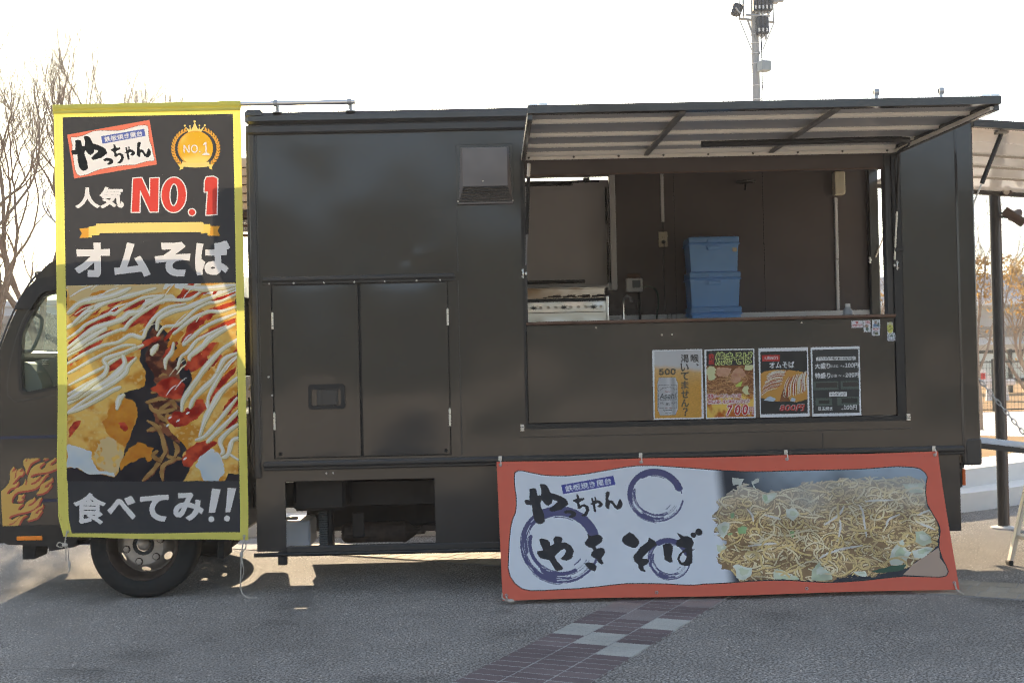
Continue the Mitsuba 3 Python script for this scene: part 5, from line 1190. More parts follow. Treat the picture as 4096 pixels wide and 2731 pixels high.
# logo plate
lay += [(OB + 'logo', 'cloth_coral', poly('lg_red')), (OB + 'logo', 'cloth_ink', poly('lg_white').buffer(1.8)), (OB + 'logo', 'cloth_white', poly('lg_white')), (OB + 'logo', 'cloth_blue', poly('lg_blue'))]
def on_quad(g, q, w, h):
    """the shape of a w x h rectangle laid on the parallelogram q (top left, top right, ., bottom left)"""
    tl, trr, bl = np.array(q[0]), np.array(q[1]), np.array(q[3])
    ex_, ey_ = (trr - tl) / w, (tl - bl) / h
    return affinity.affine_transform(g, [ex_[0], ey_[0], ex_[1], ey_[1], bl[0], bl[1]])
name_line = fit('鉄板焼き屋台', 12, 5, 188, 29, 1.6)
lay += [(OB + 'logo', 'cloth_white', on_quad(name_line, tr('lg_blue'), 200, 34))]
lay += [(OB + 'logo', 'cloth_ink', unary_union([poly('lg1_' + k).buffer(.5) for k in ('ya', 'chi', 'tsu', 'sya', 'nn')]))]
# medal with crown, laurel and ribbon
(mx, my), (mx1, _) = tr('medal'); mr = mx1 - mx
leaves = []
for s in (-1, 1):
    for i in range(14):
        a = math.radians(-48 + 108 * i / 13); R = 1.30 * mr
        c = np.array([mx + s * R * math.cos(a) * (1.0), my + R * math.sin(a) * .93 - 2])
        tdir = math.degrees(math.atan2(math.cos(a), -s * math.sin(a)))
        for off, rr in ((32, .10), (-32, -.10)):
            e = affinity.scale(Point(0, 0).buffer(1, 6), 12, 5)
            e = affinity.rotate(e, tdir + off, origin=(0, 0))
            leaves.append(affinity.translate(e, c[0] + math.cos(math.radians(tdir + off)) * 9, c[1] + math.sin(math.radians(tdir + off)) * 9))
crown = unary_union([poly('crown')] + [Point(p).buffer(r) for p, r in zip(tr('balls'), (6, 5, 7, 5, 6))])
lay += [(OB + 'medal', 'cloth_orange_gold', unary_union(leaves)), (OB + 'medal', 'cloth_pale_gold', crown), (OB + 'medal', 'cloth_orange_gold', Point(mx - 2, my).buffer(mr + 2, 32)), (OB + 'medal', 'cloth_gold', Point(mx + 2, my).buffer(mr - 2, 32)),
        (OB + 'medal', 'cloth_gold', unary_union([poly('mtl'), poly('mtr')])), (OB + 'medal', 'cloth_pale_gold', poly('mrib'))]
(ax, ay), (bx_, by_) = tr('mno'); (cx_, cy_), (dx_, dy_) = tr('mone')
mt = unary_union([fit('NO.', ax, ay, bx_, by_, .5), fit('1', cx_ + 6, cy_ + 3, dx_ - 6, dy_, .5), rect(cx_, cy_, dx_, cy_ + 6)])
lay += [(OB + 'medal', 'cloth_orange_gold', affinity.translate(mt, 2, -2)), (OB + 'medal', 'cloth_white', mt)]
# big lettering
o = tr('o'); oo = affinity.rotate(affinity.scale(Point(o[0]).buffer(1, 32), o[1][0] - o[0][0], o[2][1] - o[0][1]), -3).difference(affinity.rotate(affinity.scale(Point(o[0]).buffer(1, 32), o[4][0] - o[0][0], (o[3][1] - o[0][1])), -3))
dd = tr('dot'); no1 = unary_union([poly('n'), oo, Point(dd[0]).buffer(dd[1][0] - dd[0][0]), poly('one')])
lay += [(OB + 'lettering', 'cloth_white', no1.buffer(6.5)), (OB + 'lettering', 'cloth_red', no1)]
(nx0, ny0), (nx1, ny1) = tr('ninki')
lay += [(OB + 'lettering', 'cloth_white', fit('人気', nx0, ny0, nx1, ny1, 3.6))]
q = tr('omu')
for i, ch in enumerate('オムそば'):
    lay += [(OB + 'lettering', 'cloth_white', fit(ch, q[2 * i][0], q[2 * i][1], q[2 * i + 1][0], q[2 * i + 1][1], 5.0))]
q = tr('tabe')
for i, ch in enumerate('食べてみ'):
    lay += [(OB + 'lettering', 'cloth_white', fit(ch, q[2 * i][0], q[2 * i][1], q[2 * i + 1][0], q[2 * i + 1][1], 2.6 if i == 0 else 4.2))]
q = tr('bang'); bd = tr('bdots')
lay += [(OB + 'lettering', 'cloth_white', g) for g in (Polygon(q[:4]), Polygon(q[4:8]), Point(bd[0]).buffer(17), Point(bd[2]).buffer(17))]
lay += [(OB + 'ribbon', 'cloth_orange_gold', poly('tll')), (OB + 'ribbon', 'cloth_orange_gold', poly('tlr')), (OB + 'ribbon', 'cloth_gold', poly('ribl')), (OB + 'ribbon', 'cloth_gold', poly('ribr')), (OB + 'ribbon', 'cloth_pale_gold', poly('rib'))]
# the picture of the dish
pic = poly('pic'); FPK = OB + 'food_picture__'
def inpic(g): return g.intersection(pic)
def rough(g, a, f, seed):
    """a shape with an uneven edge"""
    out = []
    for q in getattr(g, 'geoms', [g]):
        if q.geom_type != 'Polygon' or q.is_empty: continue
        L = q.exterior.length; n = max(12, int(L / 7))
        P = np.array([q.exterior.interpolate(i / n, True).coords[0] for i in range(n)])
        w = meshkit.fbm(np.c_[P * f, np.full(n, seed)], 3) - .5; w2 = meshkit.fbm(np.c_[P * f, np.full(n, seed + 9.3)], 3) - .5
        out.append(Polygon(P + np.c_[w, w2] * a).buffer(0))
    return unary_union(out)
pl = [('plate', 'cloth_plate', pic)]
pl += [('filling', 'cloth_brown', rough(Polygon([(560, 1230), (640, 1180), (720, 1000), (700, 820), (740, 700), (700, 560), (620, 620), (560, 700), (590, 880), (520, 1060)]), 60, .02, 1))]
for i in range(12): pl += [('noodle', 'cloth_brown', affinity.translate(stroke(tr(f'noodle{i}'), 26), 3, -4)), ('noodle', 'cloth_noodle', stroke(tr(f'noodle{i}'), 22))]
for i in range(12):
    a = pr.uniform(0, 6.3); c = np.array([pr.uniform(570, 730), pr.uniform(620, 1020)])
    pl += [('noodle', 'cloth_noodle' if i % 2 else 'cloth_brown', stroke([c, c + [22 * math.cos(a), 22 * math.sin(a)], c + [45 * math.cos(a + .5), 40 * math.sin(a + .5)]], 13))]
pl += [('egg', 'cloth_egg', rough(poly('om_left').union(poly('om_right')), 26, .03, 2)), ('egg', 'cloth_orange', rough(poly('om_orange'), 30, .03, 3)), ('egg', 'cloth_orange', rough(poly('om_bit'), 30, .04, 4))]
lace = rough(poly('om_lace'), 30, .04, 5)
for i in range(16):
    c = tr('om_lace').mean(0) + [pr.uniform(-70, 60), pr.uniform(-80, 80)]
    lace = lace.difference(affinity.scale(Point(c).buffer(1, 8), pr.uniform(5, 16), pr.uniform(7, 20)))
for i in range(16):        # pools of cream over the top of the omelette
    c = np.array([pr.uniform(90, 1020), pr.uniform(1385, 1490)])
    pl += [('mayonnaise', 'cloth_mayo' if i % 2 else 'cloth_mayo_light', rough(affinity.rotate(affinity.scale(Point(c).buffer(1, 10), pr.uniform(50, 130), pr.uniform(10, 26)), 14), 30, .04, 200 + i))]
pl += [('egg', 'cloth_cream', lace), ('egg_white', 'cloth_eggwhite', rough(poly('om_w1'), 26, .04, 6)), ('egg_white', 'cloth_eggwhite', rough(poly('om_w2'), 30, .05, 7)), ('egg', 'cloth_cream', rough(poly('om_glare'), 24, .03, 8))]
for i in range(46):        # sauce running between the strokes
    left = i % 2; c = np.array([pr.uniform(70, 520), pr.uniform(1080, 1440)]) if left else np.array([pr.uniform(620, 1040), pr.uniform(700, 1470)])
    d = np.array([1, .52]) if left else np.array([.72, .8]); L = pr.uniform(50, 130)
    pl += [('sauce', 'cloth_sauce' if i % 3 else 'cloth_orange', rough(stroke([c, c + d * L * .5 + [0, 8], c + d * L], pr.uniform(16, 34)), 16, .05, 120 + i))]
for i in range(22): pl += [('sauce', 'cloth_sauce', rough(poly(f'sauce{i}'), 20, .04, 10 + i))]
for i in range(34):
    P = tr(f'mayo{i}'); w = pr.uniform(15, 32)
    P = P + np.array([[pr.uniform(-7, 7), pr.uniform(-7, 7)] for _ in P])
    s = stroke(P, w)
    pl += [('mayonnaise', 'cloth_mayo_shade', affinity.translate(stroke(P, w * 1.12), 3, -4)), ('mayonnaise', 'cloth_mayo', s), ('mayonnaise', 'cloth_mayo_light', affinity.translate(stroke(P, w * .36), -1.5, 2.5))]
for i in range(26):        # thin threads between the wide ones, and glints in the sauce
    left = i % 2; c = np.array([pr.uniform(80, 520), pr.uniform(1180, 1470)]) if left else np.array([pr.uniform(620, 1030), pr.uniform(760, 1470)])
    d = np.array([1, .48]) if left else np.array([.75, .8]); L = pr.uniform(60, 150)
    pl += [('mayonnaise', 'cloth_mayo_light' if i % 3 else 'cloth_mayo', stroke([c, c + d * L * .5 + [0, 9], c + d * L], pr.uniform(4, 8)))]
for c in ((654, 708), (640, 662), (735, 468), (700, 690), (755, 735)):
    pl += [('glint', 'cloth_mayo_light', affinity.rotate(affinity.scale(Point(c).buffer(1, 8), 13, 5), 35))]
lay += [(FPK + n, m, inpic(g)) for n, m, g in pl]
print_sheet(lay, fmap_banner, 46)
# sleeve round the pole, eyelets and cords
th = np.linspace(0, 2 * np.pi, 25)
SL = LineString(np.c_[-.0775 + .019 * np.cos(th), 2.911 + .022 * np.sin(th)])
V, F = [], []
xs = np.linspace(TL[0] - .004, TR[0], 40)
for i, x in enumerate(xs):
    rr = 1 + .05 * math.sin(x * 23) + .03 * math.sin(x * 51)
    V.append(np.c_[np.full(24, x), -.0775 + .019 * rr * np.cos(th[:-1]), 2.910 + .021 * rr * np.sin(th[:-1])])
for i in range(39):
    for j in range(24):
        a, b = i * 24 + j, i * 24 + (j + 1) % 24; F += [(a, b, b + 24), (a, b + 24, a + 24)]
A(OB + 'pole_sleeve', trimesh.Trimesh(np.vstack(V), np.array(F), process=False), 'cloth_yellow', True)
A(OB + 'hem', cb(TL[0], TR[0], -.108, -.096, 2.872, 2.888, .003), 'cloth_yellow')
def eyelet(key, p, r=.009):
    A(key, lathe([(r * .5, -.0012), (r * .75, -.0030), (r, -.0010), (r * .98, .001), (r * .5, .001)], p, 'y', 16), 'galvanised', True)
def cord(key, paths, r=.0042):
    ms = []
    for P in paths:
        P = spline(P, 8); t = np.linspace(0, 40, len(P))
        for k in (0, 1):
            off = np.c_[np.cos(t * 3 + np.pi * k), np.sin(t * 3 + np.pi * k) * .4, np.sin(t * 3 + np.pi * k)] * r * .5
            ms.append(tube(P + off, r * .62, 6))
    A(key, join(ms), 'rope', True)
ey1 = fmap_banner(np.array([[38., 30.], [1072., 22.]]))
for p in ey1: eyelet(OB + 'eyelet', p + [0, -.004, 0])
a_, b_ = ey1[0] + [0, -.012, 0], ey1[1] + [0, -.012, 0]
cord(OB + 'cord', [[a_, a_ + [-.006, -.004, -.03], a_ + [-.016, 0, -.075]], [a_ + [-.016, 0, -.07], a_ + [-.045, -.008, -.058], a_ + [-.058, -.004, -.078], a_ + [-.035, .002, -.088], a_ + [-.010, 0, -.074]],
                   [a_ + [-.012, 0, -.07], a_ + [.004, 0, -.10], a_ + [.006, 0, -.16], a_ + [.012, 0, -.205], a_ + [.002, 0, -.235]], [a_ + [-.012, 0, -.075], a_ + [-.008, 0, -.11], a_ + [-.010, 0, -.165]]])
lump = trimesh.creation.icosphere(2, .016); lump.apply_scale([1.1, .8, .8]); lump.apply_translation(a_ + [-.014, 0, -.075]); A(OB + 'knot', lump, 'rope')
lump = trimesh.creation.icosphere(2, .011); lump.apply_scale([.8, .8, 2.2]); lump.apply_translation(a_ + [.010, 0, -.19]); A(OB + 'knot', lump, 'rope')
cord(OB + 'cord', [[b_, b_ + [-.006, 0, -.05], b_ + [-.016, 0, -.10], b_ + [-.020, 0, -.17], b_ + [-.020, -.02, -.26], b_ + [-.012, -.03, -.318], b_ + [.03, -.06, -.345], b_ + [.085, -.07, -.346]],
                   [b_ + [.002, .01, 0], b_ + [-.012, .01, -.06], b_ + [-.017, .004, -.11], b_ + [-.008, 0, -.17], b_ + [-.004, 0, -.20], b_ + [-.014, 0, -.245]], [b_ + [0, .012, -.02], b_ + [.010, .01, -.06], b_ + [-.010, .005, -.09]]])
lump = trimesh.creation.icosphere(2, .012); lump.apply_scale([.9, .8, 1.6]); lump.apply_translation(b_ + [-.016, 0, -.105]); A(OB + 'knot', lump, 'rope')

# ---------------------------------------------------------------- the red bordered banner along the skirt
yb = thing('noodle_banner', 'wide red bordered banner with fried noodles hanging low on the truck', 'banner')
NB = yb + '__'
pap('vinyl_red', (.68, .13, .075)); pap('vinyl_ink', (.022, .022, .026)); pap('vinyl_white', mottled((.70, .73, .78), .05, 4)); pap('vinyl_blue', (.07, .075, .30)); pap('vinyl_brush', (.085, .085, .19)); pap('vinyl_letter', (.70, .73, .80))
def photo_back(p, n, uv):
    """the dark griddle of the picture, with printed steam towards its top"""
    u = mikit.smoothstep(1.35, 1.75, p.x); st = mikit.smoothstep(.42, .72, p.z + .22 * (mikit.fbm(p.x * 5, 1, p.z * 6, 3) - .5))
    c = mikit.mix((.030, .034, .044), (.33, .40, .47), st * u)
    return mikit.mix((.70, .73, .78), c, mikit.smoothstep(1.245, 1.33, p.x))
pap('photo_back', mikit.proc(photo_back))
def noodle_tone(c, d):
    def fn(p, n, uv):
        st = mikit.smoothstep(.34, .66, p.z + .20 * (mikit.fbm(p.x * 5, 1, p.z * 6, 3) - .5))
        lump = mikit.smoothstep(.32, .62, mikit.fbm(p.x * 9 + 4, 1, p.z * 11, 3))
        return mikit.mix(mikit.mix(c, d, mikit.noise(p.x * 22, 1, p.z * 22)) * (.74 + .34 * lump), (.46, .48, .46), st * .6)
    return mikit.proc(fn)
pap('noodle_deep', noodle_tone((.24, .15, .07), (.36, .23, .11))); pap('noodle_mid', noodle_tone((.54, .38, .18), (.62, .46, .24))); pap('noodle_pale', noodle_tone((.72, .60, .36), (.76, .66, .44)))
pap('noodle_gold', noodle_tone((.64, .47, .19), (.70, .54, .25))); pap('cabbage', noodle_tone((.46, .54, .36), (.60, .62, .46))); pap('cabbage_light', noodle_tone((.62, .66, .54), (.68, .70, .60)))
pap('sprout', noodle_tone((.66, .62, .55), (.70, .68, .62))); pap('spring_onion', noodle_tone((.22, .40, .14), (.34, .50, .24))); pap('skin_tone', (.46, .33, .25)); pap('leaf_shadow', (.045, .10, .06))
def fmap_red(V):
    """hung from hooks at the top, its lower edge blown out from the truck until it rests near the ground"""
    u, v = V[:, 0] / 2640, V[:, 1] / 850
    xl = -.018 * v + .0 * (1 - v); xr = 2.606 * v + 2.565 * (1 - v)
    h = 1 - v
    y = -.052 - .40 * h ** 1.12 + .012 * np.sin(2 * np.pi * u * 1.5) * h + .006 * np.sin(11 * u + 3 * v)
    z = .770 - .745 * h - .004 * np.sin(np.pi * 3 * u) ** 2 * v + .006 * u * 0
    x = xl * (1 - u) + xr * u
    return np.c_[x, y, z]
p2 = poly('panel2'); FPK = NB + 'food_picture__'
fd = tr('fade'); xf = (fd[0][0] + fd[1][0]) / 2
lay = [(NB + 'border', 'vinyl_red', rect(0, 0, 2640, 850)), (NB + 'panel_outline', 'vinyl_ink', p2.buffer(5)), (NB + 'panel', 'vinyl_white', p2)]
picr = p2.intersection(rect(1255, -10, 2700, 900))
pl = [('griddle', 'photo_back', picr)]
pile = rough(poly('pile'), 34, .02, 21)
pl += [('noodle', 'noodle_deep', pile)]
pr = random.Random(77); minx, miny, maxx, maxy = pile.bounds
def rand_in(g):
    while True:
        c = (pr.uniform(minx, maxx), pr.uniform(miny, maxy))
        if g.contains(Point(c)): return np.array(c)
def curl():
    c = rand_in(pile); a = pr.uniform(0, 6.28); k = pr.choice((-1, 1)) * pr.uniform(.002, .022); L = pr.uniform(80, 230); P = [c]
    for i in range(10):
        k += pr.uniform(-.009, .009); a += k * L / 10
        P.append(P[-1] + np.array([math.cos(a), math.sin(a) * .75]) * L / 10)
    return P
for rnd in range(5):
    for m, w0, cnt in (('noodle_deep', 9, 30), ('noodle_mid', 10.5, 58), ('noodle_gold', 10, 46), ('noodle_pale', 8.5, 46)):
        for h_ in (0, 1):
            g = unary_union([LineString(spline(curl(), 2)).buffer(pr.uniform(.38, .58) * w0, 3) for _ in range(cnt // 2)])
            pl += [('noodle', 'noodle_deep', affinity.translate(g.buffer(2.2, 2), 1.5, -2.5)), ('noodle', m, g)]
for i in range(12): pl += [('cabbage', 'cabbage' if i % 2 else 'cabbage_light', rough(poly(f'cab{i}'), 24, .03, 31 + i)), ('cabbage', 'cabbage_light' if i % 2 else 'cabbage', rough(affinity.scale(affinity.translate(poly(f'cab{i}'), 4, 5), .55, .45), 20, .05, 51 + i))]
for i in range(6): pl += [('spring_onion', 'leaf_shadow' if i == 2 else 'spring_onion', rough(poly(f'grn{i}'), 12, .05, 71 + i))]
for i in range(12): pl += [('bean_sprout', 'sprout', stroke(tr(f'spr{i}'), 11))]
pl += [('noodle', 'noodle_pale', unary_union([LineString(curl()).buffer(5.2, 3) for _ in range(22)])), ('noodle', 'noodle_gold', unary_union([LineString(curl()).buffer(6, 3) for _ in range(22)]))]
pl += [('cabbage', 'cabbage_light', unary_union([rough(poly('wisp'), 14, .05, 91), rough(poly('wisp2'), 14, .05, 92)])), ('hand', 'skin_tone', poly('skin'))]
mound = rough(pile.buffer(14), 40, .03, 95).intersection(picr)
lay += [(FPK + n, m, g.intersection(mound if n in ('noodle', 'bean_sprout') else picr)) for n, m, g in pl]
# brush rings
rg_ = tr('rings')
def ring(c, R, seed):
    rd = random.Random(seed); out = []
    def arc(r0, r1, a0, a1, ends=.4):
        n = 70; a = np.radians(np.linspace(a0, a1, n)); s = np.linspace(0, 1, n)
        j = np.array([[rd.uniform(-.006, .006) for _ in range(n)] for _ in range(2)])
        fade = np.minimum(1, np.minimum(s, 1 - s) / .06 + .35)
        mid, hw = (r0 + r1) / 2, (r1 - r0) / 2
        ro, ri = (mid + hw * fade + j[0]) * R, (mid - hw * fade + j[1]) * R
        return Polygon(np.vstack([np.c_[c[0] + ro * np.cos(a), c[1] + ro * np.sin(a)], np.c_[c[0] + ri * np.cos(a), c[1] + ri * np.sin(a)][::-1]])).buffer(0)
    out += [arc(.735, .99, 8, 128), arc(.80, .985, 120, 196), arc(.885, .99, 190, 262), arc(.925, .985, 255, 348), arc(.70, .79, 160, 238), arc(.69, .83, 228, 262), arc(.70, .80, 256, 300), arc(.82, .90, 232, 285), arc(.86, .885, 196, 250), arc(.60, .63, 300, 322), arc(.74, .755, 292, 328), arc(.885, .905, 268, 322), arc(.69, .715, 60, 100), arc(.80, .815, 284, 330), arc(1.0, 1.02, 225, 268), arc(.90, .93, 2, 12)]
    g = unary_union(out)
    for i in range(26):        # dry brush gaps
        a = math.radians(rd.uniform(130, 335)); r = rd.uniform(.70, .98) * R; w = rd.uniform(.04, .16)
        e = affinity.rotate(affinity.scale(Point(0, 0).buffer(1, 5), R * w, R * rd.uniform(.004, .010)), math.degrees(a) + 90, origin=(0, 0))
        g = g.difference(affinity.translate(e, c[0] + r * math.cos(a), c[1] + r * math.sin(a)))
    return g
for i in range(3):
    R = math.hypot(*(rg_[2 * i + 1] - rg_[2 * i])); lay += [(NB + 'brush_ring', 'vinyl_brush', ring(rg_[2 * i], R, 5 + i))]
lay += [(NB + 'logo', 'vinyl_blue', poly('b_blue')), (NB + 'logo', 'vinyl_letter', on_quad(name_line, tr('b_blue'), 200, 34))]
lay += [(NB + 'lettering', 'vinyl_ink', poly('lg_' + k)) for k in ('ya', 'chi', 'tsu', 'sya', 'nn')]
k8 = tr('k8')
lay += [(NB + 'lettering', 'vinyl_ink', unary_union([poly('k7').difference(poly('k7h'))] + [poly(f'k{i}') for i in range(1, 7)] + [Point(k8[0]).buffer(k8[1][0] - k8[0][0]), Point(k8[2]).buffer(k8[3][0] - k8[2][0])]).buffer(.6))]
print_sheet(lay, fmap_red, 70)
for (u, v) in ((22, 828), (860, 826), (1730, 824), (2618, 826)):
    p = fmap_red(np.array([[float(u), float(v)]]))[0]
    eyelet(NB + 'eyelet', p + [0, -.003, 0], .010)
    k = A(FT + 'banner_hook', join(cb(p[0] - .010, p[0] + .010, -.043, -.037, p[2] + .022, p[2] + .052, .004), tube(spline([(p[0] + .002, -.044, p[2] + .036), (p[0] + .003, -.062, p[2] + .030), (p[0] + .003, -.070, p[2] + .012), (p[0] + .002, -.066, p[2] - .002), (p[0], -.056, p[2] + .002)], 5), .0032, 7)), 'alu', 40)
for (u, v) in ((22, 30), (890, 26), (1760, 26), (2615, 40)):
    p = fmap_red(np.array([[float(u), float(v)]]))[0]; eyelet(NB + 'eyelet', p + [0, -.003, .001], .009)
pa, pb = fmap_red(np.array([[20., 28.], [2616., 38.]]))
cord(NB + 'cord', [[pa + [0, -.008, 0], pa + [.006, -.022, -.012], pa + [.02, -.035, -.022], pa + [.045, -.04, -.026]], [pa + [-.022, .0, .012], pa + [-.022, -.008, -.008], pa + [0, -.02, -.022], pa + [.02, -.035, -.024]]], .005)
lump = trimesh.creation.icosphere(2, .014); lump.apply_scale([1.3, 1, .8]); lump.apply_translation(pa + [.026, -.036, -.022]); A(NB + 'knot', lump, 'rope')
cord(NB + 'cord', [[pb + [0, -.008, 0], pb + [.000, -.03, -.026], pb + [.006, -.06, -.040], pb + [.016, -.095, -.046]]], .005)

# ---------------------------------------------------------------- four posters under the counter
pap('paper', (.70, .73, .77)); pap('poster_black', (.030, .031, .031)); pap('poster_red', (.44, .035, .03)); pap('poster_white', (.66, .68, .70)); pap('poster_ink', (.055, .052, .050))
def beerf(p, n, uv):
    z = p.z + .025 * (mikit.fbm(p.x * 14, 2, p.z * 5, 3) - .5) + .30 * (p.x - 1.08) * .4
    foam = mikit.smoothstep(1.275, 1.315, z); bub = mikit.noise(p.x * 150, 1, p.z * 150)
    c = mikit.mix((.56, .30, .055), (.58, .38, .15), mikit.smoothstep(1.17, 1.30, p.z)) * (.85 + .25 * bub)
    return mikit.mix(c, (.50, .51, .52), foam)
pap('beer', mikit.proc(beerf)); pap('can_silver', mikit.proc(lambda p, n, uv: mikit.mix((.30, .31, .32), (.60, .61, .63), mikit.smoothstep(.0, .05, dr.abs(p.x - .992)) * .0 + mikit.noise(p.x * 38 + 1.2, 0, 0)))); pap('can_ink', (.045, .05, .055)); pap('can_red', (.30, .07, .06))
pap('flame_print', mikit.proc(lambda p, n, uv: mikit.mix((.40, .10, .01), (.70, .48, .10), mikit.smoothstep(.35, .65, mikit.fbm(p.x * 30, 1, p.z * 14, 3)))))
pap('pork', mikit.proc(lambda p, n, uv: mikit.mix((.40, .18, .10), (.60, .38, .26), mikit.fbm(p.x * 40, 1, p.z * 40, 3)))); pap('soba_brown', (.20, .075, .025)); pap('soba_mid', (.40, .19, .07)); pap('soba_light', (.54, .31, .14)); pap('lime', (.42, .56, .10)); pap('lime_line', (.55, .62, .22)); pap('crisp_leaf', (.58, .60, .34))
pap('omu_egg', (.52, .27, .06)); pap('omu_red', (.34, .05, .025)); pap('omu_mayo', (.60, .60, .50)); pap('omu_blue', (.40, .52, .62)); pap('tape_green', (.085, .115, .100)); pap('tape_ink', (.035, .036, .034)); pap('tape_brown', (.055, .050, .047)); pap('sheet_dark', (.042, .046, .048))
def poster(name, label, x0, z0, x1, z1, tilt, W, H, lay):
    k = thing(name, label, 'poster', 'posters under the counter')
    w, h = x1 - x0, z1 - z0
    def fm(V): return np.c_[x0 + V[:, 0] / W * w + tilt * (V[:, 1] / H), np.full(len(V), .0085), z0 + V[:, 1] / H * h]
    print_sheet([(k + '__' + n, m, g) for n, m, g in lay], fm, 0)
    A(k + '__backing', cb(x0, x1 + tilt, .0092, .0112, z0, z1, .0005), 'paper')
# 1: beer (local units: zoomed picture, 540 x 760)
W, H = 540, 758
L = [('sheet', 'paper', rect(0, 0, W, H)), ('beer_picture', 'beer', rect(12, 14, W - 12, H - 12))]
can = Polygon([(60, 458), (245, 455), (252, 430), (266, 395), (266, 110), (252, 80), (240, 48), (70, 46), (58, 80), (44, 110), (44, 395), (54, 430)]).buffer(6).buffer(-6)
L += [('can', 'can_ink', can.buffer(2)), ('can', 'can_silver', can), ('can', 'can_ink', rect(62, 130, 250, 368).buffer(8).difference(rect(62, 130, 250, 368).buffer(4))), ('can', 'can_silver', rect(62, 132, 250, 366))]
L += [('can_lettering', 'can_ink', fit('Asahi', 66, 225, 250, 285, 2.0, .18)), ('can_lettering', 'can_ink', fit('生', 132, 150, 178, 182, 3)), ('can_lettering', 'can_red', fit('スーパードライ', 108, 118, 205, 133, 2)),
      ('can_lettering', 'can_red', fit('DRY', 126, 294, 186, 309, 2)), ('can_lettering', 'can_ink', unary_union([rect(70, 213, 245, 219), rect(70, 190, 122, 193), rect(70, 180, 122, 183), rect(70, 170, 122, 173), rect(190, 190, 244, 193), rect(190, 180, 244, 183), rect(190, 170, 244, 173), rect(104, 96, 202, 104)])),
      ('can_lettering', 'can_ink', unary_union([fit('350ml', 132, 62, 186, 76, 2)])), ('can_lettering', 'can_ink', LineString([(75, 322), (110, 345), (157, 352), (205, 345), (240, 322)]).buffer(4).difference(LineString([(75, 322), (110, 345), (157, 352), (205, 345), (240, 322)]).buffer(1.6)))]
L += [('lettering', 'poster_ink', fit('500', 62, 485, 246, 553, 3.6))]
for i, ch in enumerate('渇いてません？'):
    a, b = 705 - i * 97, 705 - i * 97 - 88
    L += [('lettering', 'poster_ink', fit(ch, 302 if ch != '？' else 320, b, 390 if ch != '？' else 376, a, 2.6))]
L += [('lettering', 'poster_ink', unary_union([fit('喉', 412, 615, 502, 705, 2.6), fit('、', 470, 575, 502, 605, 4)]))]
poster('menu_poster', 'poster of golden beer with a silver can', .926, .993, 1.219, 1.408, .007, W, H, L)
# 2: fried noodles
W, H = 537, 758
L = [('sheet', 'paper', rect(0, 0, W, H)), ('heading', 'poster_black', rect(10, 578, W - 12, H - 14)), ('food_picture', 'soba_brown', rect(10, 255, W - 12, 578)), ('flame_picture', 'flame_print', rect(10, 14, W - 12, 262))]
pr = random.Random(8); fr = rect(10, 235, W - 12, 578)
def scurl(x0, y0, x1, y1, Lm):
    c = np.array([pr.uniform(x0, x1), pr.uniform(y0, y1)]); a = pr.uniform(-.9, .9) + (math.pi if pr.random() < .5 else 0); k = pr.uniform(-.02, .02); P = [c]
    for i in range(8):
        a += k * Lm / 8; k += pr.uniform(-.004, .004); P.append(P[-1] + np.array([math.cos(a), math.sin(a) * .6]) * Lm / 8)
    return LineString(P)
for r_ in range(4):
    for m, w in (('soba_mid', 8), ('soba_brown', 6), ('soba_light', 5)):
        L += [('food_picture', m, unary_union([scurl(10, 235, 520, 520, pr.uniform(90, 200)).buffer(w / 2) for _ in range(16)]).intersection(fr))]
for c, a, b, m in (((190, 510), 90, 55, 'pork'), ((365, 490), 75, 60, 'pork'), ((330, 420), 60, 40, 'pork'), ((50, 510), 55, 60, 'crisp_leaf'), ((70, 450), 50, 30, 'crisp_leaf'), ((480, 560), 60, 40, 'crisp_leaf'), ((440, 300), 34, 50, 'crisp_leaf')):
    L += [('food_picture', m, rough(affinity.scale(Point(c).buffer(1, 12), a, b), 50, .03, c[0]).intersection(fr))]
L += [('food_picture', 'lime', Polygon([(325, 362), (392, 400), (405, 405), (385, 345), (340, 340)]))]
L += [('food_picture', 'soba_light', unary_union([scurl(60, 300, 480, 440, 150).buffer(2.4) for _ in range(9)]).intersection(fr))]
hd = fit('焼きそば', 112, 588, 512, 722, 1.5, .06)
L += [('lettering', 'lime_line', hd.buffer(8)), ('lettering', 'poster_black', hd), ('lettering', 'poster_red', unary_union([fit('鉄', 32, 648, 100, 712, 2.5), fit('板', 32, 588, 100, 648, 2.5)]))]
for s, a, b, c in (('濃厚ソースともっちり麺', 222, 268, 385), ('秘伝の隠し味が美味さの決め手', 160, 206, 480)):
    g = fit(s, 20, a, c, b, 2.0); L += [('lettering', 'poster_white', g.buffer(4)), ('lettering', 'poster_red', g)]
g = unary_union([fit('7', 222, 36, 290, 146, 5, .25), fit('0', 318, 36, 380, 146, 5, .15), fit('0', 400, 36, 462, 146, 5, .15)])
L += [('lettering', 'poster_white', g.buffer(7)), ('lettering', 'poster_red', g)]
g = fit('円', 470, 40, 525, 118, 2); L += [('lettering', 'poster_white', g.buffer(5)), ('lettering', 'poster_red', g)]
poster('menu_poster', 'poster of fried noodles priced 700 yen', 1.239, .991, 1.532, 1.405, .006, W, H, L)
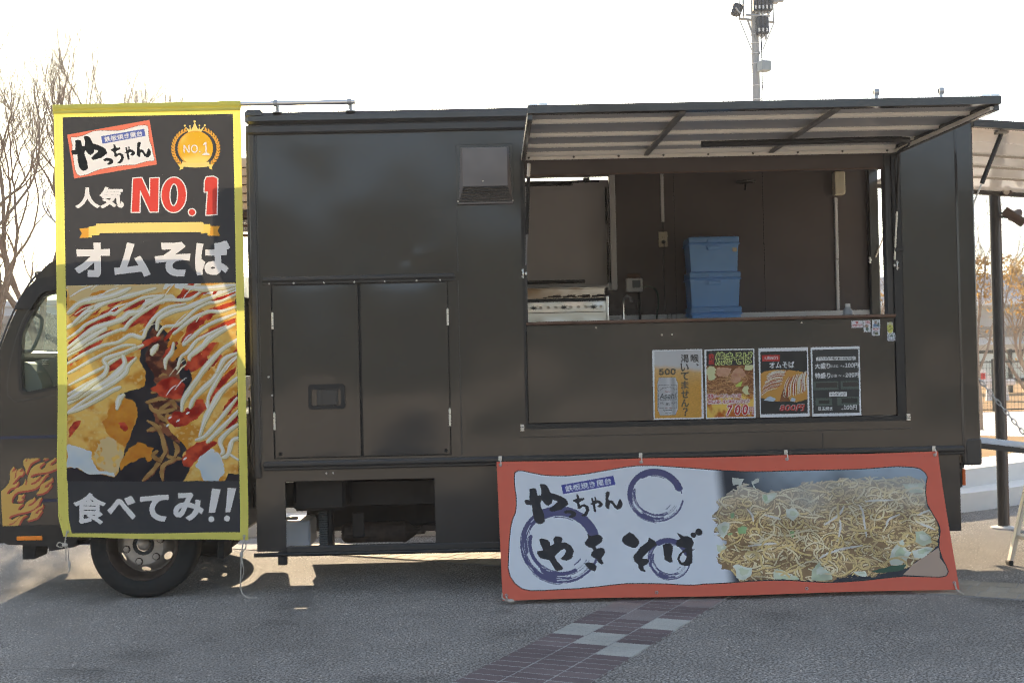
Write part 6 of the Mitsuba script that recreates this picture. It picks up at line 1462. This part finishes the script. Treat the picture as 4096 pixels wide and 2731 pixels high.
# 3: omelette noodles
W, H = 532, 758
L = [('sheet', 'paper', rect(0, 0, W, H)), ('panel', 'poster_black', rect(10, 36, W - 12, H - 38)), ('tag', 'poster_red', rect(28, 612, 222, 682)), ('lettering', 'poster_white', unary_union([fit('人気', 44, 630, 120, 668, 1.5), fit('NO1', 124, 632, 204, 665, 2.2)])), ('lettering', 'poster_white', fit('オムそば', 108, 536, 382, 608, 2.6))]
pf_ = rect(10, 160, W - 12, 520)
egg = Polygon([(10, 480), (60, 505), (150, 520), (300, 515), (430, 500), (520, 470), (520, 190), (460, 175), (400, 160), (330, 172), (300, 250), (270, 330), (235, 250), (215, 172), (150, 178), (90, 190), (10, 220)])
L += [('food_picture', 'soba_brown', rough(Polygon([(200, 170), (340, 170), (300, 420), (240, 420)]), 20, .05, 3)), ('food_picture', 'omu_egg', rough(egg, 16, .05, 4).intersection(pf_)), ('food_picture', 'omu_blue', rough(Polygon([(40, 190), (110, 235), (175, 200), (150, 172)]), 12, .05, 5)), ('food_picture', 'omu_blue', rough(Polygon([(330, 175), (350, 215), (390, 200), (380, 165)]), 12, .05, 6))]
for i in range(44):
    s = i / 43
    a, b = np.array([12 + 90 * s, 240 + 240 * s]), np.array([215 + 80 * s, 330 + 180 * s])
    c_, d_ = np.array([270 + 250 * s, 215 + 60 * s]), np.array([330 + 200 * s, 430 + 60 * s])
    for q0, q1 in ((a, b), (c_, d_)):
        j = np.array([pr.uniform(-12, 12), pr.uniform(-12, 12)])
        mid = (q0 + q1) / 2 + [-14, 16]
        L += [('food_picture', ('omu_mayo', 'omu_mayo', 'omu_red')[i % 3] if q0 is a else ('omu_mayo', 'omu_red', 'omu_mayo')[i % 3], stroke([q0 + j, mid + j, q1 + j], pr.uniform(5, 9), 5).intersection(pf_))]
g = fit('800円', 215, 62, 492, 134, 4, .2)
L += [('lettering', 'poster_white', affinity.translate(g, -3, 3)), ('lettering', 'poster_red', g)]
poster('menu_poster', 'dark poster of omelette noodles priced 800 yen', 1.563, .991, 1.855, 1.405, .005, W, H, L)
# 4: extras
W, H = 532, 756
L = [('sheet', 'paper', rect(0, 0, W, H)), ('panel', 'sheet_dark', rect(12, 32, W - 14, H - 28)), ('tag', 'poster_white', rect(52, 608, 486, 646)), ('lettering', 'poster_ink', fit('プラス料金で麺の量を変更可能!!', 64, 613, 472, 641, 2.2))]
L += [('lettering', 'poster_white', unary_union([fit('大盛り', 36, 518, 206, 582, 3.2), fit('(1.5玉)', 212, 526, 294, 560, 1.5), fit('→', 312, 538, 338, 556, 2), fit('+', 342, 530, 362, 548, 2), fit('100円', 370, 522, 516, 576, 3.0)]))]
L += [('lettering', 'poster_white', unary_union([fit('特盛り', 36, 412, 206, 476, 3.2), fit('(2玉)', 216, 420, 280, 454, 1.5), fit('→', 296, 432, 324, 450, 2), fit('+', 344, 426, 362, 444, 2), fit('200円', 372, 416, 518, 470, 3.0)]))]
L += [('tape', 'tape_green', unary_union([rect(14, 288, 290, 380), rect(318, 290, 516, 380)])), ('tape', 'tape_brown', unary_union([rough(rect(44, 312, 282, 368), 14, .05, 1), rough(rect(342, 318, 512, 368), 14, .05, 2)]))]
L += [('tape', 'tape_green', unary_union([rect(38, 116, 220, 200), rect(276, 116, 516, 206)])), ('tape', 'tape_ink', unary_union([rect(72, 138, 190, 174), rough(rect(322, 140, 496, 192), 14, .05, 4)]))]
L += [('tag', 'poster_white', rect(188, 214, 384, 262)), ('lettering', 'poster_ink', fit('トッピング', 206, 222, 368, 254, 2.5)), ('lettering', 'poster_white', unary_union([fit('目玉焼き', 66, 62, 224, 104, 3), fit('+', 318, 66, 338, 86, 2), fit('100円', 346, 64, 490, 118, 3)]))]
poster('menu_poster', 'black and white list of extra portions', 1.876, .990, 2.167, 1.404, .003, W, H, L)

# ---------------------------------------------------------------- stickers at the right end of the counter panel
pap('sticker_white', (.62, .65, .69)); pap('sticker_red', (.45, .06, .07)); pap('sticker_green', (.10, .15, .13)); pap('sticker_blue', (.14, .22, .38)); pap('sticker_yellow', (.55, .56, .14)); pap('sticker_olive', (.10, .115, .05)); pap('sticker_tan', (.30, .22, .17)); pap('sticker_grey', (.22, .25, .28)); pap('sticker_lilac', (.42, .42, .45))
def sticker(label, x0, z0, x1, z1, W, H, lay):
    k = thing('sticker', label, 'sticker', 'stickers on the counter panel')
    print_sheet([(k + '__' + n, m, g) for n, m, g in lay], lambda V: np.c_[x0 + V[:, 0] / W * (x1 - x0), np.full(len(V), .0085), z0 + V[:, 1] / H * (z1 - z0)], 0)
    A(k + '__backing', cb(x0 + .002, x1 - .002, .0092, .0116, z0 + .002, z1 - .002, .0004), 'paper')
def ell(x, y, a, b, n=10): return affinity.scale(Point(x, y).buffer(1, n), a, b)
sticker('white sticker with red SPECTER lettering', 2.125, 1.515, 2.193, 1.557, 450, 270, [('sheet', 'sticker_white', rect(0, 0, 450, 270)), ('lettering', 'sticker_red', fit('SPECTER', 18, 58, 432, 132, 5)), ('emblem', 'sticker_red', unary_union([ell(220, 205, 55, 42), ell(175, 225, 20, 16), ell(215, 165, 30, 30)])), ('lettering', 'sticker_red', rect(90, 22, 355, 32))])
rays = unary_union([Polygon([(165, 85), (165 + 150 * math.cos(math.radians(a)), 85 + 150 * math.sin(math.radians(a))), (165 + 150 * math.cos(math.radians(a + 11)), 85 + 150 * math.sin(math.radians(a + 11)))]) for a in range(0, 360, 22)]).intersection(rect(60, 20, 265, 140))
sticker('upright white sticker with red rays above a brown patch', 2.197, 1.488, 2.239, 1.558, 288, 450, [('sheet', 'sticker_white', rect(0, 0, 288, 450)), ('rays', 'sticker_red', affinity.translate(unary_union([rays, ell(165, 85, 24, 24)]), 10, 290)), ('patch', 'sticker_tan', rough(ell(125, 230, 85, 62), 40, .03, 3)), ('patch', 'sticker_green', rough(ell(150, 110, 60, 75), 40, .03, 4))])
sticker('square white sticker with a blue and green landscape', 2.249, 1.512, 2.297, 1.561, 312, 310, [('sheet', 'sticker_white', rect(0, 0, 312, 310)), ('patch', 'sticker_blue', Polygon([(30, 30), (290, 30), (280, 90), (150, 150), (70, 170)])), ('patch', 'sticker_green', Polygon([(190, 70), (285, 70), (270, 190), (240, 215), (205, 170)])), ('patch', 'sticker_tan', ell(140, 195, 52, 55)), ('lettering', 'sticker_green', rect(65, 262, 250, 284))])
sticker('square white sticker with a red arch over a grey patch', 2.246, 1.465, 2.294, 1.510, 310, 290, [('sheet', 'sticker_white', rect(0, 0, 310, 290)), ('patch', 'sticker_grey', rough(ell(150, 115, 105, 85), 40, .02, 8)), ('patch', 'sticker_olive', rough(ell(175, 80, 75, 42), 30, .03, 9)), ('patch', 'sticker_lilac', ell(150, 165, 50, 40)), ('arch', 'sticker_red', Polygon([(35, 245), (60, 270), (150, 250), (250, 275), (275, 245), (210, 225), (150, 215), (90, 225)]))])
shr = LineString([(135, 265), (180, 300), (250, 300), (300, 250), (300, 190), (250, 160), (190, 160)]).buffer(24)
sticker('round yellow sticker with a dark shrimp', 2.339, 1.475, 2.375, 1.545 - .0, 460, 470, [('sheet', 'sticker_yellow', ell(230, 235, 230, 235, 20)), ('ring', 'sticker_lilac', LineString([(230 + 185 * math.cos(math.radians(a)), 240 + 185 * math.sin(math.radians(a))) for a in range(35, 150, 5)]).buffer(22)), ('shrimp', 'sticker_olive', shr), ('shrimp', 'sticker_yellow', unary_union([LineString([(205, 262), (215, 330)]).buffer(5), LineString([(250, 250), (300, 310)]).buffer(5), LineString([(262, 220), (330, 215)]).buffer(5)])), ('mark', 'sticker_olive', unary_union([rect(50, 150, 85, 175), rect(65, 110, 100, 128), rect(375, 190, 405, 260)]))])
sticker('round white badge sticker with a dark dome over two small characters', 2.338 + .0, 1.430, 2.388, 1.480, 320, 320, [('sheet', 'sticker_white', ell(160, 160, 160, 160, 20)), ('ring', 'sticker_grey', ell(160, 160, 142, 142, 20)), ('sheet', 'sticker_white', ell(160, 160, 112, 112, 20)), ('dome', 'sticker_green', ell(160, 165, 80, 80, 16).intersection(rect(60, 170, 260, 260))), ('mark', 'sticker_blue', unary_union([fit('玉', 85, 95, 140, 150, 4), fit('生', 180, 95, 235, 150, 4)]))])

# ---------------------------------------------------------------- things inside the truck
def container(z0, z1, label, x0, x1, sticker_=False):
    k = thing('storage_box', label, 'storage box', 'stacked blue storage boxes')
    h = z1 - z0
    yb0, yb1 = 1.60, 1.87
    P = []
    lid0 = z1 - .045
    body_ = trimesh.Trimesh(np.array([(x, y, z) for z, e in ((z0, .010), (lid0, .0)) for x in (x0 + .006 + e, x1 - .006 - e) for y in (yb0 + .004 + e, yb1 - e)]), process=False).convex_hull
    A(k + '__body', body_, 'box_blue')
    A(k + '__lip', cb(x0 - .004, x1 + .004, yb0 - .006, yb1 + .006, lid0 - .012, lid0 - .002, .003), 'box_blue')
    A(k + '__lid', cb(x0, x1, yb0 - .002, yb1 + .002, lid0 - .001, z1, .006), 'box_blue_dark')
    A(k + '__lid_top', cb(x0 + .02, x1 - .02, yb0 + .02, yb1 - .02, z1 - .001, z1 + .003, .002), 'box_blue')
    xm = x0 + .40 * (x1 - x0)
    A(k + '__lid_grip', cb(xm - .01, xm + .088, yb0 - .010, yb0, lid0 + .008, lid0 + .026, .004), 'box_blue')
    A(k + '__latch', join(cb(xm - .014, xm + .084, yb0 - .010, yb0 + .004, lid0 - .048, lid0 - .018, .004)), 'box_blue')
    A(k + '__rivet', join(*[lathe([(0, -.003), (.003, -.003), (.004, 0), (0, 0)], [xm + a, yb0 - .010, lid0 - .03], 'y', 8) for a in (.010, .064)]), 'box_blue_dark')
    if sticker_: A(k + '__tag', cb(x1 - .050, x1 - .018, yb0 + .0, yb0 + .006, z1 - .110, z1 - .082, .001), 'cream_plastic')
container(1.975, 2.225, 'blue storage box at the top of the stack with a small paper tag', 1.400, 1.768, True)
container(1.722, 1.972, 'blue storage box in the middle of the stack', 1.401, 1.772)
container(1.47, 1.720, 'blue storage box at the bottom of the stack, half hidden by the counter', 1.408, 1.774)
bo = thing('bottle', 'small clear bottle with a white cap standing on the counter at the right', 'bottle')
pap('bottle_plastic', (.34, .36, .38), .15)
A(bo + '__bottle_body', lathe([(0, 1.591), (.028, 1.591), (.030, 1.60), (.030, 1.612), (.026, 1.628), (.016, 1.642), (.0145, 1.648), (0, 1.648)], [2.157, .20, 0], 'z', 24), 'bottle_plastic', 40)
A(bo + '__cap', lathe([(0, 1.647), (.0155, 1.647), (.0155, 1.664), (.013, 1.667), (0, 1.667)], [2.157, .20, 0], 'z', 20), 'white_plastic', 40)
gr = thing('cooking_griddle', 'stainless steel griddle with a row of gas holes under the grey shutter', 'griddle')
A(gr + '__backsplash', join(cb(.20, .757, 1.28, 1.29, 1.75, 1.860, .002), cb(.19, .762, 1.27, 1.30, 1.852, 1.864, .003)), mat('scorched_steel', mottled((.64, .60, .54), .22, 7, (.30, .20, .12)), .3, .9))
A(gr + '__soot_band', cb(.20, .757, 1.262, 1.276, 1.757, 1.788, .003), 'black_plastic')
A(gr + '__burnt_edge', join(*[cb(.33 + .034 * i, .36 + .034 * i + .012 * (i % 3), 1.2745, 1.279, 1.792 + .004 * (i % 2), 1.800 + .006 * ((i * 7) % 3), .001) for i in range(12)]), 'rust_metal')
fp = rect(.195, 1.690, .770, 1.755)
for i in range(10): fp = fp.difference(affinity.scale(Point(.255 + .052 * i, 1.722).buffer(.012, 10), 1, .9))
A(gr + '__burner_rail', ex(fp, 1.20, .010), 'stainless')
A(gr + '__burner_back', cb(.195, .770, 1.215, 1.222, 1.690, 1.755, .002), 'alu')
A(gr + '__rail_top', cb(.195, .770, 1.20, 1.27, 1.7555, 1.7625, .002), 'stainless')
A(gr + '__front_plate', cb(.195, .770, 1.19, 1.20, 1.56, 1.688, .003), 'stainless')
A(gr + '__end_plate', cb(.757, .777, 1.185, 1.29, 1.56, 1.795, .003), 'stainless')
for x in (.262, .47, .672):
    ps = []
    for i in range(9):
        a = i * .7 + x * 9
        ps.append(tube([(x, 1.199, 1.722), (x + .018 * math.cos(a), 1.194, 1.722 + .012 * math.sin(a)), (x + (.03 + .012 * (i % 3)) * math.cos(a), 1.199, 1.722 + .018 * math.sin(a))], [.0035, .0022, .0008], 5))
    A(gr + '__burner_jet', join(ps), 'dash_grey')

# ---------------------------------------------------------------- street furniture on the right
lp = thing('lamp_post', 'black round post with spotlights on a white base behind the truck', 'lamp post')
px_, py_ = 3.835, 2.13
A(lp + '__pole', cyl((px_, py_, 0), (px_, py_, 3.0), .037, 24), 'post_black', 40)
A(lp + '__side_pipe', cyl((px_ + .038, py_ + .03, .02), (px_ + .038, py_ + .03, 3.0), .024, 14), 'post_brown', 40)
A(lp + '__base', lathe([(0, 0), (.092, 0), (.09, .012), (.05, .02), (0, .02)], [px_, py_, .0], 'z', 28), 'white_stone')
def spot(c, d, r, L):
    d = np.array(d) / np.linalg.norm(d); c = np.array(c)
    k = group(lp + '__spotlight')
    A(k + '__housing', cyl(c - d * L / 2, c + d * L / 2, r, 20), 'post_brown', 40)
    A(k + '__lens', cyl(c + d * L / 2, c + d * (L / 2 + .004), r * .75, 18), 'alu')
    A(k + '__arm', join(cyl((px_ + .03, py_ - .01, c[2] + .01), c - [.01, -.02, 0], .010, 8), cb(c[0] - .03, c[0] + .0, c[1] - .01, c[1] + .03, c[2] - .015, c[2] + .02, .004)), 'post_black')
spot((3.955, 2.06, 2.37), (.80, -.15, -.60), .036, .17)
spot((3.905, 2.02, 2.565), (-.55, -.80, -.22), .030, .14)
spot((4.02, 2.2, 2.40), (.7, .6, .3), .03, .14)
sl = thing('step_ladder', 'aluminium step ladder standing on the sunny asphalt beyond the red bordered banner', 'ladder')
def bar(p, q, w, t):
    p, q = np.array(p), np.array(q); d = q - p; L = np.linalg.norm(d)
    m = cb(0, L, -w / 2, w / 2, -t / 2, t / 2, .003); d /= L
    yv = np.cross([0, 1.0, 0], d); yv /= np.linalg.norm(yv); zv = np.cross(d, yv)
    M = np.eye(4); M[:3, 0], M[:3, 1], M[:3, 2], M[:3, 3] = d, yv, zv, p
    m.apply_transform(M); return m
lt = .95
for y in (.08, .47):
    A(sl + '__leg', bar((3.218, y, 0), (3.218 + .255 * lt, y, lt), .026, .05), 'alu')
    A(sl + '__leg', bar((3.92, y, 0), (3.92 - .255 * lt, y, lt), .026, .05), 'alu')
    A(sl + '__foot', cb(3.203, 3.233, y - .03, y + .03, 0, .03, .004), 'rubber')
for z in (.17, .42, .67):
    A(sl + '__rung', cb(3.218 + .255 * z, 3.218 + .255 * z + .09, .08, .47, z, z + .022, .004), 'alu')
A(sl + '__platform', cb(3.44, 3.70, .06, .49, lt, lt + .03, .006), 'alu')
one('tree_stake', cyl((10.95, 20.6, 1.60), (11.75, 20.6, .30), .035, 10), 'bark', 'slanting grey wooden stake beside the black post on the right', 'stake')

# ---------------------------------------------------------------- antenna mast far behind the truck
ms_ = thing('antenna_mast', 'tall grey antenna mast with dark cabinets above the truck roof', 'mast')
mx_, my_ = 5.19, 17.35
A(ms_ + '__pole', cyl((mx_, my_, 0), (mx_, my_, 9.4), .082, 20, .070), 'mast_grey', 40)
for z in (6.35, 6.62, 7.05, 7.25, 7.45, 7.62):
    A(ms_ + '__band', lathe([(.079, -.008), (.086, -.008), (.086, .008), (.079, .008)], [mx_, my_, z], 'z', 20), 'white_plastic')
def cabinet(x0, x1, z0, z1, y, tags):
    k = A(ms_ + '__cabinet', cb(x0, x1, y - .2, y, z0, z1, .02), 'mast_dark')
    n = tags
    for i in range(n - 1):
        A(k + '__groove', cb(x0 + (x1 - x0) * (i + 1) / n - .008, x0 + (x1 - x0) * (i + 1) / n + .008, y - .206, y - .201, z0, z1, .002), 'black_plastic')
    for i in range(n):
        xx = x0 + (x1 - x0) * (i + .5) / n
        A(k + '__label_plate', cb(xx - .016, xx + .016, y - .207, y - .201, z0 + .04, z0 + .11, .002), 'white_plastic')
    A(k + '__fittings', join(*[cb(x0 + .04 + .06 * i, x0 + .08 + .06 * i, y - .16, y - .06, z0 - .03 - .03 * (i % 3), z0 + .01, .008) for i in range(int((x1 - x0) / .07))]), 'mast_grey')
cabinet(5.135, 5.505, 8.03, 8.9, my_ - .02, 5)
cabinet(5.19, 5.425, 7.585, 7.93, my_ - .02, 3)
A(ms_ + '__cross_arm', join(cyl((4.865, my_ - .02, 7.94), (5.57, my_ + .02, 7.865), .024, 10), cyl((4.97, my_ - .2, 7.96), (5.45, my_ - .2, 7.93), .02, 8)), 'mast_grey')
for a, b, r in (((4.875, 7.93), (5.14, 7.22), .010), ((5.565, 7.85), (5.325, 7.31), .010), ((5.04, 7.90), (5.26, 7.22), .020), ((4.885, 7.93), (4.885, 8.9), .010), ((4.965, 7.95), (4.965, 8.9), .018), ((5.548, 7.86), (5.545, 8.9), .010)):
    A(ms_ + '__stay', cyl((a[0], my_ - .06, a[1]), (b[0], my_ - .06, b[1]), r, 8), 'mast_grey')
fl_ = A(ms_ + '__floodlight', rot(join(cb(4.72, 4.90, my_ - .22, my_ - .05, 7.96, 8.20, .04), *[cb(4.87 + .012 * i, 4.876 + .012 * i, my_ - .22, my_ - .05, 7.99, 8.19, .002) for i in range(4)]), 18, [0, 1, 0], [4.81, my_, 8.08]), 'mast_dark')
A(ms_ + '__floodlight_arm', tube([(4.78, my_ - .24, 8.10), (4.80, my_ - .24, 8.06), (4.87, my_ - .24, 7.98)], .018, 8), 'mast_grey')
A(ms_ + '__side_lamp', join(cb(5.53, 5.66, my_ - .1, my_ + .05, 8.22, 8.34, .02), cb(5.64, 5.76, my_ - .06, my_ + .02, 8.25, 8.31, .01)), 'mast_grey')
A(ms_ + '__junction_box', rot(cb(5.215, 5.42, my_ - .30, my_ - .09, 6.86, 7.05, .008), 18, [0, 0, 1], [5.3, my_ - .2, 7]), 'mast_box')
A(ms_ + '__cable', join(tube(spline([(5.27, my_ - .12, 7.6), (5.285, my_ - .12, 7.45), (5.29, my_ - .12, 7.05)], 6), .012, 6), tube(spline([(5.30, my_ - .14, 6.86), (5.29, my_ - .12, 6.6), (5.27, my_ - .10, 6.2), (5.25, my_ - .08, 4)], 6), .010, 6)), 'mast_dark')
